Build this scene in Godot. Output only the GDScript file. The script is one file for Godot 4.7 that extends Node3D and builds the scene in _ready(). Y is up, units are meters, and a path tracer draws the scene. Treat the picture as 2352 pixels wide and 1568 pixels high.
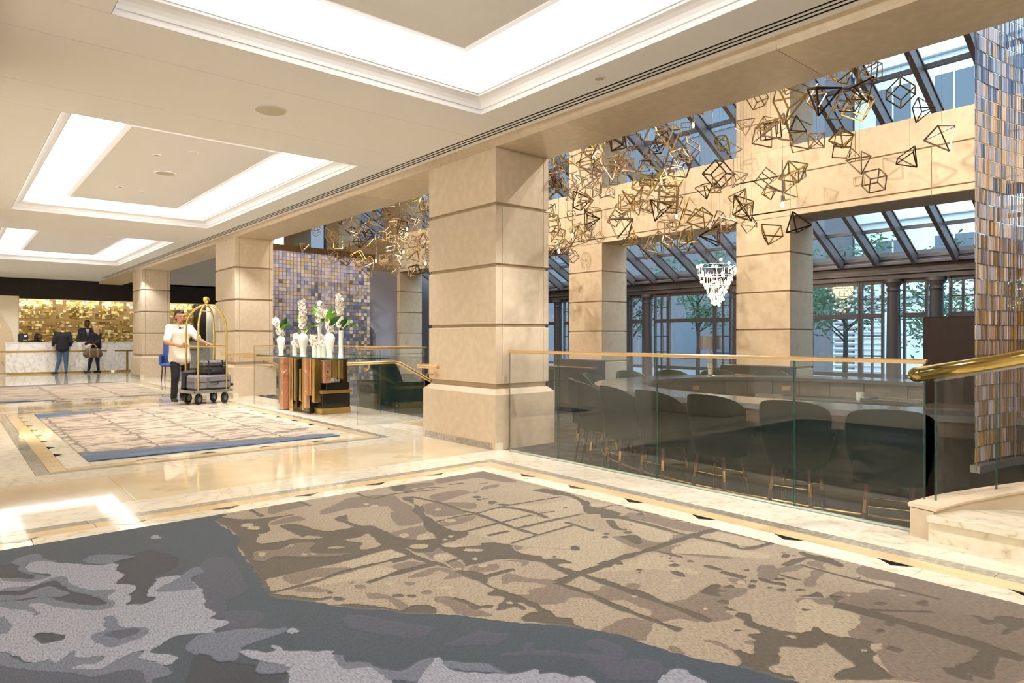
extends Node3D
# A hotel lobby with coffered ceiling, sunken bar, hanging wire polyhedra, reception desk and luggage cart.
# World: -z runs along the colonnade, +x points to the bar and the garden room. Floor of the lobby is y = 0, of the bar y = LOW.

const LOW := -0.45
const CEIL := 3.4
const SOFFIT := 3.3
const PITCH := 8.57

class Mb:
	var v := PackedVector3Array()
	var n := PackedVector3Array()
	var c := PackedColorArray()
	var uv := PackedVector2Array()
	var tint := Color.WHITE
	var coloured := false
	var has_uv := false
	func t3(a: Vector3, b: Vector3, d: Vector3, na: Vector3, nb: Vector3, nd: Vector3) -> void:
		v.append(a); v.append(d); v.append(b)
		n.append(na); n.append(nd); n.append(nb)
		if coloured:
			c.append(tint); c.append(tint); c.append(tint)
	func tri(a: Vector3, b: Vector3, d: Vector3) -> void:
		var m := (b - a).cross(d - a).normalized()
		t3(a, b, d, m, m, m)
	func quad(a: Vector3, b: Vector3, d: Vector3, e: Vector3) -> void:
		var m := (d - a).cross(e - b).normalized()
		t3(a, b, d, m, m, m)
		t3(a, d, e, m, m, m)
	func quad_n(a: Vector3, b: Vector3, d: Vector3, e: Vector3, na: Vector3, nb: Vector3, nd: Vector3, ne: Vector3) -> void:
		t3(a, b, d, na, nb, nd)
		t3(a, d, e, na, nd, ne)
	func quad_out(a: Vector3, b: Vector3, d: Vector3, e: Vector3, away: Vector3) -> void:
		if (d - a).cross(e - b).dot(away) >= 0.0:
			quad(a, b, d, e)
		else:
			quad(e, d, b, a)
	func tri_out(a: Vector3, b: Vector3, d: Vector3, away: Vector3) -> void:
		if (b - a).cross(d - a).dot(away) >= 0.0:
			tri(a, b, d)
		else:
			tri(a, d, b)
	func box(p: Vector3, s: Vector3, bs := Basis(), bev := 0.0) -> void:
		var h := s * 0.5
		var b := minf(bev, minf(h.x, minf(h.y, h.z)) * 0.9)
		if b <= 0.0:
			var k := []
			for i in 8:
				k.append(p + bs * Vector3(h.x if i & 1 else -h.x, h.y if i & 2 else -h.y, h.z if i & 4 else -h.z))
			for f in [[0, 2, 6, 4], [1, 3, 7, 5], [0, 1, 5, 4], [2, 3, 7, 6], [0, 1, 3, 2], [4, 5, 7, 6]]:
				quad_out(k[f[0]], k[f[1]], k[f[2]], k[f[3]], (k[f[0]] + k[f[2]]) * 0.5 - p)
			return
		var q := []
		for i in 8:
			var sg := Vector3(1 if i & 1 else -1, 1 if i & 2 else -1, 1 if i & 4 else -1)
			var row := []
			for ax in 3:
				var w := Vector3(h.x - b, h.y - b, h.z - b)
				w[ax] = h[ax]
				row.append(p + bs * (w * sg))
			q.append(row)
		for ax in 3:
			for sg in 2:
				var ids := []
				for i in 8:
					if ((i >> ax) & 1) == sg:
						ids.append(i)
				quad_out(q[ids[0]][ax], q[ids[1]][ax], q[ids[3]][ax], q[ids[2]][ax], (q[ids[0]][ax] + q[ids[3]][ax]) * 0.5 - p)
		for ax in 3:
			var a1 := (ax + 1) % 3
			var a2 := (ax + 2) % 3
			for i in 8:
				if (i >> ax) & 1:
					continue
				var j: int = i | (1 << ax)
				quad_out(q[i][a1], q[j][a1], q[j][a2], q[i][a2], (q[i][a1] + q[j][a2]) * 0.5 - p)
		for i in 8:
			tri_out(q[i][0], q[i][1], q[i][2], q[i][0] - p)
	func span(a: Vector3, b: Vector3, bev := 0.0) -> void:
		box((a + b) * 0.5, (b - a).abs(), Basis(), bev)
	func bar(a: Vector3, b: Vector3, w: float, h: float, bev := 0.0) -> void:
		var z := (b - a).normalized()
		var x := (Vector3.UP if absf(z.y) < 0.95 else Vector3.RIGHT).cross(z).normalized()
		box((a + b) * 0.5, Vector3(w, h, a.distance_to(b)), Basis(x, z.cross(x), z), bev)
	func tube(p: PackedVector3Array, r, sides := 8, caps := true) -> void:
		var m := p.size()
		var t := (p[1] - p[0]).normalized()
		var u := (Vector3.UP if absf(t.y) < 0.9 else Vector3.RIGHT).cross(t).normalized()
		var rings := []
		for i in m:
			var d := (p[mini(i + 1, m - 1)] - p[maxi(i - 1, 0)]).normalized()
			u = (u - d * u.dot(d)).normalized()
			var w := d.cross(u)
			var row := []
			for k in sides:
				var a := TAU * k / sides
				row.append(u * cos(a) + w * sin(a))
			rings.append(row)
		for i in m - 1:
			var r0: float = r[i] if r is Array else r
			var r1: float = r[i + 1] if r is Array else r
			for k in sides:
				var k2 := (k + 1) % sides
				var a0: Vector3 = rings[i][k]
				var a1: Vector3 = rings[i][k2]
				var b0: Vector3 = rings[i + 1][k]
				var b1: Vector3 = rings[i + 1][k2]
				quad_n(p[i] + a0 * r0, p[i] + a1 * r0, p[i + 1] + b1 * r1, p[i + 1] + b0 * r1, a0, a1, b1, b0)
		if caps:
			var f: float = r[0] if r is Array else r
			var l: float = r[m - 1] if r is Array else r
			for k in sides:
				var k2 := (k + 1) % sides
				tri_out(p[0], p[0] + rings[0][k] * f, p[0] + rings[0][k2] * f, p[0] - p[1])
				tri_out(p[m - 1], p[m - 1] + rings[m - 1][k] * l, p[m - 1] + rings[m - 1][k2] * l, p[m - 1] - p[m - 2])
	func lathe(prof: Array, sides := 20, xf := Transform3D()) -> void:
		# prof: Vector2(radius, height) from bottom to top
		var m := prof.size()
		var nn := []
		for i in m - 1:
			var d: Vector2 = prof[i + 1] - prof[i]
			nn.append(Vector2(d.y, -d.x).normalized())
		for i in m - 1:
			var na: Vector2 = nn[i]
			var nb: Vector2 = nn[i]
			if i > 0 and nn[i].dot(nn[i - 1]) > 0.6:
				na = (nn[i] + nn[i - 1]).normalized()
			if i < m - 2 and nn[i].dot(nn[i + 1]) > 0.6:
				nb = (nn[i] + nn[i + 1]).normalized()
			for k in sides:
				var a := TAU * k / sides
				var b := TAU * (k + 1) / sides
				var ca := Vector3(cos(a), 0, sin(a))
				var cb := Vector3(cos(b), 0, sin(b))
				var p0: Vector2 = prof[i]
				var p1: Vector2 = prof[i + 1]
				var up := Vector3.UP
				quad_n(xf * (cb * p0.x + up * p0.y), xf * (ca * p0.x + up * p0.y), xf * (ca * p1.x + up * p1.y), xf * (cb * p1.x + up * p1.y),
					(xf.basis * (cb * na.x + up * na.y)).normalized(), (xf.basis * (ca * na.x + up * na.y)).normalized(), (xf.basis * (ca * nb.x + up * nb.y)).normalized(), (xf.basis * (cb * nb.x + up * nb.y)).normalized())
	func ball(p: Vector3, r: Vector3, sides := 10, rows := 6, bs := Basis()) -> void:
		var prof := []
		for i in rows + 1:
			var a := -PI / 2 + PI * i / rows
			prof.append(Vector2(maxf(cos(a), 0.0), sin(a)))
		lathe(prof, sides, Transform3D(bs * Basis.from_scale(r), p))
	func prism(poly: PackedVector2Array, h0: float, h1: float, xf := Transform3D()) -> void:
		# polygon in the local xz plane, standing from h0 to h1 along local y
		var ids := Geometry2D.triangulate_polygon(poly)
		var up := xf.basis.y
		for i in range(0, ids.size(), 3):
			var a := poly[ids[i]]
			var b := poly[ids[i + 1]]
			var d := poly[ids[i + 2]]
			tri_out(xf * Vector3(a.x, h1, a.y), xf * Vector3(b.x, h1, b.y), xf * Vector3(d.x, h1, d.y), up)
			tri_out(xf * Vector3(a.x, h0, a.y), xf * Vector3(b.x, h0, b.y), xf * Vector3(d.x, h0, d.y), -up)
		var cw := Geometry2D.is_polygon_clockwise(poly)
		for i in poly.size():
			var a := poly[i]
			var b := poly[(i + 1) % poly.size()]
			var o := xf.basis * Vector3(b.y - a.y, 0, a.x - b.x) * (-1.0 if cw else 1.0)
			quad_out(xf * Vector3(a.x, h0, a.y), xf * Vector3(b.x, h0, b.y), xf * Vector3(b.x, h1, b.y), xf * Vector3(a.x, h1, a.y), o)
	func ring(x0: float, x1: float, z0: float, z1: float, prof: Array) -> void:
		# a moulding round the inside of a rectangle; prof: Vector2(inset, height)
		for i in prof.size() - 1:
			var p: Vector2 = prof[i]
			var q: Vector2 = prof[i + 1]
			var a := [Vector3(x0 + p.x, p.y, z0 + p.x), Vector3(x1 - p.x, p.y, z0 + p.x), Vector3(x1 - p.x, p.y, z1 - p.x), Vector3(x0 + p.x, p.y, z1 - p.x)]
			var b := [Vector3(x0 + q.x, q.y, z0 + q.x), Vector3(x1 - q.x, q.y, z0 + q.x), Vector3(x1 - q.x, q.y, z1 - q.x), Vector3(x0 + q.x, q.y, z1 - q.x)]
			for k in 4:
				var l := (k + 1) % 4
				quad(a[k], a[l], b[l], b[k])
	func sweep(path: PackedVector3Array, prof: PackedVector2Array) -> void:
		# a closed profile (x = sideways, y = up) carried along a path
		var m := path.size()
		var rows := []
		for i in m:
			var d := path[mini(i + 1, m - 1)] - path[maxi(i - 1, 0)]
			var side := Vector3.UP.cross(Vector3(d.x, 0, d.z)).normalized()
			var row := []
			for q in prof:
				row.append(path[i] + side * q.x + Vector3.UP * q.y)
			rows.append(row)
		for i in m - 1:
			var mid := (path[i] + path[i + 1]) * 0.5
			var off := Vector2.ZERO
			for q in prof:
				off += q / prof.size()
			for k in prof.size():
				var l := (k + 1) % prof.size()
				var ctr: Vector3 = Vector3.ZERO
				for q in rows[i]:
					ctr += q / prof.size()
				quad_out(rows[i][k], rows[i][l], rows[i + 1][l], rows[i + 1][k], (rows[i][k] + rows[i][l]) * 0.5 - ctr)
		for e in [0, m - 1]:
			for k in range(1, prof.size() - 1):
				tri_out(rows[e][0], rows[e][k], rows[e][k + 1], path[e] - path[1 if e == 0 else m - 2])
	func mesh() -> ArrayMesh:
		var a := []
		a.resize(Mesh.ARRAY_MAX)
		a[Mesh.ARRAY_VERTEX] = v
		a[Mesh.ARRAY_NORMAL] = n
		if coloured:
			a[Mesh.ARRAY_COLOR] = c
		if has_uv:
			a[Mesh.ARRAY_TEX_UV] = uv
		var am := ArrayMesh.new()
		am.add_surface_from_arrays(Mesh.PRIMITIVE_TRIANGLES, a)
		return am

var M := {}
var used := {}
var rng := RandomNumberGenerator.new()

func V(x: float, y: float, z: float) -> Vector3:
	return Vector3(x, y, z)

func path(a: Array) -> PackedVector3Array:
	return PackedVector3Array(a)

func numbered(base: String) -> String:
	if not used.has(base):
		used[base] = 0
		return base
	used[base] += 1
	return "%s_%03d" % [base, used[base]]

func tag(o: Node, label: String, cat: String, group := "") -> Node:
	o.set_meta("label", label)
	o.set_meta("category", cat)
	if group != "":
		o.set_meta("group", group)
	return o

func thing(called: String, label: String, cat: String, at := Vector3.ZERO, turn := 0.0, group := "") -> Node3D:
	var o := Node3D.new()
	o.name = numbered(called)
	add_child(o)
	o.position = at
	o.rotation.y = turn
	tag(o, label, cat, group)
	return o

func put(what, called: String, m: Material, parent: Node = null) -> MeshInstance3D:
	# what: an Mb or a Mesh; without a parent it stands at top level
	var o := MeshInstance3D.new()
	o.mesh = what.mesh() if what is Mb else what
	o.material_override = null
	o.set_surface_override_material(0, m)
	o.cast_shadow = GeometryInstance3D.SHADOW_CASTING_SETTING_ON
	if parent == null:
		o.name = numbered(called)
		add_child(o)
	else:
		o.name = called
		parent.add_child(o, true)
	return o

func setting(what, called: String, m: Material) -> MeshInstance3D:
	var o := put(what, called, m)
	o.set_meta("kind", "structure")
	return o

func frame_of(called: String) -> Node3D:
	var o := Node3D.new()
	o.name = numbered(called)
	add_child(o)
	o.set_meta("kind", "structure")
	return o

func copy(o: Node3D, label := "") -> Node3D:
	var base := String(o.name)
	if base.length() > 4 and base[base.length() - 4] == "_" and base.right(3).is_valid_int():
		base = base.left(base.length() - 4)
	var r: Node3D = o.duplicate()
	r.name = numbered(base)
	add_child(r)
	if label != "":
		r.set_meta("label", label)
	return r

func rgb(r: float, g: float, b: float) -> Color:
	return Color(r / 255.0, g / 255.0, b / 255.0)

func mat(called: String, col: Color, rough := 0.6, metal := 0.0) -> StandardMaterial3D:
	var m := StandardMaterial3D.new()
	m.resource_name = called
	m.albedo_color = col
	m.roughness = rough
	m.metallic = metal
	M[called] = m
	return m

func noise(freq: float, kind := FastNoiseLite.TYPE_SIMPLEX_SMOOTH, oct := 4, warp := 0.0, sd := 1) -> FastNoiseLite:
	var f := FastNoiseLite.new()
	f.noise_type = kind
	f.frequency = freq
	f.fractal_octaves = oct
	f.seed = sd
	if warp > 0.0:
		f.domain_warp_enabled = true
		f.domain_warp_amplitude = warp
		f.domain_warp_frequency = freq * 0.7
	return f

func ramp(stops: Array) -> Gradient:
	var g := Gradient.new()
	var o := PackedFloat32Array()
	var c := PackedColorArray()
	for s in stops:
		o.append(s[0])
		c.append(s[1])
	g.offsets = o
	g.colors = c
	return g

func tex(f: FastNoiseLite, stops: Array, w := 512, h := 512) -> NoiseTexture2D:
	var t := NoiseTexture2D.new()
	t.width = w
	t.height = h
	t.seamless = true
	t.noise = f
	t.color_ramp = ramp(stops)
	return t

func tri_mat(called: String, t: Texture2D, scale: float, rough := 0.6, world := true) -> StandardMaterial3D:
	var m := mat(called, Color.WHITE, rough)
	m.albedo_texture = t
	m.uv1_triplanar = true
	m.uv1_world_triplanar = world
	m.uv1_scale = Vector3.ONE * scale
	return m
const RUG_SHAPES = [
["B",0,[230,38,233,50,224,52,210,49,215,42]],
["B",0,[269,24,285,15,311,29,299,57,283,50,267,44,247,47,250,37]],
["B",0,[180,145,190,143,203,148,213,157,213,162,199,161,190,157,182,161,179,155]],
["B",0,[231,168,243,171,245,178,230,180,229,176]],
["B",0,[260,114,284,115,280,125,266,134,258,130,259,118]],
["B",0,[177,166,185,167,188,174,190,177,188,180,177,169]],
["B",0,[201,193,205,195,209,204,209,217,204,222,205,205,200,200]],
["B",0,[188,33,197,32,203,40,200,60,194,70,188,60,186,46]],
["B",0,[228,0,247,-2,250,15,231,20,219,23]],
["B",0,[313,68,334,77,344,90,333,102,326,86,324,107,304,103,302,96,302,88]],
["B",0,[296,115,308,113,324,118,311,125,296,126,293,121]],
["B",0,[353,46,363,50,364,64,384,51,397,52,389,59,370,60,350,64,339,67,328,69,330,51]],
["B",0,[375,-1,418,-2,418,48,408,52,402,32,400,21,381,19,361,17]],
["B",0,[327,1,358,10,351,22,337,19,327,24,320,13]],
["B",0,[286,72,298,89,289,106,273,106,276,89]],
["B",0,[260,115,280,113,284,119,273,126,262,139,260,128]],
["B",0,[232,166,243,169,244,178,229,175]],
["B",0,[231,186,244,184,250,189,250,204,240,201,246,197,245,189,236,192,227,188]],
["B",0,[256,150,265,154,267,166,253,174,253,165]],
["B",0,[305,38,305,64,299,80,293,85,288,67]],
["B",0,[266,216,271,217,274,229,282,238,279,244,282,261,279,267,272,259,264,261,254,254,254,241,259,243,265,239,273,241,270,233,264,226,259,227,258,225]],
["B",0,[282,259,288,261,296,261,298,291,283,302,284,296,287,293,289,279,282,272,283,266]],
["B",0,[256,291,273,290,277,295,278,301,265,308,261,308,257,297]],
["B",0,[263,195,274,201,271,207,264,207,255,201]],
["B",0,[255,182,261,184,260,190,254,199,253,193]],
["B",0,[224,217,230,223,229,235,231,243,230,251,221,241,222,229,221,222]],
["B",0,[303,182,309,186,303,189,297,193,297,191]],
["B",0,[280,199,291,207,284,213,282,212,286,207]],
["B",0,[357,209,366,212,372,214,369,223,369,232,377,236,390,230,393,238,357,238,352,234,353,223]],
["B",0,[361,253,373,265,380,277,375,276,369,268]],
["B",0,[291,260,296,261,297,270,299,282,302,292,313,294,326,293,335,293,340,302,344,305,337,309,324,308,319,311,314,314,312,314,309,320,302,318,292,311,291,306,281,302,282,297,288,293,287,287,288,277,280,270]],
["B",0,[378,293,385,297,382,302,391,303,395,308,387,310,377,306,364,309,361,303,366,299]],
["B",0,[349,293,354,299,350,302,345,299]],
["B",0,[410,180,417,195,418,221,421,243,409,241,401,226,401,203,398,186]],
["B",0,[416,242,420,245,421,278,401,271,403,249]],
["B",0,[357,240,377,244,372,246,362,249,360,254,355,245]],
["B",0,[408,330,420,330,421,357,423,397,341,415,304,384,309,382,322,373,329,372,329,360,333,358,342,358,353,354,354,350,355,342,351,336,354,333,345,331,351,328,360,335,366,336,374,336,376,339,383,346,389,345,396,351,403,351,406,349,404,341,403,337,407,331]],
["B",0,[389,315,397,315,393,321,382,322,374,326,368,324,368,322,378,318,384,318]],
["B",0,[401,307,415,312,404,315,399,319,399,314]],
["B",0,[280,324,284,327,283,336,281,338,281,332]],
["B",0,[265,318,268,320,266,326,264,327,263,321]],
["B",0,[292,335,296,336,293,339,290,337]],
["B",0,[205,185,204,187,202,186,201,184,201,182,203,180,205,181,206,183]],
["B",0,[226,197,224,198,222,198,221,196,222,193,223,192,225,193,226,195]],
["B",0,[226,212,224,213,222,212,221,211,222,208,224,207,226,207,227,209]],
["B",0,[204,177,203,177,202,177,201,176,202,175,202,174,203,174,204,175]],
["L",0,[388,124,410,127,403,140,385,156,360,157,360,145,373,143,360,128,354,113]],
["L",0,[331,113,351,113,355,134,350,140,328,139]],
["L",0,[327,144,351,143,356,154,328,156]],
["L",0,[328,162,363,163,354,176,328,178,327,174]],
["L",0,[297,144,322,143,322,157,324,177,302,178,298,155]],
["L",0,[304,180,327,180,358,180,355,216,339,230,317,202,306,189]],
["L",0,[295,192,307,194,320,210,339,235,313,239,300,238,299,223,306,224,302,210]],
["L",0,[299,242,312,240,329,249,339,260,335,262,311,247]],
["L",0,[394,188,393,205,391,228,378,235,371,231,371,219,376,210]],
["L",0,[362,249,381,245,392,251,395,275,400,286,391,289,382,277,370,261]],
["L",0,[334,244,352,245,350,258,348,268,345,279,339,276,332,260,325,252,308,245,311,242]],
["L",0,[416,244,417,275,402,270,403,249]],
["L",0,[342,332,351,330,354,333,351,338,353,351,350,355,342,358,333,358,328,360,325,356,325,349,315,345]],
["L",0,[214,144,248,145,248,158,225,159,214,160]],
["L",0,[198,164,223,161,229,176,224,179,195,170,185,166]],
["L",0,[408,144,415,147,417,159,408,161,402,155]],
["L",0,[244,143,249,145,249,158,233,161]],
["D",0,[189,4,199,22,212,30,230,33,232,35,213,40,204,63,196,67,191,83,209,86,214,92,213,66,214,55,223,58,229,82,235,87,248,87,247,69,249,60,258,59,252,73,254,89,259,94,259,115,258,132,272,144,262,161,252,158,250,144,232,143,213,145,204,145,192,144,181,144,172,145,169,157,166,166,167,154,175,109,181,74,187,48,186,20]],
["B",0,[180,105,184,97,195,102,205,97,216,104,209,112,208,122,222,134,214,133,201,124,189,113,181,116,178,111]],
["T",0,[199,100,205,97,203,102]],
["T",0,[217,117,223,117,225,122,221,122]],
["T",0,[215,88,219,87,224,97,214,93]],
["T",0,[232,110,241,110,248,107,246,120,242,133,231,133,233,126,237,122]],
["T",0,[196,65,208,67,207,71,211,82,208,87,195,86,191,82,198,74]],
["D",0,[167,164,176,176,182,184,188,185,186,188,181,187,176,183,172,176,167,170]],
["D",0,[183,195,191,200,193,202,202,216,204,221,210,219,216,222,217,227,213,233,203,224,189,204]],
["D",0,[316,39,319,46,310,61,308,77,300,91,297,104,294,116,292,137,298,142,292,150,281,153,271,154,270,160,277,165,287,170,289,167,294,169,301,180,298,186,296,191,297,201,301,208,298,212,304,215,307,222,305,226,301,223,297,224,299,239,292,241,292,228,294,215,287,203,279,196,263,194,259,193,262,188,264,179,265,165,265,154,260,142,253,127,257,120,262,135,273,142,278,135,281,122,293,97,297,81,309,63,310,46]],
["D",0,[252,129,249,145,249,158,251,176,253,182,251,201,259,209,257,215,252,219,251,210,251,190,248,180,246,160,244,143]],
["D",0,[405,86,414,87,418,97,418,114,412,132,410,142,402,150,404,159,405,173,398,180,391,168,386,160,403,140,411,120,407,109,404,91]],
["D",0,[327,1,336,5,327,19,319,21,320,13]],
["D",0,[251,195,259,205,258,213,253,218,253,232,255,243,253,266,251,269,255,275,252,281,252,286,247,277,238,264,243,259,249,261,250,259,250,249,248,247,247,255,245,256,244,250,236,249,240,244,246,241,248,238,244,232,246,229,250,228,251,217,250,209]],
["D",0,[362,211,371,217,366,225,357,229,360,217]],
["D",0,[336,267,338,270,338,274,335,278,333,274]],
["D",0,[357,274,359,277,358,284,355,282,354,276]],
["D",0,[395,167,399,180,400,187,394,188,388,180,386,175]],
["D",0,[324,294,335,292,339,295,332,298,332,301,328,300,326,304,324,304,322,296]],
["D",0,[318,306,323,306,324,308,319,311]],
["D",0,[316,311,317,315,317,317,314,315]],
["D",0,[362,302,362,310,364,314,361,317,359,312,358,305]],
["D",0,[374,305,375,313,375,318,372,313]],
["D",0,[314,318,318,322,313,327,311,331,312,337,317,346,327,348,325,351,324,357,316,360,315,357,306,355,299,347,293,349,290,351,284,353,280,352,278,355,280,361,279,363,276,360,274,352,272,344,275,344,280,338,284,337,284,343,288,341,296,337,298,332,304,335,306,327,309,325,310,321]],
["D",0,[314,346,319,348,326,347,326,350,323,352,324,357,328,361,330,366,329,370,325,369,322,373,316,374,312,378,308,383,304,384,290,372,296,370,305,372,309,366,315,357,312,355,304,354,303,352]],
["D",0,[389,385,391,389,390,393,397,393,403,402,392,404,385,402,378,401,377,399,386,399,389,395,383,393,386,389]],
["D",0,[415,296,418,298,417,303,419,310,414,321,409,322,410,314,410,304]],
["D",0,[354,326,358,329,365,330,361,335,356,330]],
["D",0,[366,336,368,341,361,341,361,339]],
["D",0,[364,363,360,367,355,368,350,367,351,365,355,364]],
["D",0,[356,242,360,254,358,260,356,254,351,257,351,255,356,253]],
["D",3,[323,25,348,25,356,35]],
["D",4.5,[319,42,325,70,325,99,327,114,326,140,325,158,326,176]],
["D",3,[296,112,316,111,326,113,351,110,375,112,406,116]],
["D",5,[351,110,358,123,359,140,357,152]],
["D",3,[358,140,373,143]],
["D",3.5,[295,142,324,141,354,140]],
["D",4,[325,158,359,159,383,161]],
["D",3,[324,177,355,176,359,177]],
["D",4,[359,168,359,179,358,193]],
["D",3.4,[303,179,324,177]],
["D",4,[302,158,318,159]],
["D",5,[258,212,276,213]],
["D",4,[233,163,246,162]],
["D",4,[222,180,248,180]],
["D",4,[255,182,264,181]],
["D",7,[280,242,297,240,328,240]],
["D",5,[297,241,299,264]],
["D",4.5,[297,241,297,257,301,274,299,290]],
["D",4.5,[279,241,281,262,279,278,281,303]],
["D",5,[280,270,280,278,280,296,281,313]],
["D",5,[229,224,231,231,231,242]],
["D",7,[315,238,339,238,355,239,392,239,411,240,419,241]],
["D",5.5,[394,176,396,207,395,237,399,260,398,273,421,278]],
["D",6,[385,183,374,198,376,205]],
["D",6,[355,285,356,298]],
["D",5,[298,254,298,283,299,301]],
["D",7,[299,301,298,316]],
["D",5,[388,302,399,302,410,303]],
["D",3.5,[396,306,396,330,398,352,399,364,399,371]],
["D",10,[356,342,358,349,358,355,359,366,359,381,359,397,358,411]],
["D",3,[362,355,381,374]],
["D",12,[357,401,343,402,330,402]],
["D",8,[330,395,326,400,327,403]],
["D",5,[330,374,330,379]],
["D",4,[167,163,187,163,207,159,225,159,247,160]],
["D",4,[208,181,220,179,230,177,250,179]],
["D",6,[249,144,247,160,249,180]],
["D",4,[213,1,213,26]],
["D",3.5,[247,0,250,19]],
["D",3,[293,6,294,30,312,26,347,34]],
["D",3.4,[365,27,378,29]],
["D",3,[386,40,394,42]],
["D",3,[404,158,418,159,420,164]],
["D",3,[418,169,417,176,419,197]],
["D",4,[358,355,358,357]],
["D",0,[214,207,213,208,211,207,209,205,209,203,211,202,213,203,214,205]],
["D",0,[218,211,216,212,215,211,214,210,215,208,216,207,217,208,218,209]],
["D",0,[191,193,189,194,187,193,186,191,186,189,188,187,190,188,191,190]],
["D",0,[190,182,189,183,188,183,187,181,188,180,189,179,190,179,190,180]],
["D",0,[359,78,356,80,354,79,353,77,354,74,356,72,359,72,360,75]],
["D",0,[355,85,353,85,351,85,351,84,351,82,353,81,354,81,355,83]],
["D",0,[360,85,358,86,357,86,356,84,356,82,358,81,359,82,360,83]],
["D",0,[358,98,355,100,352,100,351,97,353,94,356,91,358,92,359,94]],
["D",0,[361,110,359,111,356,110,354,107,354,104,357,103,360,105,362,108]],
["D",0,[362,204,360,204,359,204,358,203,358,201,360,201,361,201,362,203]],
["D",0,[356,208,354,209,353,208,352,207,353,205,355,204,357,205,357,206]],
["D",0,[388,141,386,142,385,141,385,140,385,139,386,139,388,139,388,140]],
["D",0,[327,211,324,213,322,212,322,210,323,208,326,206,329,206,329,208]],
["D",0,[237,244,236,244,234,244,233,242,233,240,235,240,237,240,238,242]],
["D",0,[307,213,306,213,305,213,304,212,305,211,306,211,307,211,307,212]],
["D",0,[360,193,358,194,356,194,356,192,357,190,359,189,361,189,361,191]],
["D",0,[301,255,300,255,298,255,298,254,298,252,300,252,301,252,302,254]],
["D",0,[319,243,317,244,315,243,314,241,315,239,317,238,319,239,320,241]],
["D",0,[326,244,324,245,322,244,322,242,322,241,325,240,327,241,327,242]],
["D",0,[347,266,345,266,342,265,341,263,342,261,345,261,347,262,348,264]],
["D",0,[358,267,356,267,355,266,354,265,355,264,356,264,358,264,359,265]],
["D",0,[350,260,349,260,348,260,347,259,348,258,349,258,350,258,350,259]],
["D",0,[374,211,372,212,370,211,369,209,370,207,372,207,374,207,375,209]],
["D",0,[356,208,355,208,353,208,353,207,353,205,355,204,357,205,357,206]],
["D",0,[326,257,325,258,323,257,323,256,323,255,325,255,326,255,326,256]],
["D",0,[322,260,321,260,320,259,321,258,322,258,323,258,323,259]],
["D",0,[352,251,351,251,350,251,350,250,351,249,352,250,353,250]],
["D",0,[388,200,387,200,386,200,386,199,386,198,387,198,388,198,389,199]],
["D",0,[422,215,420,215,418,214,417,213,418,211,420,211,422,212,422,213]],
["D",0,[421,221,419,221,418,221,418,220,419,219,420,218,421,219,421,220]],
["D",0,[414,188,412,190,410,189,409,187,411,185,414,184,416,184,416,186]],
["D",0,[406,296,403,297,401,296,400,294,402,293,405,292,407,293,408,295]],
["D",0,[409,298,408,298,407,298,407,297,407,296,408,296,409,296,410,297]],
["D",0,[368,293,367,294,366,293,365,292,366,291,367,291,368,292,369,292]],
["D",0,[300,329,299,329,298,328,297,327,298,327,299,327,300,327,300,328]],
["D",0,[342,337,341,338,339,337,339,336,340,336,341,335,342,336,343,337]],
["D",0,[350,308,348,308,346,308,345,306,347,305,349,304,351,305,351,306]],
["D",0,[342,301,340,302,338,301,337,299,338,298,340,297,342,298,343,300]],
["D",0,[354,314,353,314,352,314,352,313,352,312,353,312,354,312,355,313]],
["D",0,[357,319,355,320,353,319,352,317,353,316,355,316,357,316,358,318]],
["D",0,[363,325,361,325,359,324,358,323,359,322,361,322,363,323,364,324]],
["D",0,[370,312,368,312,366,311,365,309,366,308,368,308,370,309,371,310]],
["D",0,[357,304,354,305,353,304,352,303,353,302,356,301,357,302,358,303]],
["B",0,[308,271,304,272,301,271,300,269,302,266,305,265,308,266,309,268]],
["B",0,[410,292,409,292,408,292,407,291,408,290,409,290,410,290,410,291]],
["D",0,[391,369,387,370,384,369,384,367,386,365,390,365,393,366,393,368]],
["D",0,[376,357,373,357,371,356,370,354,371,353,373,353,375,354,376,356]],
["D",0,[345,368,342,368,341,367,340,366,341,365,343,365,345,365,346,367]],
["D",0,[401,336,400,336,399,336,398,335,399,334,400,334,401,335,402,335]],
["D",0,[342,337,341,338,340,337,339,336,340,335,341,335,342,336,343,337]],
["L",0,[218,192,217,193,215,193,215,191,215,189,217,187,218,188,219,189]],
["L",0,[190,168,189,169,187,168,186,167,186,165,187,164,189,165,190,167]],
["L",0,[186,105,185,107,183,107,182,105,183,102,184,100,186,100,187,103]],
["L",0,[204,120,203,121,202,121,201,119,201,118,202,117,203,117,204,119]],
["L",0,[208,123,207,124,206,124,205,122,205,121,206,120,207,121,208,122]],
["L",0,[201,43,199,46,197,45,195,42,195,38,197,35,200,35,202,39]],
["L",0,[202,52,200,55,198,54,196,51,196,47,198,44,201,45,203,48]],
["L",0,[265,127,263,129,261,129,260,126,261,123,263,121,265,121,266,124]],
["L",0,[284,42,283,43,281,43,280,41,281,39,282,37,284,37,285,39]],
["L",0,[287,51,285,53,283,52,282,50,282,47,284,46,286,46,288,49]],
["L",0,[237,214,235,215,233,213,231,211,231,209,233,208,235,210,237,212]],
["L",0,[316,89,314,90,312,90,311,88,312,85,314,84,316,84,317,86]],
["L",0,[307,118,304,120,301,119,300,116,301,113,304,111,306,112,308,114]],
["L",0,[266,126,264,127,262,127,261,124,262,122,264,120,266,121,267,123]],
["L",0,[285,146,284,147,282,147,282,145,282,144,284,143,285,143,286,144]],
["L",0,[279,148,278,149,277,149,276,148,277,146,278,146,279,146,279,147]],
["L",0,[271,188,270,189,269,189,269,187,269,186,271,185,272,185,272,186]],
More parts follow.
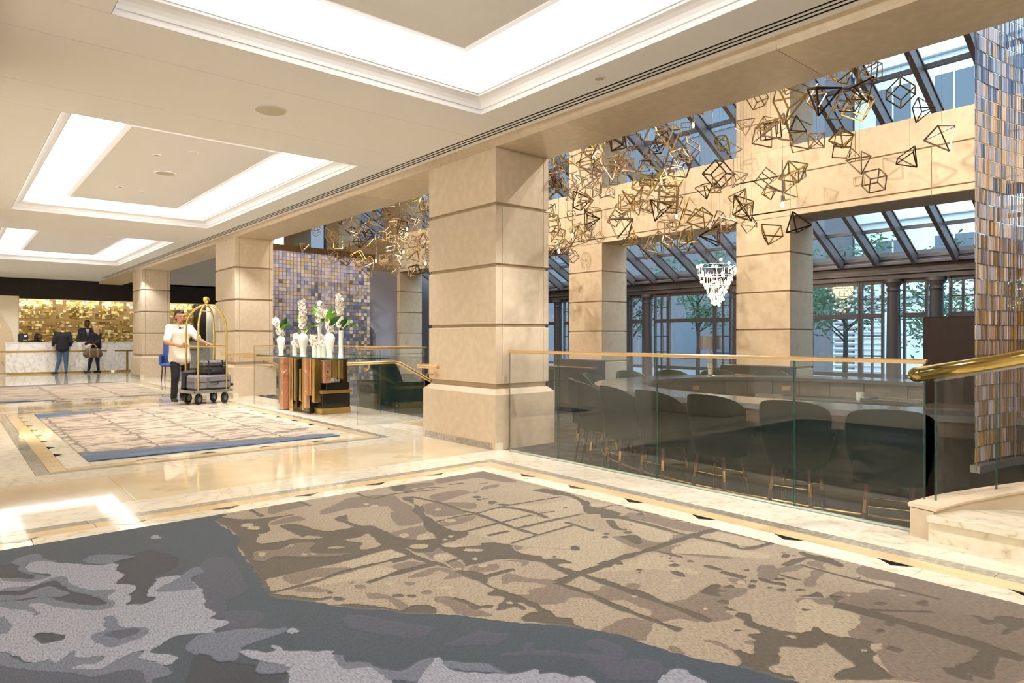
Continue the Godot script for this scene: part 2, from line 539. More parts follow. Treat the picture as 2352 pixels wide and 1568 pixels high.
["L",0,[283,178,281,179,277,177,274,173,274,171,277,170,280,172,283,176]],
["L",0,[280,164,277,165,273,163,270,159,270,156,273,155,277,157,280,161]],
["L",0,[274,137,271,140,267,140,266,137,268,132,271,129,275,129,276,132]],
["L",0,[262,176,259,178,255,178,253,174,255,169,259,166,262,167,264,171]],
["L",0,[263,152,260,154,256,152,254,149,255,145,257,143,261,145,264,148]],
["L",0,[247,246,246,247,245,246,244,245,245,244,246,244,247,244,247,245]],
["L",0,[234,220,233,220,232,220,231,219,231,217,232,217,233,217,234,218]],
["L",0,[269,200,268,201,266,200,265,199,265,197,267,196,269,197,270,199]],
["L",0,[256,195,255,196,254,195,253,194,253,193,254,192,256,193,256,194]],
["L",0,[237,214,235,214,233,213,231,211,231,209,233,208,236,209,237,212]],
["L",0,[329,279,327,280,325,279,324,278,325,276,327,275,330,276,330,278]],
["L",0,[321,283,319,284,317,283,316,281,317,280,319,279,321,280,322,281]],
["L",0,[308,308,307,307,306,307,307,306,308,306,309,306,309,307]],
["L",0,[296,278,295,279,294,278,294,277,295,276,296,277]],
["L",0,[312,264,311,264,309,263,309,262,310,261,312,262,312,263]],
["L",0,[312,346,310,347,309,346,309,345,309,344,311,344,312,345,312,346]],
["L",0,[351,301,349,302,347,301,346,300,347,298,349,298,351,298,352,300]],
["L",0,[321,370,320,370,319,369,318,369,319,368,320,368,321,369,322,369]],
["L",0,[330,372,328,372,326,372,325,370,326,369,328,369,330,370,331,371]],
["L",0,[319,375,317,376,316,375,316,374,317,374,318,374,319,374,319,375]],
["L",0,[374,342,373,342,371,342,371,341,371,340,372,340,374,341]],
["L",0,[393,359,392,359,390,358,390,357,390,356,392,356,393,357,393,358]],
["L",0,[405,349,402,350,400,349,399,347,401,346,404,345,406,346,407,348]],
["N",0,[189,0,186,14,185,31,186,43,185,53,186,63,183,71,180,78,176,93,176,104,174,109,174,120,172,126,171,138,168,149,168,158,166,165,167,170,172,176,176,183,180,188,183,196,189,204,195,211,201,218,203,223,219,240,226,251,236,265,247,277,252,286,258,297,261,307,260,305,262,319,264,327,268,337,273,346,275,353,276,360,287,385,294,408,299,424,172,430,11,293,-60,-51,74,-6]],
["S",0,[158,94,169,101,162,143,157,155,148,160,144,172,140,171,139,160,142,136,146,118]],
["S",0,[181,211,186,212,191,220,197,232,204,244,199,248,192,247,188,239,181,229,178,221]],
["S",0,[140,171,153,178,155,188,147,195,135,188,141,183]],
["S",0,[199,261,209,260,218,260,220,265,224,270,214,273,210,269]],
["S",0,[211,280,219,284,225,280,227,281,224,287,230,293,233,299,242,306,242,296,250,297,250,309,247,312,240,314,244,318,247,317,252,323,247,329,231,318,232,303,220,289,210,282]],
["S",0,[242,314,246,317,251,320,249,326,246,329,240,330,229,320,232,317,239,315]],
["G",0,[59,44,71,56,76,66,82,70,90,69,90,63,85,57,82,47,85,36,89,37,102,54,113,67,120,70,129,111,130,107,141,111,144,134,143,142,142,145,141,153,139,159,140,170,137,175,142,182,139,186,135,187,134,190,129,187,121,183,117,186,111,190,111,194,116,200,117,204,112,207,109,200,106,194,109,189,103,188,94,194,85,191,85,187,89,186,93,189,96,183,91,183,88,179,81,179,74,172,70,161,69,158,66,154,57,146]],
["K",0,[120,72,118,79,119,92,114,102,120,109,120,116,116,121,116,128,112,134,115,136,118,139,124,136,124,132,122,129,123,125,126,117,130,110,130,105,135,103,141,98,147,83,140,59,130,57,122,64]],
["M",0,[79,48,78,28,89,21,92,37,100,47,85,36,82,47,85,59,90,69,82,71,75,65,71,57]],
["K",0,[64,25,72,32,77,34,80,41,79,48,84,63,84,68,79,63,71,56,63,48]],
["M",0,[70,76,76,75,83,79,89,73,96,73,97,82,98,91,104,105,112,110,111,114,107,120,109,127,107,133,103,134,93,124,86,114,84,108,80,105,79,109,82,121,80,123,78,114,69,100]],
["K",0,[70,78,77,83,88,78,92,78,94,90,96,99,102,112,106,125,103,128,94,117,89,107,85,98,78,99,69,92]],
["M",0,[70,84,77,90,88,85,92,94,95,103,90,104,85,98,75,96,69,92]],
["K",0,[77,147,79,144,82,146,86,151,87,155,85,158,80,157,78,154,78,150]],
["M",0,[94,163,97,159,100,159,102,144,104,143,106,148,106,159,114,167,112,175,105,177,99,178,97,173,95,167]],
["S",0,[99,164,103,161,111,166,109,171,105,172,103,172,102,169]],
["M",0,[127,124,131,120,140,113,149,102,152,106,151,113,144,118,143,134,137,133,129,129]],
["M",0,[68,115,70,118,71,133,67,135]],
["M",0,[66,155,69,159,70,165,74,173,80,174,81,179,87,172,88,173,88,179,95,183,93,189,88,186,85,188,94,194,103,188,108,190,106,194,111,206,112,215,106,216,97,228,56,193,57,147]],
["S",0,[65,168,76,182,85,191,90,199,99,201,104,208,97,228,56,193,57,158]],
["M",0,[107,53,114,45,130,61,122,64,115,66]],
["M",0,[127,190,131,189,147,196,154,203,158,204,157,208,149,209,138,211,136,215,132,220,127,216,123,206,121,197]],
["G",0,[157,208,159,206,161,209,161,212,158,212,157,210]],
["G",0,[136,213,139,214,144,221,147,222,148,216,150,220,150,224,157,231,163,236,165,236,162,238,163,240,161,246,161,252,168,257,169,263,170,270,159,288,136,269,144,242,145,237,142,229,139,225,137,219]],
["K",0,[122,207,127,212,127,216,136,227,137,231,137,236,139,239,144,240,144,243,141,245,129,263,109,246]],
["M",0,[137,230,140,227,146,236,145,240,139,239,136,235]],
["M",0,[163,240,165,242,164,249,169,253,171,261,175,266,180,267,185,265,191,267,182,280,171,271,169,263,168,257,161,252,161,246]],
["G",0,[191,267,193,268,190,277,195,285,205,295,208,296,213,297,214,299,212,301,218,304,219,310,224,315,211,331,166,293]],
["M",0,[192,271,197,277,203,284,204,295,201,290,191,277]],
["G",0,[243,331,247,331,251,330,254,331,255,334,253,337,254,341,250,345,238,335]],
["G",0,[145,28,149,25,149,31,149,34,145,33]]
]

func materials() -> void:
	var vein := noise(0.006, FastNoiseLite.TYPE_SIMPLEX_SMOOTH, 5, 60.0, 3)
	vein.fractal_type = FastNoiseLite.FRACTAL_RIDGED
	var wm := [[0.0, rgb(240, 234, 220)], [0.5, rgb(238, 231, 215)], [0.76, rgb(230, 221, 200)], [0.9, rgb(208, 198, 174)], [1.0, rgb(172, 162, 138)]]
	var wt := tex(vein, wm, 1024, 1024)
	for i in 3:
		var m := tri_mat("white_marble_%d" % i, wt, 0.55 + 0.1 * i, 0.045)
		m.uv1_offset = V(0.3 * i, 0.0, 0.47 * i)
		m.albedo_color = [rgb(255, 255, 252), rgb(250, 247, 240), rgb(244, 241, 234)][i]
	var gv := noise(0.016, FastNoiseLite.TYPE_SIMPLEX_SMOOTH, 5, 40.0, 9)
	gv.fractal_type = FastNoiseLite.FRACTAL_RIDGED
	var gt := tex(gv, [[0.0, rgb(150, 144, 132)], [0.6, rgb(166, 160, 146)], [0.85, rgb(188, 180, 164)], [1.0, rgb(222, 214, 198)]], 512, 512)
	for i in 2:
		var m := tri_mat("grey_marble_%d" % i, gt, 1.3, 0.05)
		m.uv1_offset = V(0.37 * i, 0, 0.2 * i)
		m.albedo_color = [Color.WHITE, rgb(232, 230, 226)][i]
	var oc := noise(0.01, FastNoiseLite.TYPE_SIMPLEX_SMOOTH, 4, 20.0, 5)
	var ot := tex(oc, [[0.0, rgb(208, 180, 134)], [0.5, rgb(218, 192, 148)], [1.0, rgb(226, 204, 164)]])
	for i in 2:
		var m := tri_mat("ochre_marble_%d" % i, ot, 1.1, 0.045)
		m.uv1_scale = V(1.6, 1.0, 0.5) if i == 0 else V(0.5, 1.0, 1.6)
	tri_mat("beige_marble", tex(noise(0.006, FastNoiseLite.TYPE_SIMPLEX_SMOOTH, 5, 50.0, 15), [[0.0, rgb(212, 190, 152)], [0.45, rgb(220, 200, 164)], [0.8, rgb(226, 210, 178)], [1.0, rgb(206, 186, 150)]], 512, 512), 0.45, 0.04)
	mat("black_marble", rgb(28, 26, 26), 0.05)
	mat("grout", rgb(196, 182, 156), 0.5)
	var lime := noise(0.02, FastNoiseLite.TYPE_SIMPLEX_SMOOTH, 5, 10.0, 21)
	for i in 3:
		var b: float = [1.0, 0.97, 0.94][i]
		var m := tri_mat("limestone_%d" % i, tex(lime, [[0.0, rgb(206 * b, 187 * b, 158 * b)], [0.5, rgb(212 * b, 194 * b, 166 * b)], [1.0, rgb(220 * b, 203 * b, 176 * b)]], 512, 512), 0.7, 0.55)
		m.uv1_offset = V(0.3 * i, 0.2 * i, 0.1 * i)
	tri_mat("stain_stone", tex(noise(0.012, FastNoiseLite.TYPE_SIMPLEX_SMOOTH, 5, 30.0, 33), [[0.0, rgb(214, 188, 152)], [0.5, rgb(224, 200, 164)], [0.75, rgb(216, 192, 156)], [1.0, rgb(200, 174, 138)]], 512, 512), 0.5, 0.6)
	mat("groove", rgb(180, 160, 130), 0.8)
	mat("plaster", rgb(238, 238, 238), 0.75)
	mat("plaster_white", rgb(242, 238, 230), 0.7)
	mat("diffuser", rgb(24, 21, 18), 0.6)
	mat("brass", rgb(224, 190, 120), 0.16, 1.0)
	mat("polished_brass", rgb(230, 202, 120), 0.09, 1.0)
	mat("satin_brass", rgb(226, 192, 140), 0.3, 1.0)
	mat("bronze", rgb(92, 72, 50), 0.35, 1.0)
	mat("gold_wire", rgb(208, 182, 118), 0.25, 1.0)
	mat("champagne_wire", rgb(208, 186, 160), 0.28, 1.0)
	mat("steel", rgb(190, 188, 186), 0.2, 1.0)
	mat("brushed_steel", rgb(160, 158, 155), 0.38, 1.0)
	mat("black_plastic", rgb(26, 26, 27), 0.5)
	mat("black_fascia", rgb(34, 26, 19), 0.6)
	var g := mat("clear_glass", Color(0.4, 0.55, 0.5, 0.03), 0.0)
	g.transparency = BaseMaterial3D.TRANSPARENCY_ALPHA
	var ge := mat("glass_edge", Color(0.16, 0.32, 0.27, 0.5), 0.1)
	ge.transparency = BaseMaterial3D.TRANSPARENCY_ALPHA
	var gw := mat("window_glass", Color(0.4, 0.5, 0.55, 0.03), 0.0)
	gw.transparency = BaseMaterial3D.TRANSPARENCY_ALPHA
	mat("pale_channel", rgb(176, 186, 168), 0.3)
	mat("green_leather", rgb(38, 56, 44), 0.42)
	M.green_leather.clearcoat_enabled = true
	M.green_leather.clearcoat = 0.15
	mat("walnut", rgb(74, 42, 26), 0.35)
	tri_mat("dark_wood", tex(noise(0.02, FastNoiseLite.TYPE_SIMPLEX_SMOOTH, 3, 0.0, 40), [[0.0, rgb(44, 27, 20)], [1.0, rgb(58, 36, 26)]], 256, 256), 1.0, 0.4)
	M.dark_wood.uv1_scale = V(6, 0.6, 6)
	mat("bar_top", rgb(112, 108, 108), 0.14)
	mat("bar_front", rgb(78, 62, 46), 0.45)
	tri_mat("bar_tile", tex(noise(0.03, FastNoiseLite.TYPE_SIMPLEX_SMOOTH, 3, 0.0, 41), [[0.0, rgb(112, 104, 98)], [1.0, rgb(142, 132, 122)]], 256, 256), 1.0, 0.4)
	mat("frame_brown", rgb(92, 76, 68), 0.45)
	M.frame_brown.clearcoat_enabled = true
	M.frame_brown.clearcoat = 0.3
	mat("blue_fabric", rgb(52, 74, 130), 0.8)
	mat("grey_fabric", rgb(126, 116, 104), 0.85)
	mat("dark_fabric", rgb(58, 50, 46), 0.85)
	mat("skin_tan", rgb(178, 126, 92), 0.55)
	mat("skin_dark", rgb(92, 58, 42), 0.5)
	mat("skin_light", rgb(216, 170, 140), 0.55)
	mat("shirt_white", rgb(238, 228, 212), 0.8)
	mat("cloth_black", rgb(24, 24, 26), 0.85)
	mat("suit_dark", rgb(40, 34, 36), 0.8)
	mat("jeans", rgb(62, 88, 116), 0.85)
	mat("jeans_dark", rgb(34, 36, 52), 0.85)
	mat("hair_black", rgb(18, 15, 14), 0.5)
	mat("hair_blond", rgb(150, 112, 70), 0.6)
	mat("hair_light", rgb(178, 136, 92), 0.6)
	mat("suitcase_grey", rgb(112, 108, 112), 0.55)
	mat("suitcase_black", rgb(30, 29, 30), 0.6)
	mat("suitcase_top", rgb(104, 104, 98), 0.7)
	mat("cart_carpet", rgb(70, 66, 60), 0.9)
	mat("vase_white", rgb(236, 234, 224), 0.12)
	mat("vase_frost", rgb(222, 230, 216), 0.25)
	mat("petal", rgb(248, 240, 228), 0.6)
	M.petal.backlight_enabled = true
	M.petal.backlight = Color(0.3, 0.3, 0.28)
	mat("petal_heart", rgb(190, 150, 90), 0.6)
	mat("leaf_green", rgb(104, 160, 36), 0.45)
	M.leaf_green.backlight_enabled = true
	M.leaf_green.backlight = Color(0.4, 0.5, 0.1)
	mat("leaf_dark", rgb(46, 92, 34), 0.45)
	mat("copper_plate", rgb(208, 164, 132), 0.35, 0.7)
	mat("smoke_mirror", rgb(60, 56, 52), 0.08, 0.6)
	mat("lamp_glow", Color.WHITE, 0.5)
	M.lamp_glow.emission_enabled = true
	M.lamp_glow.emission = rgb(255, 240, 214)
	M.lamp_glow.emission_energy_multiplier = 3.0
	mat("bulb_glow", Color.WHITE, 0.5)
	M.bulb_glow.emission_enabled = true
	M.bulb_glow.emission = rgb(255, 232, 196)
	M.bulb_glow.emission_energy_multiplier = 12.0
	mat("strip_glow", Color.WHITE, 0.5)
	M.strip_glow.emission_enabled = true
	M.strip_glow.emission = rgb(255, 240, 214)
	M.strip_glow.emission_energy_multiplier = 2.0
	mat("shade_silver", rgb(150, 148, 146), 0.35, 0.7)
	mat("outside_wall", rgb(205, 208, 206), 0.8)
	mat("outside_brick", rgb(96, 92, 92), 0.85)
	mat("outside_dark", rgb(70, 78, 84), 0.3)
	mat("outside_ground", rgb(110, 112, 112), 0.9)
	mat("bark", rgb(46, 38, 32), 0.9)
	mat("leaf_a", rgb(46, 74, 48), 0.6)
	mat("leaf_b", rgb(64, 92, 60), 0.6)
	for k in ["leaf_a", "leaf_b"]:
		M[k].backlight_enabled = true
		M[k].backlight = Color(0.25, 0.35, 0.2)
	var vc := mat("vertex_tint", Color.WHITE, 0.4)
	vc.vertex_color_use_as_albedo = true
	vc.metallic = 0.15
	var vg := mat("gold_mosaic_tint", Color.WHITE, 0.28)
	vg.vertex_color_use_as_albedo = true
	vg.metallic = 0.55
	tri_mat("low_carpet", tex(noise(0.012, FastNoiseLite.TYPE_SIMPLEX_SMOOTH, 4, 25.0, 51), [[0.0, rgb(44, 36, 32)], [0.5, rgb(72, 62, 54)], [1.0, rgb(110, 98, 88)]], 512, 512), 0.35, 0.95)
	tri_mat("bag_leather", tex(noise(0.08, FastNoiseLite.TYPE_CELLULAR, 1, 0.0, 61), [[0.0, rgb(84, 72, 52)], [1.0, rgb(116, 100, 70)]], 256, 256), 6.0, 0.6, false)
	mat("strap_tan", rgb(206, 156, 108), 0.6)
	mat("relief_cream", rgb(238, 224, 196), 0.6)
	mat("relief_sand", rgb(212, 190, 152), 0.6)
	mat("antique_gold", rgb(188, 158, 92), 0.3, 0.9)
	tri_mat("desk_marble", tex(vein, [[0.0, rgb(236, 234, 228)], [0.6, rgb(228, 225, 218)], [0.85, rgb(206, 202, 194)], [1.0, rgb(170, 166, 158)]], 512, 512), 0.8, 0.12)
	var tg := mat("table_glass", Color(0.4, 0.6, 0.55, 0.16), 0.0)
	tg.transparency = BaseMaterial3D.TRANSPARENCY_ALPHA
	mat("mosaic_ground", rgb(132, 108, 62), 0.5)
	mat("screen_back", rgb(150, 150, 168), 0.5)
	mat("niche_paint", rgb(168, 168, 182), 0.7)
	mat("glass_rim", rgb(30, 70, 62), 0.1)
	mat("speaker_cloth", rgb(196, 190, 170), 0.85)

const COFFERS = [[0.85, 4.0, -5.17, 1.25], [0.85, 4.0, -14.1, -7.72], [0.85, 4.0, -23.2, -16.6]]
const COVE_ENERGY := 7.5
const DOWNLIGHTS = [[4.16, -4.39], [4.17, -8.13], [4.21, -10.3], [4.21, -10.9], [4.21, -11.5], [4.22, -13.45], [4.24, -17.3], [4.24, -19.7], [4.24, -22.4]]
const UNSEEN_HALL_SPOTS = [[Vector3(6.2, 6.4, -2.4), Vector3(4.8, -3.2, 1.5), 34.0, 20.0], [Vector3(6.2, 6.4, -5.2), Vector3(4.8, -3.2, 1.5), 34.0, 20.0], [Vector3(6.2, 6.4, -8.2), Vector3(4.8, -3.2, 1.5), 34.0, 20.0], [Vector3(6.2, 6.4, -11.2), Vector3(4.8, -3.2, 1.5), 34.0, 20.0],
	[Vector3(6.2, 6.4, -14.2), Vector3(4.8, -3.2, 1.5), 34.0, 20.0], [Vector3(6.2, 6.4, -17.2), Vector3(4.8, -3.2, 1.5), 34.0, 18.0], [Vector3(8.6, 6.4, -3.4), Vector3(-3.4, -4.2, -2.3), 24.0, 18.0], [Vector3(7.2, 6.4, 2.2), Vector3(-1.4, -4.4, -3.6), 24.0, 24.0], [Vector3(7.6, 6.4, 2.4), Vector3(-1.8, -2.6, -3.8), 24.0, 18.0], [Vector3(9.4, 6.4, -12.6), Vector3(-0.8, -5.0, 0.0), 30.0, 16.0], [Vector3(7.0, 6.4, -11.8), Vector3(0.3, -4.6, -4.2), 30.0, 26.0]]
const ADDED_DESK_SPOTS = [0.4, 2.2, 4.0]
const UNSEEN_AISLE_PANELS = [1.5, -4.5, -10.5, -17.0, -24.0]
const RAFT_LIGHTS = [[2.43, -9.2], [2.43, -12.2], [2.0, -18.6], [2.95, -18.2], [2.43, -2.6], [2.43, 0.2]]

func area(called: String, at: Vector3, aim: Vector3, w: float, h: float, e: float, col: Color) -> void:
	var l := AreaLight3D.new()
	l.name = numbered(called)
	add_child(l)
	l.position = at
	var z := -aim.normalized()
	var x := (Vector3.UP if absf(z.y) < 0.95 else Vector3.RIGHT).cross(z).normalized()
	l.basis = Basis(x, z.cross(x), z)
	l.area_size = Vector2(w, h)
	l.light_energy = e
	l.light_color = col
	l.area_range = 60.0
	l.shadow_enabled = true

func spot(called: String, at: Vector3, aim: Vector3, angle: float, e: float, col: Color, size := 0.04) -> void:
	var l := SpotLight3D.new()
	l.name = numbered(called)
	add_child(l)
	l.position = at
	var z := -aim.normalized()
	var x := (Vector3.UP if absf(z.y) < 0.95 else Vector3.RIGHT).cross(z).normalized()
	l.basis = Basis(x, z.cross(x), z)
	l.spot_angle = angle
	l.spot_angle_attenuation = 0.5
	l.spot_range = 60.0
	l.light_energy = e
	l.light_color = col
	l.light_size = size
	l.shadow_enabled = true

func omni(called: String, at: Vector3, e: float, col: Color, size := 0.03) -> void:
	var l := OmniLight3D.new()
	l.name = numbered(called)
	add_child(l)
	l.position = at
	l.omni_range = 60.0
	l.light_energy = e
	l.light_color = col
	l.light_size = size
	l.shadow_enabled = true

func _ready() -> void:
	rng.seed = 20240
	# camera: level, lens shifted a little downwards
	var cam := Camera3D.new()
	cam.name = "camera"
	add_child(cam)
	cam.position = V(0, 1.22, 0)
	cam.rotation_degrees = V(0, -40.4, 0)
	cam.near = 0.05
	cam.far = 300.0
	cam.projection = Camera3D.PROJECTION_FRUSTUM
	cam.size = 2.0 * 0.05 * 784.0 / 1530.0
	cam.frustum_offset = Vector2(0, -9.0 / 1530.0 * 0.05)
	cam.current = true
	# dusk sky over the garden
	var env := Environment.new()
	env.background_mode = Environment.BG_SKY
	var sky := Sky.new()
	var sm := ProceduralSkyMaterial.new()
	sm.sky_top_color = rgb(150, 182, 212)
	sm.sky_horizon_color = rgb(190, 212, 224)
	sm.ground_bottom_color = rgb(80, 84, 86)
	sm.ground_horizon_color = rgb(150, 160, 166)
	sm.sky_energy_multiplier = 2.6
	sm.ground_energy_multiplier = 0.6
	sky.sky_material = sm
	env.sky = sky
	env.tonemap_mode = Environment.TONE_MAPPER_LINEAR
	env.tonemap_exposure = 1.15
	env.sdfgi_enabled = true
	env.ssao_enabled = true
	env.ssil_enabled = true
	var we := WorldEnvironment.new()
	we.name = "surroundings"
	we.environment = env
	add_child(we)
	lights()
	materials()
	shell()
	floors()
	rugs()
	columns()
	atrium_wall()
	garden_room()
	outside()
	balustrades()
	stair()
	screens()
	bar()
	stools()
	sculpture()
	lounge()
	console()
	cart()
	reception()
	people()
	fittings()

func lights() -> void:
	var warm := rgb(254, 251, 252)
	for c in COFFERS:
		var x0: float = c[0]
		var x1: float = c[1]
		var z0: float = c[2]
		var z1: float = c[3]
		var lx := x1 - x0
		var lz := z1 - z0
		area("cove_light", V(x0 - 0.02, 3.585, (z0 + z1) / 2), V(1, 0.9, 0), lz, 0.05, COVE_ENERGY, warm)
		area("cove_light", V(x1 + 0.02, 3.585, (z0 + z1) / 2), V(-1, 0.9, 0), lz, 0.05, COVE_ENERGY, warm)
		area("cove_light", V((x0 + x1) / 2, 3.585, z0 - 0.02), V(0, 0.9, 1), lx, 0.05, COVE_ENERGY * 0.5, warm)
		area("cove_light", V((x0 + x1) / 2, 3.585, z1 + 0.02), V(0, 0.9, -1), lx, 0.05, COVE_ENERGY * 0.5, warm)
	for d in DOWNLIGHTS:
		spot("downlight_lamp", V(d[0], CEIL - 0.02, d[1]), V(0, -1, 0), 52.0, 4.5, warm)
	for d in RAFT_LIGHTS:
		spot("downlight_lamp", V(d[0], 3.58, d[1]), V(0, -1, 0), 58.0, 5.0, warm)
	# out-of-view spotlights under the hall roof, placed to light arcade, column, screens and lounge
	for h in UNSEEN_HALL_SPOTS:
		spot("unseen_hall_lamp", h[0], h[1], h[2], h[3], rgb(255, 248, 238), 0.05)
	for x in ADDED_DESK_SPOTS:  # fill lamps added to brighten the desk and the relief
		spot("added_desk_lamp", V(x, CEIL - 0.02, -25.6), V(0, -1, -0.65), 40.0, 4.0, warm)
	# out-of-view ceiling panels left of the colonnade, placed to brighten ceiling and columns
	for z in UNSEEN_AISLE_PANELS:
		area("unseen_aisle_lamp", V(-2.3, CEIL - 0.03, z), V(0.12, -1, 0), 3.6, 1.6, 6.5, warm)
	# wash over the reception wall from lamps out of view
	area("reception_wash", V(3.6, 2.62, -30.55), V(0, -0.75, -0.6), 10.5, 0.12, 8.0, rgb(255, 244, 222))
	area("reception_wash", V(3.6, 0.1, -30.5), V(0, 0.6, -0.7), 9.0, 0.1, 2.5, rgb(255, 244, 222))

func shell() -> void:
	# ceiling of the lobby: boards between the coffers, slots of the air diffuser, frames of the coffers
	var ce := frame_of("ceiling")
	var zs := [4.0, 1.25, -5.17, -5.8, -7.0, -7.72, -14.1, -14.8, -15.9, -16.6, -23.2, -30.2]
	var skip := {1: true, 5: true, 9: true}
	for i in zs.size() - 1:
		var a: float = zs[i]
		var b: float = zs[i + 1]
		for r in [[-4.2, 0.85], [0.85, 4.0], [4.0, 4.37]]:
			if skip.has(i) and r[0] == 0.85:
				continue
			var m := Mb.new()
			m.span(V(r[0], CEIL, a - 0.002), V(r[1], CEIL + 0.1, b + 0.002))
			put(m, "ceiling_board", M.plaster, ce)
	for f in [[4.398, 4.424], [4.450, 4.476]]:
		var m := Mb.new()
		m.span(V(f[0], CEIL, 4.0), V(f[1], CEIL + 0.004, -28.6))
		put(m, "diffuser_blade", M.plaster, ce)
		m = Mb.new()
		m.span(V(f[0] + 0.001, CEIL + 0.004, 4.0), V(f[1] - 0.001, CEIL + 0.08, -28.6))
		put(m, "diffuser_web", M.diffuser, ce)
	var m := Mb.new()
	m.span(V(4.504, CEIL, 4.0), V(4.57, CEIL + 0.1, -30.2))
	put(m, "ceiling_edge", M.plaster, ce)
	m = Mb.new()
	m.span(V(4.37, CEIL + 0.08, 4.0), V(4.504, CEIL + 0.12, -30.2))
	m.span(V(4.3705, CEIL + 0.003, 4.0), V(4.373, CEIL + 0.08, -28.6))
	m.span(V(4.501, CEIL + 0.003, 4.0), V(4.5035, CEIL + 0.08, -28.6))
	put(m, "diffuser_backing", M.diffuser, ce)
	m = Mb.new()
	m.span(V(4.37, CEIL, -28.6), V(4.504, CEIL + 0.08, -30.2))
	put(m, "ceiling_board", M.plaster, ce)
	m = Mb.new()
	m.span(V(-4.2, 4.0, 4.0), V(4.57, 4.2, -31.8))
	put(m, "slab", M.plaster, ce)
	for c in COFFERS:
		var x0: float = c[0]
		var x1: float = c[1]
		var z0: float = c[2]
		var z1: float = c[3]
		m = Mb.new()
		m.ring(x0, x1, z0, z1, [Vector2(0.003, 3.4), Vector2(0.003, 3.445), Vector2(0.02, 3.445), Vector2(0.03, 3.47), Vector2(0.055, 3.495), Vector2(0.09, 3.51), Vector2(0.13, 3.518), Vector2(0.13, 3.535), Vector2(0.15, 3.535), Vector2(0.15, 3.555), Vector2(0.13, 3.565), Vector2(-0.06, 3.565)])
		put(m, "coffer_moulding", M.plaster, ce)
		m = Mb.new()
		m.ring(x0, x1, z0, z1, [Vector2(-0.06, 3.5), Vector2(-0.06, 3.8), Vector2(0.04, 3.88), Vector2(0.9, 3.9), Vector2(1.6, 3.9)])
		put(m, "cove", M.plaster_white, ce)
		m = Mb.new()
		m.ring(x0 + 0.66, x1 - 0.66, z0 + 0.66, z1 - 0.66, [Vector2(0.06, 3.9), Vector2(0.06, 3.7), Vector2(0.02, 3.66), Vector2(0.0, 3.65), Vector2(0.0, 3.615), Vector2(0.03, 3.6), Vector2(0.09, 3.592), Vector2(0.09, 3.6)])
		m.span(V(x0 + 0.74, 3.6, z0 + 0.74), V(x1 - 0.74, 3.63, z1 - 0.74))
		put(m, "coffer_raft", M.plaster, ce)
		m = Mb.new()
		for s in [[x0 - 0.045, x0 - 0.03, z0, z1], [x1 + 0.03, x1 + 0.045, z0, z1], [x0, x1, z0 - 0.045, z0 - 0.03], [x0, x1, z1 + 0.03, z1 + 0.045]]:
			m.span(V(s[0], 3.567, s[2]), V(s[1], 3.58, s[3]))
		put(m, "cove_light_strip", M.strip_glow, ce)
	# beams over the two rows of columns, with thin facing slabs under the one in view
	var be := frame_of("trim_1")
	m = Mb.new()
	m.span(V(4.57, SOFFIT + 0.03, 4.0), V(5.36, 6.7, -30.2))
	put(m, "beam", M.limestone_0, be)
	var z := 4.0
	while z > -30.0:
		m = Mb.new()
		m.span(V(4.572, SOFFIT, z - 0.0025), V(5.34, SOFFIT + 0.035, maxf(z - 2.1425, -30.2) + 0.0025))
		put(m, "soffit_slab", M["limestone_%d" % (int(absf(z)) % 3)], be)
		z -= 2.1425
	m = Mb.new()
	m.span(V(-0.55, SOFFIT, 4.0), V(0.25, 3.4, -26))
	put(m, "beam", M.limestone_0, be)
	# outer walls and roofs
	m = Mb.new()
	m.span(V(-4.4, -0.6, 4.2), V(-4.2, 4.2, -31.8))
	setting(m, "wall_left", M.plaster)  # out of view, closes the lobby and bounces light back
	m = Mb.new()
	m.span(V(-4.4, -0.6, 4.0), V(12, 6.8, 4.2))
	setting(m, "wall_near", M.plaster)
	m = Mb.new()
	m.span(V(-4.4, -0.6, -31.6), V(12, 6.8, -31.8))
	setting(m, "wall_far", M.plaster)
	m = Mb.new()
	m.span(V(4.57, 6.6, 4.2), V(11.9, 6.8, -31.8))
	setting(m, "ceiling_hall", M.plaster)
	m = Mb.new()
	m.span(V(5.36, 3.35, -30.2), V(11, 6.6, -30.5))
	setting(m, "wall_over_reception", M.plaster_white)
	# black band over the reception niche
	var fa := frame_of("trim_2")
	var x := -4.2
	while x < 11.0:
		m = Mb.new()
		m.span(V(x + 0.003, 2.66, -30.2), V(minf(x + 2.2, 11.0) - 0.003, CEIL + 0.02, -30.4))
		put(m, "fascia_panel", M.black_fascia, fa)
		x += 2.2
	m = Mb.new()
	m.span(V(-4.2, 2.68, -30.4), V(11, 2.78, -31.6))
	put(m, "niche_ceiling", M.plaster_white, fa)

func tile(p: Node3D, called: String, x0: float, x1: float, z0: float, z1: float, m: Material, y := 0.0) -> void:
	if x1 - x0 < 0.01 or absf(z1 - z0) < 0.01:
		return
	var b := Mb.new()
	b.box(V((x0 + x1) / 2, y - 0.012, (z0 + z1) / 2), V(x1 - x0 - 0.003, 0.024, absf(z1 - z0) - 0.003), Basis(), 0.001)
	put(b, called, m, p)

func tiles(p: Node3D, called: String, x0: float, x1: float, z0: float, z1: float, sx: float, sz: float, kind: String, n: int) -> void:
	# z0 > z1: laid away from the camera
	var nx := maxi(1, roundi((x1 - x0) / sx))
	var nz := maxi(1, roundi((z0 - z1) / sz))
	for i in nx:
		for j in nz:
			tile(p, called, lerpf(x0, x1, float(i) / nx), lerpf(x0, x1, float(i + 1) / nx), lerpf(z0, z1, float(j) / nz), lerpf(z0, z1, float(j + 1) / nz), M["%s_%d" % [kind, rng.randi() % n]] if n > 0 else M[kind])

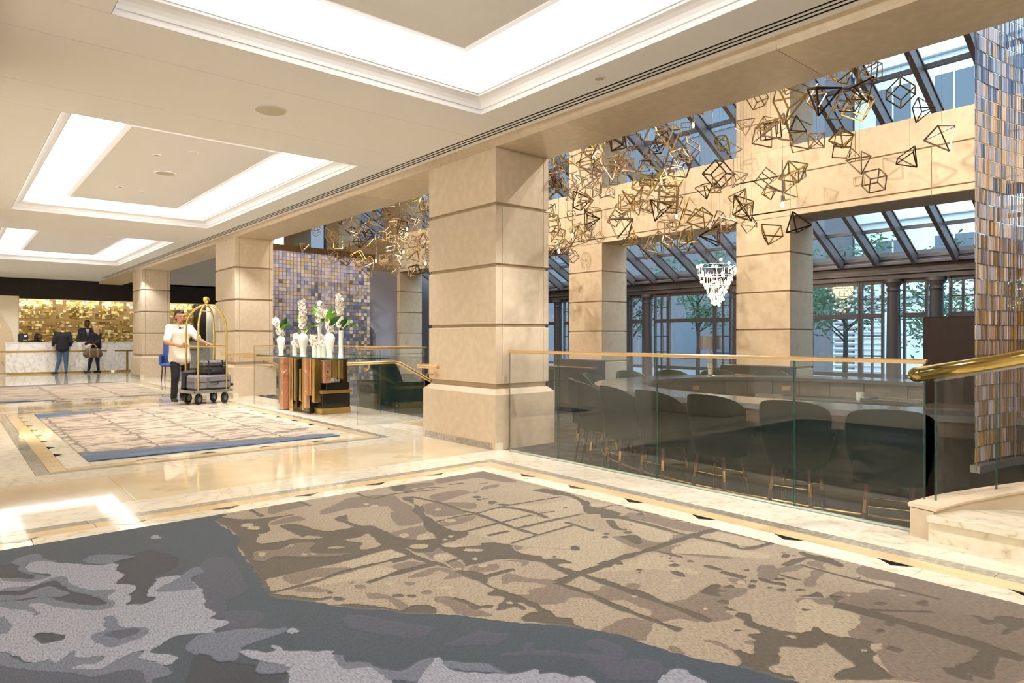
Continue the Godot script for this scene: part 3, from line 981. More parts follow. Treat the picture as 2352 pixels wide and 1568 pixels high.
func ring_tiles(p: Node3D, x0: float, x1: float, z0: float, z1: float) -> void:
	# bands round a rug: white with black corners, ochre, grey; z0 near, z1 far
	var w := 0.0
	for b in [["white_marble", 0.21, 3, 1.2], ["ochre_marble", 0.14, 2, 1.5], ["grey_marble", 0.11, 2, 0.9]]:
		var o: float = w + b[1]
		tiles(p, "band_tile", x1 + w, x1 + o, z0 + w, z1 - o, 9.0, b[3], b[0], b[2])
		tiles(p, "band_tile", x0 - o, x0 - w, z0 + o, z1 - w, 9.0, b[3], b[0], b[2])
		tiles(p, "band_tile", x0 - o, x1 + w, z1 - w, z1 - o, b[3], 9.0, b[0], b[2])
		if z0 < 0:
			tiles(p, "band_tile", x0 - w, x1 + o, z0 + o, z0 + w, b[3], 9.0, b[0], b[2])
		w = o
	var e := 0.21
	var k := 0
	var spots := []
	var z := z1 + 0.37
	while z < minf(z0 - 0.1, 0.5):
		spots.append([V(x1 + e, 0, z), 0.0])
		spots.append([V(x0 - e, 0, z), PI])
		z += 0.6
	var x := x1 - 0.38
	while x > x0 + 0.1:
		spots.append([V(x, 0, z1 - e), PI / 2])
		if z0 < 0:
			spots.append([V(x, 0, z0 + e), -PI / 2])
		x -= 0.6
	for s in spots:
		var m := Mb.new()
		m.prism(PackedVector2Array([Vector2(0, -0.1), Vector2(0, 0.1), Vector2(-0.07, 0.0)]), -0.01, 0.0012, Transform3D(Basis(Vector3.UP, s[1]), s[0]))
		put(m, "black_inlay", M.black_marble, p)

func floors() -> void:
	var fl := frame_of("floor")
	var m := Mb.new()
	m.span(V(-4.2, -0.6, 4.0), V(4.6, -0.024, -31.6))
	m.span(V(4.6, -0.6, -8.42), V(5.5, -0.024, -12.38))
	m.span(V(4.6, -0.6, -18.9), V(11.9, -0.024, -31.6))
	put(m, "screed", M.grout, fl)
	ring_tiles(fl, -0.5, 3.72, 1.2, -4.77)
	ring_tiles(fl, 1.07, 3.72, -7.65, -12.9)
	ring_tiles(fl, -0.5, 3.72, -15.6, -20.8)
	# aisle along the glass
	for a in [[1.7, -5.23], [-7.19, -13.36], [-15.14, -21.26]]:
		tiles(fl, "aisle_tile", 4.18, 4.62, a[0], a[1], 9.0, 1.7, "white_marble", 3)
	# cross bands between the rugs
	for a in [[-5.23, -5.62, -6.82, -7.19], [-13.36, -13.75, -14.75, -15.14]]:
		tiles(fl, "cross_tile", -4.2, 4.62, a[0], a[1], 1.6, 9.0, "white_marble", 3)
		tiles(fl, "cross_slab", -4.2, 4.62, a[1], a[2], 1.9, 9.0, "beige_marble", 0)
		tiles(fl, "cross_tile", -4.2, 4.62, a[2], a[3], 1.6, 9.0, "white_marble", 3)
	tiles(fl, "marble_tile", -1.2, 0.61, -7.19, -13.36, 0.6, 1.2, "white_marble", 3)
	tiles(fl, "marble_tile", -4.2, -0.96, 4.0, -5.23, 9.0, 9.0, "white_marble", 3)
	tiles(fl, "marble_tile", -4.2, -1.2, -7.19, -13.36, 9.0, 9.0, "white_marble", 3)
	tiles(fl, "marble_tile", -4.2, -0.96, -15.14, -21.26, 9.0, 9.0, "white_marble", 3)
	tiles(fl, "marble_tile", -0.96, 4.18, 4.0, 1.66, 9.0, 9.0, "white_marble", 3)
	tiles(fl, "marble_tile", -4.2, 4.62, -21.26, -31.6, 1.2, 1.2, "white_marble", 3)
	tiles(fl, "marble_tile", 4.62, 11.0, -18.9, -31.6, 1.6, 1.2, "white_marble", 3)
	tiles(fl, "landing_tile", 4.62, 5.52, -8.42, -12.38, 0.45, 1.0, "white_marble", 3)
	# the lower floor of bar hall and garden room
	m = Mb.new()
	m.span(V(4.6, -0.7, 4.0), V(18.4, LOW, -18.9))
	setting(m, "floor_low", M.low_carpet)
	# edge of the upper floor under the glass
	m = Mb.new()
	m.span(V(4.62, LOW, 4.0), V(4.68, -0.005, -5.6))
	m.span(V(5.5, LOW, -8.42), V(5.56, -0.002, -12.38))
	m.span(V(4.62, LOW, -8.42), V(5.56, -0.03, -8.38))
	m.span(V(4.62, LOW, -12.42), V(5.56, -0.03, -12.38))
	m.span(V(4.62, LOW, -18.9), V(11, -0.03, -18.85))
	setting(m, "trim_3", M.limestone_1)
	# steps down on both sides of the landing
	for s in [[-6.95, -8.38], [-12.42, -14.21]]:
		var st := frame_of("trim_4")
		for i in 3:
			m = Mb.new()
			m.span(V(4.62 + 0.34 * i, LOW, s[0]), V(4.98 + 0.34 * i, -0.15 * i, s[1]), 0.006)
			put(m, "step", M["white_marble_%d" % (i % 3)], st)

func rugs() -> void:
	var big := rug_texture()
	var relief := mat("rug_relief", Color.WHITE, 0.95)
	relief.albedo_texture = big[0]
	relief.heightmap_enabled = true
	relief.heightmap_texture = big[1]
	relief.heightmap_scale = 0.9
	var fib := noise(0.06, FastNoiseLite.TYPE_SIMPLEX_SMOOTH, 3, 0.0, 71)
	relief.detail_enabled = true
	relief.detail_blend_mode = BaseMaterial3D.BLEND_MODE_MUL
	relief.detail_albedo = tex(fib, [[0.0, rgb(150, 150, 152)], [0.45, rgb(214, 214, 214)], [1.0, rgb(255, 255, 255)]], 512, 512)
	relief.detail_uv_layer = BaseMaterial3D.DETAIL_UV_2
	relief.uv2_triplanar = true
	relief.uv2_world_triplanar = true
	relief.uv2_scale = V(3.4, 4, 1.1)
	relief.rim_enabled = true
	relief.rim = 0.3
	rug("woven_rug", "large rug of blue water and tan street pattern in the foreground", -0.5, 3.72, 1.2, -4.77, relief, false)
	var sm := mat("rug_small", Color.WHITE, 0.95)
	sm.albedo_texture = small_rug_texture()
	sm.rim_enabled = true
	sm.rim = 0.3
	rug("woven_rug", "tan street pattern rug with blue corners between the first two columns", 1.07, 3.72, -7.65, -12.9, sm, false)
	rug("woven_rug", "tan rug with a blue river edge before the reception", -0.5, 3.72, -15.6, -20.8, sm, true)

func rug(called: String, label: String, x0: float, x1: float, z0: float, z1: float, m: Material, flip: bool) -> void:
	var b := Mb.new()
	b.has_uv = true
	var y := 0.012
	var e := 0.008
	# rows of a flat pile with rounded edge
	var xs := [x0, x0 + e, x1 - e, x1]
	var zz := [z1, z1 + e, z0 - e, z0]
	var hs := [0.001, y, y, 0.001]
	for i in 3:
		for j in 3:
			var q := []
			for k in [[i, j], [i, j + 1], [i + 1, j + 1], [i + 1, j]]:
				var p := V(xs[k[0]], minf(hs[k[0]], hs[k[1]]), zz[k[1]])
				q.append(p)
			b.quad_out(q[0], q[1], q[2], q[3], Vector3.UP)
	for p in b.v:
		var u := (p.x - x0) / (x1 - x0)
		var w := (p.z - z1) / (z0 - z1)
		b.uv.append(Vector2(u, 1.0 - w) if flip else Vector2(u, w))
	tag(put(b, called, m), label, "rug")

func smooth(p: PackedVector2Array, closed: bool) -> PackedVector2Array:
	var out := PackedVector2Array()
	var n := p.size()
	for i in (n if closed else n - 1):
		var a := p[(i - 1 + n) % n] if closed else p[maxi(i - 1, 0)]
		var d := p[(i + 2) % n] if closed else p[mini(i + 2, n - 1)]
		var b := p[i]
		var c := p[(i + 1) % n]
		var steps := clampi(int(b.distance_to(c) / 6.0), 1, 8)
		for k in steps:
			out.append(b.cubic_interpolate(c, a, d, float(k) / steps))
	if not closed:
		out.append(p[n - 1])
	return out

func fill(im: Image, p: PackedVector2Array, col: Color) -> void:
	# scanline fill of a closed outline
	var lo := INF
	var hi := -INF
	for q in p:
		lo = minf(lo, q.y)
		hi = maxf(hi, q.y)
	var w := im.get_width()
	for y in range(maxi(0, floori(lo)), mini(im.get_height() - 1, ceili(hi)) + 1):
		var yc := y + 0.5
		var xs := PackedFloat32Array()
		for i in p.size():
			var a := p[i]
			var b := p[(i + 1) % p.size()]
			if (a.y <= yc) != (b.y <= yc):
				xs.append(a.x + (yc - a.y) / (b.y - a.y) * (b.x - a.x))
		xs.sort()
		for i in range(0, xs.size() - 1, 2):
			var x0 := maxi(0, roundi(xs[i]))
			var x1 := mini(w, roundi(xs[i + 1]))
			if x1 > x0:
				im.fill_rect(Rect2i(x0, y, x1 - x0, 1), col)

const RUG_TONES = {
	"T": [157, 141, 118, 200], "L": [170, 155, 129, 220], "B": [116, 100, 85, 170], "D": [80, 70, 54, 60],
	"N": [46, 60, 72, 150], "S": [62, 67, 83, 180], "K": [38, 44, 54, 110], "M": [93, 99, 114, 200], "G": [142, 144, 156, 235]}

func rug_texture() -> Array:
	var s := 3.43
	var w := int(422 * s)
	var h := int(597 * s)
	var im := Image.create(w, h, false, Image.FORMAT_RGB8)
	var hm := Image.create(w, h, false, Image.FORMAT_L8)
	var t: Array = RUG_TONES.T
	im.fill(rgb(t[0], t[1], t[2]))
	hm.fill(rgb(t[3], t[3], t[3]))
	var wob := noise(0.02, FastNoiseLite.TYPE_SIMPLEX_SMOOTH, 3, 0.0, 5)
	for o in RUG_SHAPES:
		var p := PackedVector2Array()
		var a: Array = o[2]
		for i in range(0, a.size(), 2):
			p.append(Vector2(a[i], a[i + 1]) * s)
		t = RUG_TONES[o[0]]
		var col := rgb(t[0], t[1], t[2])
		var hc := rgb(t[3], t[3], t[3])
		if o[1] > 0:
			p = smooth(p, false)
			var half: float = o[1] * s * 0.5
			var l := PackedVector2Array()
			var r := PackedVector2Array()
			for i in p.size():
				var d := (p[mini(i + 1, p.size() - 1)] - p[maxi(i - 1, 0)]).normalized().orthogonal()
				var k := half * (0.8 + 0.5 * wob.get_noise_2d(p[i].x, p[i].y))
				l.append(p[i] + d * k)
				r.append(p[i] - d * k)
			r.reverse()
			l.append_array(r)
			fill(im, l, col)
			fill(hm, l, hc)
		else:
			p = smooth(p, true)
			for i in p.size():
				p[i] += Vector2(wob.get_noise_2d(p[i].x * 3, p[i].y * 3), wob.get_noise_2d(p[i].y * 3, p[i].x * 3 + 900)) * 4.0
			fill(im, p, col)
			fill(hm, p, hc)
	hm.resize(w / 4, h / 4, Image.INTERPOLATE_LANCZOS)
	hm.resize(w / 2, h / 2, Image.INTERPOLATE_CUBIC)
	return [ImageTexture.create_from_image(im), ImageTexture.create_from_image(hm)]

func small_rug_texture() -> ImageTexture:
	var w := 520
	var h := 1000
	var a := noise(0.012, FastNoiseLite.TYPE_SIMPLEX_SMOOTH, 4, 30.0, 81)
	var im := Image.create(w, h, false, Image.FORMAT_RGB8)
	var tan_c := rgb(168, 151, 130)
	var bro := rgb(128, 111, 95)
	var olive := rgb(90, 79, 64)
	var blue := rgb(52, 74, 98)
	var slate := rgb(76, 94, 120)
	for y in h:
		for x in w:
			var n := a.get_noise_2d(x * 0.55, y * 1.7)
			var c := tan_c
			if n > 0.18:
				c = bro
			var g := absf(fmod(x + 14.0 * n + 2000.0, 130.0) - 65.0)
			var g2 := absf(fmod(y + 24.0 * n + 0.25 * x + 2000.0, 170.0) - 85.0)
			if g < 3.2 + 5.0 * n or g2 < 3.6 + 6.0 * n or n < -0.36:
				c = olive
			# water along the near edge and in the far corner
			var near := 905.0 + 30.0 * n + (x - 120.0) * 0.16
			if y > near:
				c = blue if n < 0.1 else slate
			elif y > near - 12.0:
				c = olive
			var far := 150.0 - x * 0.62 + 60.0 * n
			if y < far:
				c = slate if n > 0.0 else blue
			elif y < far + 12.0:
				c = olive
			im.set_pixel(x, y, c)
	return ImageTexture.create_from_image(im)

func columns() -> void:
	# three stone columns in view and their pendants behind the camera's left
	var labels := ["largest limestone column, beside the glass balustrade of the bar", "limestone column standing beside the luggage cart", "far limestone column before the reception desk"]
	for k in 3:
		var z1 := -5.64 - PITCH * k
		column(V(4.57, 0, z1 - 0.66), labels[k])
	for k in 3:
		var m := Mb.new()
		var z1 := -5.64 - PITCH * k
		m.span(V(-0.58, 0, z1 + 0.03), V(0.27, 0.62, z1 - 1.35), 0.02)
		for j in 4:
			m.span(V(-0.52, 0.7 + 0.655 * j, z1), V(0.24, 1.34 + 0.655 * j, z1 - 1.32), 0.01)
		m.span(V(-0.5, 0, z1 - 0.02), V(0.22, SOFFIT, z1 - 1.3))
		var o := setting(m, "column_left", M.limestone_0)

func column(at: Vector3, label: String) -> void:
	var c := thing("stone_column", label, "column", at)
	var core := Mb.new()
	core.span(V(0.03, 0.0, -0.635), V(0.765, SOFFIT, 0.635))
	put(core, "core", M.groove, c)
	var ys := [[0.712, 1.335], [1.372, 1.995], [2.032, 2.665], [2.702, 3.299]]
	for i in 4:
		for s in [[0.0, 0.088], [0.092, 0.708], [0.712, 0.79]]:
			var b := Mb.new()
			b.span(V(s[0], ys[i][0], -0.66), V(s[1], ys[i][1], 0.66), 0.004)
			put(b, "stone_block", M["limestone_%d" % ((i + int(s[0] * 10)) % 3)], c)
	var p := Mb.new()
	p.ring(-0.07, 0.86, -0.73, 0.73, [Vector2(0.0, 0.0), Vector2(0.0, 0.595), Vector2(0.055, 0.65), Vector2(0.09, 0.65)])
	var q := Mb.new()
	for f in [[V(-0.05, 0, -0.73), V(-0.05, 0, 0.73)]]:
		pass
	# plinth: a block with sloping shoulder
	var h0 := 0.595
	var h1 := 0.655
	var o := [Vector2(-0.05, -0.71), Vector2(0.84, -0.71), Vector2(0.84, 0.71), Vector2(-0.05, 0.71)]
	var t := [Vector2(0.012, -0.648), Vector2(0.778, -0.648), Vector2(0.778, 0.648), Vector2(0.012, 0.648)]
	for k in 4:
		var a: Vector2 = o[k]
		var b: Vector2 = o[(k + 1) % 4]
		var d: Vector2 = t[k]
		var e: Vector2 = t[(k + 1) % 4]
		var out := V((a.x + b.x) / 2 - 0.395, 0, (a.y + b.y) / 2)
		q.quad_out(V(a.x, 0, a.y), V(b.x, 0, b.y), V(b.x, h0, b.y), V(a.x, h0, a.y), out)
		q.quad_out(V(a.x, h0, a.y), V(b.x, h0, b.y), V(e.x, h1, e.y), V(d.x, h1, d.y), out + Vector3.UP * 0.3)
	q.quad_out(V(t[0].x, h1, t[0].y), V(t[1].x, h1, t[1].y), V(t[2].x, h1, t[2].y), V(t[3].x, h1, t[3].y), Vector3.UP)
	put(q, "plinth", M.limestone_1, c)
	for k in 2:
		var b := Mb.new()
		b.span(V(-0.058, 0.0, -0.66 + 0.66 * k + 0.002), V(-0.05, 0.075, 0.66 * k - 0.002), 0.001)
		put(b, "skirting_tile", M["grey_marble_%d" % k], c)
	var b := Mb.new()
	b.span(V(-0.05, 0.0, 0.71), V(0.05, 0.075, 0.718), 0.001)
	put(b, "skirting_tile", M.white_marble_1, c)

const ARCADE_X := 11.0
const ARCADE_D := 0.84
const BAY := 4.285

func atrium_wall() -> void:
	var w := frame_of("wall_arcade")
	var core := Mb.new()
	var x0 := ARCADE_X
	var x1 := ARCADE_X + ARCADE_D
	core.span(V(x0 + 0.025, 3.3, 4.0), V(x1 - 0.01, 4.5, -31.6))
	core.span(V(x0 + 0.025, 6.0, 4.0), V(x1, 6.8, -31.6))
	for k in range(-2, 6):
		var zc := -6.1 - BAY * k
		core.span(V(x0 + 0.025, LOW, zc - 0.49), V(x1 - 0.025, 6.6, zc + 0.49))
	put(core, "core", M.groove, w)
	var ys := [[0.05, 0.675], [0.712, 1.345], [1.372, 2.005], [2.032, 2.675], [2.702, 3.3]]
	for k in range(-1, 5):
		var zc := -6.1 - BAY * k
		for i in ys.size():
			var b := Mb.new()
			b.span(V(x0, ys[i][0], zc - 0.51), V(x1, ys[i][1], zc + 0.51), 0.005)
			put(b, "stone_block", M.stain_stone, w)
		for y in [[4.5, 5.0], [5.02, 5.65], [5.67, 6.0]]:
			var b := Mb.new()
			b.span(V(x0, y[0], zc - 0.51), V(x1, y[1], zc + 0.51), 0.005)
			put(b, "stone_block", M.stain_stone, w)
		# blocks of the spandrel
		for r in [[3.305, 3.395, 0.0], [3.415, 4.005, 0.0], [4.025, 4.5, 1.07]]:
			for j in 2:
				var za: float = zc + 0.51 + r[2] - j * BAY / 2
				var b := Mb.new()
				b.span(V(x0, r[0], za - 0.003), V(x1 - 0.02, r[1], za - BAY / 2 + 0.003), 0.005)
				put(b, "stone_block", M.stain_stone, w)
	# dark timber ledges with brass edge along the feet of the pillars
	for k in range(-1, 3):
		var zc := -6.1 - BAY * k
		var o := thing("pillar_ledge", ["dark wood ledge with brass edge at the pillar behind the screen", "dark wood ledge with brass edge under the pillar right of the chandelier", "dark wood ledge with brass edge under the pillar left of the chandelier", "dark wood ledge with brass edge at the pillar seen past the big column"][k + 1], "ledge", V(10.7, LOW, zc))
		var b := Mb.new()
		b.span(V(-0.05, 0.0, -0.62), V(0.3, 1.18, 0.62), 0.01)
		put(b, "panel", M.dark_wood, o)
		b = Mb.new()
		b.span(V(-0.3, 0.98, -0.75), V(-0.05, 1.03, 0.75), 0.005)
		put(b, "shelf", M.dark_wood, o)
		b = Mb.new()
		b.span(V(-0.306, 1.02, -0.75), V(-0.296, 1.045, 0.75), 0.002)
		put(b, "brass_edge", M.satin_brass, o)
		for s in [-0.6, 0.6]:
			b = Mb.new()
			b.span(V(-0.25, 0, s - 0.03), V(-0.19, 0.98, s + 0.03), 0.005)
			put(b, "leg", M.dark_wood, o)

const GX := 18.0

func garden_room() -> void:
	# entablature, paired columns, casements and the sloping glass roof
	var w := frame_of("wall_garden")
	var b := Mb.new()
	b.span(V(GX - 0.12, 2.66, 2.0), V(GX + 0.3, 2.78, -26), 0.01)
	b.span(V(GX - 0.2, 2.78, 2.0), V(GX + 0.3, 2.84, -26), 0.01)
	b.span(V(GX - 0.06, 2.84, 2.0), V(GX + 0.3, 3.0, -26), 0.01)
	b.span(V(GX - 0.3, 3.0, 2.0), V(GX + 0.3, 3.08, -26), 0.01)
	b.span(V(GX - 0.2, 3.08, 2.0), V(GX + 0.3, 3.32, -26))
	put(b, "entablature", M.frame_brown, w)
	b = Mb.new()
	b.span(V(GX - 0.05, LOW, 2.0), V(GX + 0.2, LOW + 0.22, -26), 0.01)
	put(b, "sill", M.frame_brown, w)
	var prof := [Vector2(0.22, 0.0), Vector2(0.22, 0.1), Vector2(0.19, 0.12), Vector2(0.2, 0.16), Vector2(0.17, 0.2), Vector2(0.165, 1.0), Vector2(0.14, 2.82), Vector2(0.16, 2.83), Vector2(0.16, 2.86), Vector2(0.14, 2.88), Vector2(0.14, 2.95), Vector2(0.19, 3.0), Vector2(0.19, 3.02), Vector2(0.22, 3.03), Vector2(0.22, 3.11)]
	var cm: ArrayMesh = null
	for k in range(-2, 5):
		var zc := -6.0 - BAY * k
		for s in [-0.47, 0.47]:
			if cm == null:
				b = Mb.new()
				b.lathe(prof, 20)
				cm = b.mesh()
			var o := put(cm, "round_column", M.frame_brown, w)
			o.position = V(GX - 0.02, LOW, zc + s)
		casement(w, zc - 0.27, zc + 0.27, 1, false)
		casement(w, zc - BAY + 0.72, zc - BAY + 1.28, 2, true)
		casement(w, zc - BAY + 1.28, zc - 1.28, 1, false)
		casement(w, zc - 1.28, zc - 0.72, 2, true)
	# roof
	var r := frame_of("ceiling_glass")
	var z := 1.8
	var y0 := 3.1
	var x0 := GX - 0.25
	var xe := ARCADE_X + ARCADE_D
	var y1 := y0 + (x0 - xe) * 0.55
	var d := V(xe - x0, y1 - y0, 0).normalized()
	var nrm := V(d.y, -d.x, 0) * (1.0 if -d.x > 0 else -1.0)
	while z > -25.5:
		b = Mb.new()
		b.bar(V(x0, y0 - 0.02, z), V(xe, y1 - 0.02, z), 0.09, 0.26, 0.008)
		put(b, "rafter", M.frame_brown, r)
		b = Mb.new()
		b.bar(V(x0, y0 + 0.13, z), V(xe, y1 + 0.13, z), 0.13, 0.04, 0.005)
		put(b, "rafter_cap", M.frame_brown, r)
		z -= BAY / 5
	for t in [0.0, 0.17, 0.5, 0.83, 0.99]:
		b = Mb.new()
		var p := V(lerpf(x0, xe, t), lerpf(y0, y1, t), 0) + nrm * 0.1
		b.span(V(p.x - 0.04, p.y - 0.04, 2.0), V(p.x + 0.04, p.y + 0.04, -25.5))
		put(b, "purlin", M.frame_brown, r)
	b = Mb.new()
	var g0 := V(x0 + 0.2, y0 - 0.11, 0) + nrm * 0.13
	var g1 := V(xe, y1, 0) + nrm * 0.13
	b.quad(g0 + V(0, 0, 2.0), g1 + V(0, 0, 2.0), g1 + V(0, 0, -26.0), g0 + V(0, 0, -26.0))
	put(b, "roof_pane", M.window_glass, r)
	# end walls
	b = Mb.new()
	b.span(V(12, -0.6, 2.0), V(GX + 0.3, 7, 2.2))
	b.span(V(12, -0.6, -26.2), V(GX + 0.3, 7, -26))
	b.span(V(11.84, -0.6, -21.0), V(GX, LOW, -26.2))
	setting(b, "wall_garden_end", M.frame_brown)

func casement(w: Node3D, za: float, zb: float, cols: int, bars: bool) -> void:
	# a window from sill to entablature with a transom, cols lights wide; za < zb
	var y0 := LOW + 0.2
	var yt := 1.77
	var y1 := 2.67
	var b := Mb.new()
	var f := 0.055
	b.span(V(GX, y0, za + 0.001), V(GX + 0.1, y1, za + f), 0.006)
	b.span(V(GX, y0, zb - f), V(GX + 0.1, y1, zb - 0.001), 0.006)
	b.span(V(GX + 0.004, y1 - 0.1, za + f), V(GX + 0.096, y1, zb - f), 0.006)
	b.span(V(GX + 0.004, yt - 0.06, za + f), V(GX + 0.096, yt + 0.06, zb - f), 0.006)
	put(b, "window_frame", M.frame_brown, w)
	b = Mb.new()
	if cols == 2:
		var zm := (za + zb) / 2
		b.span(V(GX + 0.02, y0, zm - 0.025), V(GX + 0.08, y1, zm + 0.025))
	if bars:
		for y in [0.25, 0.75, 1.26, 2.2]:
			b.span(V(GX + 0.03, y - 0.015, za), V(GX + 0.07, y + 0.015, zb))
	b.span(V(GX + 0.02, 0.2, za), V(GX + 0.08, 0.3, zb))
	put(b, "glazing_bars", M.frame_brown, w)
	b = Mb.new()
	b.quad(V(GX + 0.05, y0, za), V(GX + 0.05, y0, zb), V(GX + 0.05, y1, zb), V(GX + 0.05, y1, za))
	put(b, "pane", M.window_glass, w)

func outside() -> void:
	var b := Mb.new()
	b.span(V(18.4, -0.8, 30), V(60, -0.5, -60))
	setting(b, "ground_terrace", M.outside_ground)
	# a pale block across the garden
	var h := thing("pale_building", "pale stone office building seen through the upper glass roof", "building", V(34, -0.5, 0))
	b = Mb.new()
	b.span(V(0, 0, 24), V(8, 20, -14))
	put(b, "wall", M.outside_wall, h)
	for y in [3.6, 7.2, 10.8, 14.4, 18.0]:
		b = Mb.new()
		b.span(V(-0.25, y, 20), V(0, y + 0.35, -14), 0.02)
		put(b, "ledge", M.outside_wall, h)
		var z := 18.5
		while z > -13:
			b = Mb.new()
			b.span(V(-0.04, y + 0.9, z), V(0.02, y + 2.7, z - 1.5))
			var win := put(b, "window", M.outside_dark, h)
			b = Mb.new()
			b.span(V(-0.09, y + 0.82, z + 0.08), V(-0.04, y + 0.9, z - 1.58))
			b.span(V(-0.07, y + 0.9, z - 0.72), V(-0.04, y + 2.7, z - 0.78))
			put(b, "window_frame", M.outside_wall, win)
			z -= 2.5
	h = thing("brick_building", "brown brick building with dark windows behind the garden trees", "building", V(31, -0.5, -15))
	b = Mb.new()
	b.span(V(0, 0, 0.9), V(8, 26, -60))  # height and length chosen to darken the left windows
	put(b, "wall", M.outside_brick, h)
	for y in [0.6, 3.6, 6.6, 9.6, 12.6, 15.6]:
		var z := -1.0
		while z > -45:
			b = Mb.new()
			b.span(V(-0.04, y, z), V(0.02, y + 1.9, z - 1.6))
			put(b, "window", M.outside_dark, h)
			z -= 2.4
	var lw := Mb.new()
	lw.span(V(33.9, 0.2, -5.6), V(33.96, 1.9, -8.2))
	var lo := put(lw, "lit_window", M.lamp_glow)
	tag(lo, "brightly lit ground floor window across the terrace", "window")
	# white louvre screen
	var s := thing("louvre_screen", "white slatted screen standing on the terrace behind the tree", "screen", V(25, -0.5, -10.2))
	for i in 13:
		b = Mb.new()
		b.box(V(0, 0.5 + i * 0.2, 0), V(0.1, 0.09, 1.7), Basis(Vector3.BACK, 0.5), 0.004)
		put(b, "slat", M.outside_wall, s)
	for z in [-0.85, 0.1, 0.85]:
		b = Mb.new()
		b.box(V(0.06, 1.5, z), V(0.06, 3.0, 0.05))
		put(b, "post", M.outside_wall, s)
	# trees of the garden
	var spots := [[21.6, -9.2, 5.2, 1.5], [23.4, -7.2, 4.6, 1.2], [21.4, -5.0, 4.4, 1.1], [22.5, -15.2, 5.4, 1.5], [26.5, -12.6, 6.0, 1.5], [25.0, -3.2, 5.0, 1.4], [22.8, -18.8, 5.0, 1.6]]
	var names := ["slim garden tree before the white slatted screen", "garden tree behind the twin window bars", "young garden tree by the end column", "dense garden tree before the brick building", "tall garden tree spreading over the glass roof", "garden tree at the far side of the dark cabinet", "garden tree seen past the big stone column"]
	for i in spots.size():
		tree(spots[i], names[i], i)

func tree(s: Array, label: String, i: int) -> void:
	var t := thing("garden_tree", label, "tree", V(s[0], -0.5, s[1]), 0.0, "trees in the terrace garden")
	var r := RandomNumberGenerator.new()
	r.seed = 500 + i
	var hgt: float = s[2]
	var rad: float = s[3]
	var b := Mb.new()
	b.tube(path([V(0, 0, 0), V(0.04, hgt * 0.25, 0.02), V(-0.03, hgt * 0.5, 0.04), V(0.02, hgt * 0.85, 0)]), [0.09, 0.075, 0.06, 0.02], 7)
	put(b, "trunk", M.bark, t)
	var tips := []
	b = Mb.new()
	for k in 16:
		var a := TAU * k / 16.0 * 2.4
		var y := hgt * r.randf_range(0.3, 0.75)
		var e := V(cos(a) * rad * r.randf_range(0.5, 0.95), y + hgt * r.randf_range(0.08, 0.25), sin(a) * rad * r.randf_range(0.5, 0.95))
		b.tube(path([V(0, y, 0), V(e.x * 0.5, (y + e.y) * 0.5 + 0.08, e.z * 0.5), e]), [0.03, 0.018, 0.008], 5, false)
		tips.append(e)
		tips.append(V(e.x * 0.55, (y + e.y) * 0.5 + 0.1, e.z * 0.55))
	put(b, "branches", M.bark, t)
	b = Mb.new()
	for k in 1900:
		var p: Vector3 = tips[r.randi() % tips.size()] + V(r.randfn() * 0.24, r.randfn() * 0.2, r.randfn() * 0.24)
		var u := V(r.randfn(), r.randfn() * 0.5, r.randfn()).normalized()
		var w := u.cross(V(r.randfn(), r.randfn(), r.randfn())).normalized()
		var l := r.randf_range(0.06, 0.11)
		b.quad(p - u * l, p - w * l * 0.4, p + u * l, p + w * l * 0.4)
	var o := put(b, "leaves", M.leaf_a if i % 2 == 0 else M.leaf_b, t)
	o.set_meta("kind", "stuff")

func pane_box(p: Node3D, a: Vector3, b: Vector3, y0: float, y1: float) -> void:
	# a glass sheet standing between two points of the floor plan, with greenish edges
	var m := Mb.new()
	var d := (b - a).normalized()
	var s := d.cross(Vector3.UP) * 0.006
	var up0 := Vector3.UP * y0
	var up1 := Vector3.UP * y1
	a += d * 0.004
	b -= d * 0.004
	m.quad(a + s + up0, b + s + up0, b + s + up1, a + s + up1)
	m.quad(b - s + up0, a - s + up0, a - s + up1, b - s + up1)
	put(m, "pane", M.clear_glass, p)
	m = Mb.new()
	for e in [a, b]:
		m.bar(e + up0, e + up1, 0.011, 0.004)
	put(m, "pane_edge", M.glass_edge, p)

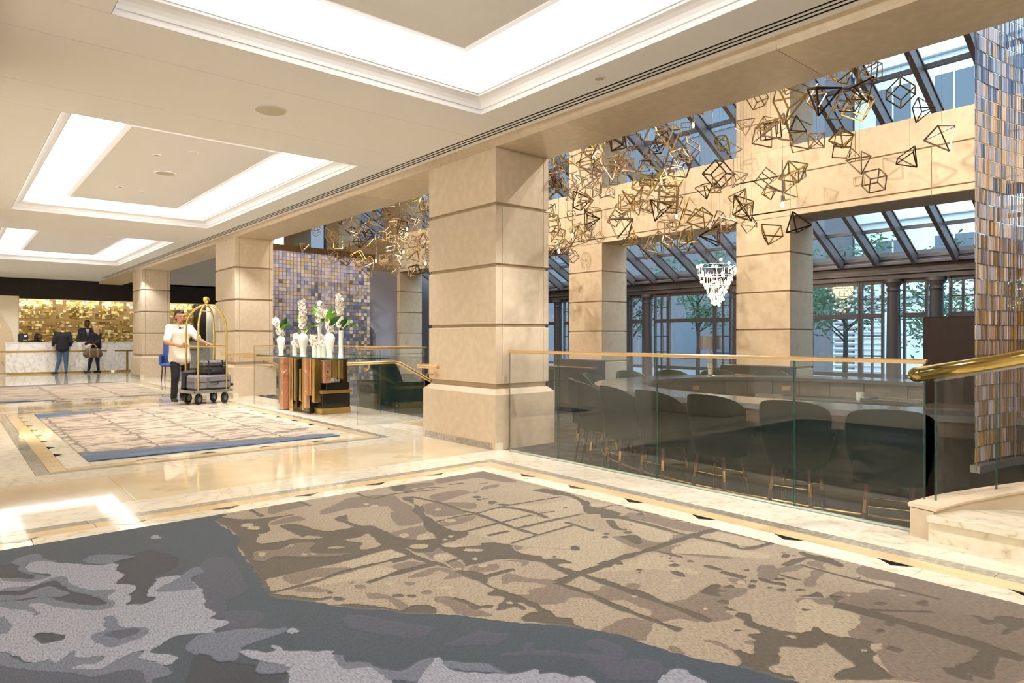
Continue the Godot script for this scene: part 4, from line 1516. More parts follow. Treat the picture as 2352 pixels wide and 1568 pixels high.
func balustrades() -> void:
	var o := thing("glass_balustrade", "glass balustrade with slim brass top rail along the sunken bar", "balustrade", V(4.645, 0, 0))
	var zs := [-5.5, -4.75, -3.54, -2.33, -1.49]
	for i in 4:
		pane_box(o, V(0, 0, zs[i]), V(0, 0, zs[i + 1]), 0.0, 1.06)
	var m := Mb.new()
	m.span(V(-0.022, 1.055, zs[0]), V(0.022, 1.085, zs[4] + 0.01), 0.006)
	put(m, "handrail", M.satin_brass, o)
	m = Mb.new()
	m.span(V(-0.02, -0.002, zs[0]), V(0.02, 0.012, zs[4]), 0.003)
	put(m, "base_channel", M.pale_channel, o)
	# round the landing with the console table
	o = thing("glass_balustrade", "glass balustrade around the landing behind the console table", "balustrade", V(0, 0, 0))
	pane_box(o, V(4.36, 0, -8.45), V(5.48, 0, -8.45), 0.0, 1.06)
	for z in [[-8.45, -9.8], [-9.8, -11.1], [-11.1, -12.36]]:
		pane_box(o, V(5.48, 0, z[0]), V(5.48, 0, z[1]), 0.0, 1.06)
	pane_box(o, V(5.48, 0, -12.36), V(4.31, 0, -12.36), 0.0, 1.06)
	m = Mb.new()
	m.span(V(4.36, 1.055, -8.47), V(5.5, 1.08, -8.43), 0.005)
	m.span(V(5.46, 1.055, -8.47), V(5.5, 1.08, -12.38), 0.005)
	m.span(V(4.31, 1.055, -12.38), V(5.5, 1.08, -12.34), 0.005)
	put(m, "handrail", M.satin_brass, o)
	# handrails of the short stairs
	var rails := [["brass handrail of the short stair fixed to the glass by the console", [V(4.17, 0.865, -8.36), V(4.95, 0.875, -8.36), V(5.85, 0.4, -8.36)], [V(4.5, 0.87, -8.36), V(5.7, 0.48, -8.36)], V(0, 0, -0.09)],
		["brass handrail wrapped around the largest column", [V(4.46, 0.87, -6.6), V(4.46, 0.87, -7.06), V(4.95, 0.875, -7.06), V(5.85, 0.4, -7.06)], [V(4.46, 0.87, -6.8), V(5.3, 0.69, -7.06)], V(0, 0, 0.07)],
		["brass handrail on the far glass of the landing", [V(4.17, 0.865, -12.46), V(4.95, 0.875, -12.46), V(5.85, 0.4, -12.46)], [V(4.5, 0.87, -12.46), V(5.7, 0.48, -12.46)], V(0, 0, 0.09)],
		["brass handrail on the column beside the luggage cart", [V(4.46, 0.87, -14.7), V(4.46, 0.87, -14.13), V(4.95, 0.875, -14.13), V(5.85, 0.4, -14.13)], [V(4.46, 0.87, -14.4), V(5.3, 0.69, -14.13)], V(0, 0, -0.08)]]
	for r in rails:
		o = thing("handrail", r[0], "handrail", V(0, 0, 0))
		m = Mb.new()
		var pts: Array = r[1]
		var p := PackedVector3Array()
		for i in pts.size():
			if i > 0 and i < pts.size() - 1:
				p.append(pts[i].lerp(pts[i - 1], 0.06))
				p.append(pts[i].lerp(pts[i + 1], 0.06))
			else:
				p.append(pts[i])
		m.tube(p, 0.025, 10)
		put(m, "rail", M.satin_brass, o)
		for k in r[2].size():
			var q: Vector3 = r[2][k]
			var off: Vector3 = r[3]
			if absf(q.x - 4.46) < 0.01:
				off = V(0.09, 0, 0)
			m = Mb.new()
			m.tube(path([q - V(0, 0.02, 0), q - V(0, 0.075, 0), q - V(0, 0.1, 0) + off * 0.4, q - V(0, 0.1, 0) + off]), 0.009, 7)
			m.lathe([Vector2(0, 0), Vector2(0.03, 0.0), Vector2(0.03, 0.008), Vector2(0, 0.012)], 12, Transform3D(Basis(Quaternion(Vector3.UP, -off.normalized())), q - V(0, 0.1, 0) + off))
			put(m, "bracket", M.satin_brass, o)

func curb(t: float) -> Vector3:
	# floor plan of the curved stair's curb and the height of its top
	var c := Curve3D.new()
	return Vector3.ZERO

func stair() -> void:
	var cv := Curve3D.new()
	var pts := [V(4.52, 0.205, -1.47), V(4.75, 0.225, -1.40), V(5.0, 0.27, -1.22), V(5.18, 0.34, -0.97), V(5.3, 0.45, -0.65), V(5.35, 0.62, -0.25), V(5.33, 0.85, 0.25), V(5.2, 1.1, 0.8)]
	for i in pts.size():
		var d: Vector3 = (pts[mini(i + 1, pts.size() - 1)] - pts[maxi(i - 1, 0)]) / 6.0
		cv.add_point(pts[i], -d, d)
	var line := PackedVector3Array()
	var n := 40
	for i in n + 1:
		line.append(cv.sample_baked(cv.get_baked_length() * i / n, true))
	var o := thing("curved_stair", "curved marble stair with limestone curb and thick brass handrail", "stair", V(0, 0, 0))
	# curb wall in two stones
	for seg in [[0, 16], [16, n]]:
		var b := Mb.new()
		for i in range(seg[0], seg[1]):
			var p := line[i]
			var q := line[i + 1]
			var sp := side_of(line, i) * 0.07
			var sq := side_of(line, i + 1) * 0.07
			var cap := 0.03
			b.quad_out(V(p.x, 0, p.z) + sp, V(q.x, 0, q.z) + sq, V(q.x, q.y - cap, q.z) + sq, V(p.x, p.y - cap, p.z) + sp, sp)
			b.quad_out(V(p.x, LOW, p.z) - sp, V(q.x, LOW, q.z) - sq, V(q.x, q.y - cap, q.z) - sq, V(p.x, p.y - cap, p.z) - sp, -sp)
			if i == 0:
				b.quad_out(V(p.x, LOW, p.z) + sp, V(p.x, LOW, p.z) - sp, V(p.x, p.y - cap, p.z) - sp, V(p.x, p.y - cap, p.z) + sp, p - q)
		put(b, "curb", M.limestone_2, o)
		b = Mb.new()
		var part := PackedVector3Array()
		for i in range(seg[0], seg[1] + 1):
			part.append(line[i])
		b.sweep(part, PackedVector2Array([Vector2(-0.082, -0.026), Vector2(0.082, -0.026), Vector2(0.086, -0.012), Vector2(0.078, 0.0), Vector2(-0.078, 0.0), Vector2(-0.086, -0.012)]))
		put(b, "curb_cap", M.limestone_0, o)
	# glass on the curb
	for seg in [[2, 8], [8, 18], [18, n]]:
		var b := Mb.new()
		for i in range(seg[0], seg[1]):
			var p := line[i]
			var q := line[i + 1]
			b.quad(p, q, q + Vector3.UP * 0.8, p + Vector3.UP * 0.8)
		put(b, "curved_pane", M.clear_glass, o)
		b = Mb.new()
		b.bar(line[seg[0]], line[seg[0]] + Vector3.UP * 0.8, 0.012, 0.006)
		put(b, "pane_edge", M.glass_edge, o)
	# tubular handrail with a round nose
	var rail := PackedVector3Array()
	var rr := []
	for i in n + 1:
		rail.append(line[i] + Vector3.UP * 0.795)
		rr.append(0.046)
	var d0 := (rail[0] - rail[1]).normalized()
	var nose := PackedVector3Array()
	var nr := []
	for k in 6:
		var a := PI / 2 * k / 6.0
		nose.append(rail[0] + d0 * (0.05 + 0.046 * cos(a)))
		nr.append(maxf(0.046 * sin(a), 0.002))
	nose.append_array(rail)
	nr.append_array(rr)
	var b := Mb.new()
	b.tube(nose, nr, 20)
	put(b, "brass_handrail", M.polished_brass, o)
	b = Mb.new()
	for i in range(2, n):
		b.bar(rail[i] - Vector3.UP * 0.05, rail[i + 1] - Vector3.UP * 0.05, 0.02, 0.02)
	put(b, "rail_shoe", M.steel, o)
	# winder steps between the curb and the wall: plan of each step, then its tread
	var plans := [[Vector2(4.45, -1.42), Vector2(4.76, -1.34), Vector2(4.98, -1.17), Vector2(5.16, -0.93), Vector2(5.25, -0.7), Vector2(5.3, 2.0), Vector2(4.45, 2.0)], [Vector2(5.2, -0.84), Vector2(5.3, -0.5), Vector2(5.32, 0.1), Vector2(5.36, 2.0), Vector2(4.95, 2.0)], [Vector2(5.29, -0.4), Vector2(5.32, 0.1), Vector2(5.36, 2.0), Vector2(5.2, 2.0)]]
	for k in 3:
		var pl := PackedVector2Array(plans[k])
		b = Mb.new()
		var inner := PackedVector2Array()
		for q in pl:
			inner.append(q + Vector2(0.03, 0))
		b.prism(inner, 0.0, 0.16 * k + 0.125)
		put(b, "riser", M.white_marble_1, o)
		b = Mb.new()
		b.prism(pl, 0.16 * k + 0.125, 0.16 * k + 0.16)
		put(b, "tread", M.white_marble_2, o)
	# low glass screen on the lower floor behind the stair
	o = thing("glass_screen", "low glass screen with grey metal rail beside the last bar stool", "screen", V(0, LOW, -1.93))
	pane_box(o, V(5.7, 0, 0), V(7.2, 0, 0), 0.0, 0.94)
	b = Mb.new()
	b.span(V(5.68, 0.93, -0.02), V(7.2, 0.965, 0.02), 0.004)
	put(b, "rail", M.brushed_steel, o)
	# brown cabinet closing the bar
	o = thing("wall_cabinet", "tall dark brown cabinet behind the curved brass handrail", "cabinet", V(7.6, LOW, -1.6))
	b = Mb.new()
	b.span(V(0.0, 0, -0.86), V(0.6, 1.88, 0.9), 0.01)
	put(b, "body", M.dark_wood, o)
	b = Mb.new()
	b.span(V(-0.7, 0.98, -0.75), V(0.0, 1.02, 0.9), 0.006)
	put(b, "counter", M.bar_front, o)
	b = Mb.new()
	b.span(V(-0.6, 0.0, -0.7), V(-0.02, 0.98, 0.85), 0.006)
	put(b, "counter_base", M.dark_wood, o)

func side_of(line: PackedVector3Array, i: int) -> Vector3:
	var d := line[mini(i + 1, line.size() - 1)] - line[maxi(i - 1, 0)]
	return Vector3(-d.z, 0, d.x).normalized()

func screens() -> void:
	var r := RandomNumberGenerator.new()
	r.seed = 77
	# near screen: narrow metal plaques in shallow courses, by the stair
	var o := thing("mosaic_screen", "tall screen of small hanging metal plaques beside the curved stair", "screen", V(5.45, 0, -1.44))
	var dir := V(0.9976, 0, 0.07)
	var out := V(0.07, 0, -0.9976)
	var pal_skylit_top := [rgb(126, 146, 178), rgb(96, 122, 162), rgb(164, 172, 194), rgb(186, 186, 200), rgb(70, 92, 128)]  # blue cast of the skylight, put into the upper plaque colours
	var pal_mid := [rgb(216, 190, 172), rgb(200, 190, 194), rgb(222, 198, 178), rgb(180, 172, 178), rgb(206, 172, 122), rgb(112, 122, 144)]
	var pal_low := [rgb(150, 112, 60), rgb(128, 104, 82), rgb(170, 150, 148), rgb(120, 92, 52), rgb(178, 140, 74), rgb(146, 124, 112), rgb(176, 172, 184)]
	var variants := {}
	var kit := {}
	var rest := Mb.new()
	rest.coloured = true
	var plate := Mb.new()
	plate.box(Vector3.ZERO, V(0.031, 0.1, 0.003), Basis(), 0.0008)
	var pm := plate.mesh()
	var count := 0
	var rows := 34
	var cols := 30
	for j in rows:
		var y := 0.4 + 0.107 * j
		for i in cols:
			var bend := 0.12 * pow(i / float(cols), 2.0)
			var p := dir * (0.0335 * i + 0.016) - out * bend + Vector3.UP * y
			var f := (j + r.randfn() * 3.0) / rows
			var pal: Array = pal_skylit_top if f > 0.66 else (pal_mid if f > 0.4 else pal_low)
			var ci := r.randi() % pal.size()
			var col: Color = pal[ci]
			if i < 16 and count < 300 and j % 2 == (0 if i < 9 else 1) or (i < 9 and count < 300):
				var key := "%.3f%.3f%.3f" % [col.r, col.g, col.b]
				if not kit.has(key):
					kit[key] = mat("plaque_" + key, col, 0.4, 0.15)
				var t := put(pm, "metal_plaque", kit[key], o)
				t.position = p
				t.rotation = V(r.randfn() * 0.02, atan2(-dir.z, dir.x) + r.randfn() * 0.03, 0)
				count += 1
			else:
				rest.tint = col.srgb_to_linear()
				rest.box(p, V(0.031, 0.1, 0.003), Basis(Vector3.UP, atan2(-dir.z, dir.x) + r.randfn() * 0.03))
	var st := put(rest, "metal_plaques", M.vertex_tint, o)
	st.set_meta("kind", "stuff")
	var b := Mb.new()
	for j in rows + 1:
		var y := 0.4 + 0.107 * (j - 0.5)
		b.tube(path([dir * 0.0 + Vector3.UP * y + out * 0.003, dir * 0.5 + Vector3.UP * y - out * 0.03, dir * 1.0 + Vector3.UP * y - out * 0.12]), 0.0016, 5, false)
	for i in 6:
		var bend := 0.12 * pow(i / 5.0, 2.0)
		b.tube(path([dir * (0.2 * i) - out * (bend + 0.01) + V(0, 0.3, 0), dir * (0.2 * i) - out * (bend + 0.01) + V(0, 6.6, 0)]), 0.003, 5, false)
	put(b, "hanging_rods", M.steel, o)
	b = Mb.new()
	b.sweep(path([dir * 0.0 + V(0, 0.28, 0), dir * 0.5 + V(0, 0.28, 0) - out * 0.03, dir * 1.0 + V(0, 0.28, 0) - out * 0.12]), PackedVector2Array([Vector2(-0.03, 0), Vector2(0.03, 0), Vector2(0.03, 0.05), Vector2(-0.03, 0.05)]))
	put(b, "bottom_rail", M.brushed_steel, o)
	# far screen: square mirror tiles under a brown beam
	o = thing("mosaic_screen", "lilac and blue screen of square tiles behind the orchid vases", "screen", V(5.62, 0, -15.9))
	var pitch := 0.094
	var f := noise(0.09, FastNoiseLite.TYPE_SIMPLEX_SMOOTH, 2, 0.0, 91)
	var lilac := [rgb(186, 176, 186), rgb(170, 166, 186), rgb(196, 184, 180), rgb(150, 156, 186), rgb(178, 158, 130)]
	var deep := [rgb(92, 104, 136), rgb(104, 116, 146), rgb(84, 94, 124), rgb(120, 128, 152), rgb(212, 204, 190), rgb(184, 176, 132), rgb(140, 136, 150)]
	var ends := [rgb(110, 92, 86), rgb(120, 134, 170)]
	rest = Mb.new()
	rest.coloured = true
	plate = Mb.new()
	plate.box(Vector3.ZERO, V(0.084, 0.084, 0.006), Basis(), 0.002)
	pm = plate.mesh()
	count = 0
	for j in 40:
		for i in 34:
			var y := LOW + 0.12 + pitch * j
			var u := i / 33.0
			var bend := 0.35 * u * u
			var p := V(pitch * i, y, -bend)
			var n := f.get_noise_2d(i * 1.0, j * 1.0)
			var w := (u * 1.1 - (y - 1.6) * 0.5 + n * 0.8)
			var pal: Array = deep if w > 0.45 else lilac
			var col: Color = pal[r.randi() % pal.size()]
			if r.randf() < 0.06:
				col = ends[r.randi() % 2]
			if y > 1.35 and y < 2.5 and i >= 4 and i < 33 and count < 300:
				var key := "%.3f%.3f%.3f" % [col.r, col.g, col.b]
				if not kit.has(key):
					kit[key] = mat("mirror_tile_" + key, col, 0.3, 0.15)
				var t := put(pm, "mirror_tile", kit[key], o)
				t.position = p
				t.rotation = V(r.randfn() * 0.03, 0.2 * u + r.randfn() * 0.03, 0)
				count += 1
			else:
				rest.tint = col.srgb_to_linear()
				rest.box(p, V(0.084, 0.084, 0.006), Basis(Vector3.UP, 0.2 * u + r.randfn() * 0.03))
	st = put(rest, "mirror_tiles", M.vertex_tint, o)
	st.set_meta("kind", "stuff")
	b = Mb.new()
	b.sweep(path([V(-0.15, 3.34, 0.0), V(1.0, 3.34, -0.04), V(2.2, 3.34, -0.17), V(3.3, 3.34, -0.38)]), PackedVector2Array([Vector2(-0.05, 0), Vector2(0.05, 0), Vector2(0.05, 0.13), Vector2(-0.05, 0.13)]))
	put(b, "top_beam", M.bronze, o)
	b = Mb.new()
	for i in 11:
		var u0 := i / 11.0
		var u1 := (i + 1) / 11.0
		b.quad_out(V(3.15 * u0 - 0.04, LOW, -0.35 * u0 * u0 - 0.012), V(3.15 * u1 - 0.04, LOW, -0.35 * u1 * u1 - 0.012), V(3.15 * u1 - 0.04, 3.34, -0.35 * u1 * u1 - 0.012), V(3.15 * u0 - 0.04, 3.34, -0.35 * u0 * u0 - 0.012), Vector3.BACK)
		b.quad_out(V(3.15 * u0 - 0.04, LOW, -0.35 * u0 * u0 - 0.022), V(3.15 * u1 - 0.04, LOW, -0.35 * u1 * u1 - 0.022), V(3.15 * u1 - 0.04, 3.34, -0.35 * u1 * u1 - 0.022), V(3.15 * u0 - 0.04, 3.34, -0.35 * u0 * u0 - 0.022), Vector3.FORWARD)
	put(b, "backing", M.screen_back, o)  # panel behind the tiles, placed to block the bright windows
	b = Mb.new()
	for i in 9:
		var u := i / 8.0
		b.bar(V(3.1 * u, LOW, -0.35 * u * u - 0.03), V(3.1 * u, 3.36, -0.35 * u * u - 0.03), 0.012, 0.012)
	put(b, "uprights", M.steel, o)
	# pale wall with an arched niche behind it
	b = Mb.new()
	var arch := PackedVector2Array([Vector2(8.6, LOW), Vector2(9.45, LOW), Vector2(9.45, 1.2)])
	for k in 9:
		var a := PI * k / 8.0
		arch.append(Vector2(9.85 - 0.4 * cos(a), 1.2 + 0.4 * sin(a)))
	arch.append_array(PackedVector2Array([Vector2(10.25, LOW), Vector2(11.0, LOW), Vector2(11.0, 3.3), Vector2(8.6, 3.3)]))
	b.prism(arch, 0.0, 0.2, Transform3D(Basis(Vector3.RIGHT, V(0, 0, -1), Vector3.UP), V(0, 0, -18.6)))
	setting(b, "wall_niche", M.niche_paint)

func oval(ax: float, az: float, n := 72) -> PackedVector2Array:
	var p := PackedVector2Array()
	for i in n:
		var a := TAU * i / n
		p.append(Vector2(signf(cos(a)) * ax * pow(absf(cos(a)), 2.0 / 2.3), signf(sin(a)) * az * pow(absf(sin(a)), 2.0 / 2.3)))
	return p

func hoop(m: Mb, o: PackedVector2Array, i: PackedVector2Array, y0: float, y1: float) -> void:
	for k in o.size():
		var l := (k + 1) % o.size()
		var a := o[k]
		var b := o[l]
		var c := i[k]
		var d := i[l]
		var away := V(a.x, 0, a.y)
		m.quad_out(V(a.x, y1, a.y), V(b.x, y1, b.y), V(d.x, y1, d.y), V(c.x, y1, c.y), Vector3.UP)
		m.quad_out(V(a.x, y0, a.y), V(b.x, y0, b.y), V(d.x, y0, d.y), V(c.x, y0, c.y), Vector3.DOWN)
		m.quad_out(V(a.x, y0, a.y), V(b.x, y0, b.y), V(b.x, y1, b.y), V(a.x, y1, a.y), away)
		m.quad_out(V(c.x, y0, c.y), V(d.x, y0, d.y), V(d.x, y1, d.y), V(c.x, y1, c.y), -away)

const BAR_AT := Vector3(8.05, -0.45, -3.4)

func bar() -> void:
	var o := thing("oval_bar", "oval bar counter with grey stone top inside the sunken hall", "bar counter", BAR_AT)
	var m := Mb.new()
	hoop(m, oval(2.45, 3.1), oval(1.85, 2.5), 1.02, 1.07)
	put(m, "countertop", M.bar_top, o)
	m = Mb.new()
	hoop(m, oval(2.43, 3.08), oval(2.3, 2.95), 0.9, 1.02)
	put(m, "edge_band", M.bar_front, o)
	m = Mb.new()
	hoop(m, oval(2.12, 2.77), oval(2.06, 2.71), 0.0, 1.02)
	put(m, "bar_front", M.dark_wood, o)
	m = Mb.new()
	hoop(m, oval(2.04, 2.69), oval(1.3, 1.95), 0.76, 0.8)
	put(m, "work_counter", M.brushed_steel, o)
	# tiled upstand inside, panel by panel
	var a := oval(1.9, 2.55)
	var n := a.size()
	for k in range(0, n, 2):
		var p := a[k]
		var q := a[(k + 2) % n]
		m = Mb.new()
		var c := V((p.x + q.x) / 2, 0.91, (p.y + q.y) / 2)
		var d := V(q.x - p.x, 0, q.y - p.y)
		m.box(c, V(d.length() - 0.006, 0.215, 0.02), Basis(Vector3.UP, atan2(-d.z, d.x)), 0.002)
		var pn := put(m, "upstand_panel", M.bar_tile, o)
		if k % 8 == 0:
			var inw := -V(c.x, 0, c.z).normalized()
			m = Mb.new()
			m.box(c + inw * 0.014, V(0.12, 0.07, 0.008), Basis(Vector3.UP, atan2(-d.z, d.x)), 0.002)
			put(m, "socket_plate", M.satin_brass, pn)
	m = Mb.new()
	var fr := oval(2.35, 3.0)
	var p := PackedVector3Array()
	for q in fr:
		p.append(V(q.x, 0.2, q.y))
	p.append(p[0])
	m.tube(p, 0.02, 8, false)
	put(m, "foot_rail", M.brass, o)
	# things on the work counter
	var it := thing("cutting_board", "steel drainboard lying on the far work counter of the bar", "drainboard", V(9.0, 0.352, -4.9), 0.5)
	m = Mb.new()
	m.box(V(0, 0.012, 0), V(0.9, 0.024, 0.42), Basis(), 0.006)
	put(m, "board", M.steel, it)
	m = Mb.new()
	for k in 7:
		m.box(V(-0.35 + 0.115 * k, 0.028, 0), V(0.03, 0.008, 0.36), Basis(), 0.002)
	put(m, "ribs", M.steel, it)
	it = thing("steel_sink", "long steel sink tray on the bar's work counter near the tap", "sink", V(9.45, 0.352, -3.2), 1.4)
	m = Mb.new()
	m.box(V(0, 0.006, 0), V(1.1, 0.012, 0.4), Basis(), 0.003)
	for s in [-1, 1]:
		m.box(V(0, 0.03, 0.2 * s), V(1.1, 0.06, 0.015), Basis(), 0.004)
		m.box(V(0.55 * s, 0.03, 0), V(0.015, 0.06, 0.4), Basis(), 0.004)
	put(m, "tray", M.brushed_steel, it)
	it = thing("bar_tap", "slim black tap standing on the work counter of the bar", "tap", V(9.7, 0.352, -2.45))
	m = Mb.new()
	m.tube(path([V(0, 0, 0), V(0, 0.2, 0), V(-0.02, 0.25, 0), V(-0.06, 0.26, 0), V(-0.1, 0.22, 0)]), 0.014, 8)
	put(m, "spout", M.black_plastic, it)
	m = Mb.new()
	m.lathe([Vector2(0.0, 0.0), Vector2(0.03, 0.0), Vector2(0.03, 0.02), Vector2(0.016, 0.03)], 12)
	put(m, "base", M.steel, it)
	it = thing("glass_jar", "small glass jar with dark fruit on the bar's far work counter", "jar", V(9.65, 0.352, -3.9))
	m = Mb.new()
	m.lathe([Vector2(0, 0), Vector2(0.05, 0), Vector2(0.055, 0.1), Vector2(0.05, 0.11)], 14)
	put(m, "jar", M.vase_frost, it)
	# table lamp behind the bar
	it = thing("table_lamp", "table lamp with silver drum shade on the bar's far rim", "lamp", V(9.0, 0.62, -5.85))
	m = Mb.new()
	m.lathe([Vector2(0, 0), Vector2(0.09, 0), Vector2(0.09, 0.02), Vector2(0.03, 0.025)], 16)
	put(m, "foot", M.steel, it)
	for k in 4:
		m = Mb.new()
		m.box(V(0, 0.07 + 0.09 * k, 0), V(0.06 + 0.012 * (k % 2), 0.08, 0.06 + 0.012 * (k % 2)), Basis(Vector3.UP, 0.4 * k), 0.01)
		put(m, "crystal_block", M.vase_white, it)
	m = Mb.new()
	m.tube(path([V(0, 0.38, 0), V(0, 0.66, 0)]), 0.006, 6)
	put(m, "stem", M.steel, it)
	m = Mb.new()
	m.lathe([Vector2(0.168, 0.42), Vector2(0.16, 0.62)], 24)
	put(m, "lamp_shade", M.shade_silver, it)

func stools() -> void:
	var t := thing("bar_stool", "", "bar stool", Vector3.ZERO, 0.0, "green leather bar stools round the oval bar")
	# seat
	var b := Mb.new()
	b.lathe([Vector2(0.0, 0.62), Vector2(0.165, 0.62), Vector2(0.195, 0.65), Vector2(0.2, 0.7), Vector2(0.185, 0.735), Vector2(0.1, 0.75), Vector2(0.0, 0.752)], 22, Transform3D(Basis.from_scale(V(1.05, 1, 1.0)), Vector3.ZERO))
	put(b, "seat", M.green_leather, t)
	# wrap-round back, leaning outwards and dipping at the wings
	b = Mb.new()
	var cols := 22
	var rows := 8
	var g := []
	for s in 2:
		var sheet := []
		for i in cols + 1:
			var a := lerpf(-1.95, 1.95, float(i) / cols)
			var e := absf(a) / 1.95
			var top := 1.14 - 0.30 * pow(e, 3.0) - 0.02 * e
			var line := []
			for j in rows + 1:
				var f := float(j) / rows
				var y := lerpf(0.56, top, f)
				var rad := lerpf(0.235, 0.295, smoothstep(0.0, 0.8, f)) - (0.0 if s == 0 else 0.028)
				if e > 0.75:
					rad *= 1.0 + (e - 0.75) * 0.25
				line.append(V(sin(a) * rad * 1.06, y, -cos(a) * rad * 0.98))
			sheet.append(line)
		g.append(sheet)
	var up := Vector3.UP
	for s in 2:
		for i in cols:
			for j in rows:
				var p: Vector3 = g[s][i][j]
				var q: Vector3 = g[s][i + 1][j]
				var u: Vector3 = g[s][i + 1][j + 1]
				var w: Vector3 = g[s][i][j + 1]
				var k := 1.0 if s == 0 else -1.0
				b.quad_n(p, q, u, w, V(p.x, -0.04, p.z).normalized() * k, V(q.x, -0.04, q.z).normalized() * k, V(u.x, -0.04, u.z).normalized() * k, V(w.x, -0.04, w.z).normalized() * k)
	for i in cols:
		b.quad_out(g[0][i][rows], g[0][i + 1][rows], g[1][i + 1][rows], g[1][i][rows], up)
		b.quad_out(g[0][i][0], g[0][i + 1][0], g[1][i + 1][0], g[1][i][0], -up)
	for i in [0, cols]:
		for j in rows:
			b.quad_out(g[0][i][j], g[1][i][j], g[1][i][j + 1], g[0][i][j + 1], V(0, 0, 1))
	put(b, "backrest", M.green_leather, t)
	for sx in [-1, 1]:
		for sz in [-1, 1]:
			b = Mb.new()
			b.tube(path([V(0.135 * sx, 0.62, 0.13 * sz), V(0.2 * sx, 0.0, 0.2 * sz)]), [0.024, 0.014], 10)
			var leg := put(b, "leg", M.walnut, t)
			b = Mb.new()
			b.tube(path([V(0.155 * sx, 0.43, 0.1515 * sz), V(0.1655 * sx, 0.33, 0.1627 * sz)]), 0.0215, 10)
			put(b, "brass_sleeve", M.brass, leg)
	for q in [[V(-0.16, 0.38, -0.157), V(0.16, 0.38, -0.157)], [V(-0.16, 0.38, 0.157), V(0.16, 0.38, 0.157)], [V(-0.16, 0.38, -0.157), V(-0.16, 0.38, 0.157)], [V(0.16, 0.38, -0.157), V(0.16, 0.38, 0.157)]]:
		b = Mb.new()
		b.tube(path(q), 0.006, 7)
		put(b, "stretcher", M.brass, t)
	# back top points on the plan, with the direction to the counter taken from the oval
	var spots := [
		[5.33, -1.95, "green bar stool nearest the curved stair, seen through the last pane"], [5.45, -2.8, "green bar stool second from the curved stair, behind the third glass joint"],
		[5.43, -3.6, "green bar stool third from the curved stair, before the middle glass pane"], [5.45, -4.3, "green bar stool just right of the second glass joint"],
		[5.58, -4.95, "green bar stool left of the second glass joint"], [5.85, -5.6, "green bar stool in front nearest to the large column"],
		[6.3, -6.2, "green bar stool half hidden behind the one nearest the large column"], [7.3, -6.85, "green bar stool at the left end of the oval bar"],
		[8.4, -7.05, "green bar stool behind the bar, left of the lamp"], [9.15, -6.75, "green bar stool behind the bar, hidden beside the lamp foot"],
		[9.85, -6.3, "green bar stool behind the bar, just right of the lamp"], [10.25, -5.55, "green bar stool behind the bar under the right pillar"]]
	for i in spots.size():
		var s: Array = spots[i]
		var o := t if i == 0 else copy(t)
		o.set_meta("label", s[2])
		var c := V(BAR_AT.x, 0, BAR_AT.z)
		var p := V(s[0], 0, s[1])
		var d := V((c.x - p.x) / 6.0, 0, (c.z - p.z) / 9.6).normalized()
		o.position = p + d * 0.25 + V(0, LOW, 0)
		o.rotation.y = atan2(d.x, d.z)

func poly_frame(kind: int) -> ArrayMesh:
	var p := []
	var e := []
	if kind == 0:
		for i in 8:
			p.append(V(1 if i & 1 else -1, 1 if i & 2 else -1, 1 if i & 4 else -1) * 0.58)
		e = [[0, 1], [2, 3], [4, 5], [6, 7], [0, 2], [1, 3], [4, 6], [5, 7], [0, 4], [1, 5], [2, 6], [3, 7]]
	elif kind == 1:
		p = [V(0, 1.0, 0), V(0.94, -0.33, 0), V(-0.47, -0.33, 0.82), V(-0.47, -0.33, -0.82)]
		e = [[0, 1], [0, 2], [0, 3], [1, 2], [2, 3], [3, 1]]
	elif kind == 2:
		p = [V(0, 1, 0), V(0, -1, 0), V(0.75, 0, 0), V(-0.75, 0, 0), V(0, 0, 0.75), V(0, 0, -0.75)]
		e = [[0, 2], [0, 3], [0, 4], [0, 5], [1, 2], [1, 3], [1, 4], [1, 5], [2, 4], [4, 3], [3, 5], [5, 2]]
	else:
		p = [V(0, 0.85, 0), V(0.7, -0.45, 0.7), V(-0.7, -0.45, 0.7), V(-0.7, -0.45, -0.7), V(0.7, -0.45, -0.7)]
		e = [[0, 1], [0, 2], [0, 3], [0, 4], [1, 2], [2, 3], [3, 4], [4, 1]]
	var m := Mb.new()
	for q in e:
		m.bar(p[q[0]], p[q[1]], 0.07, 0.07)
	return m.mesh()

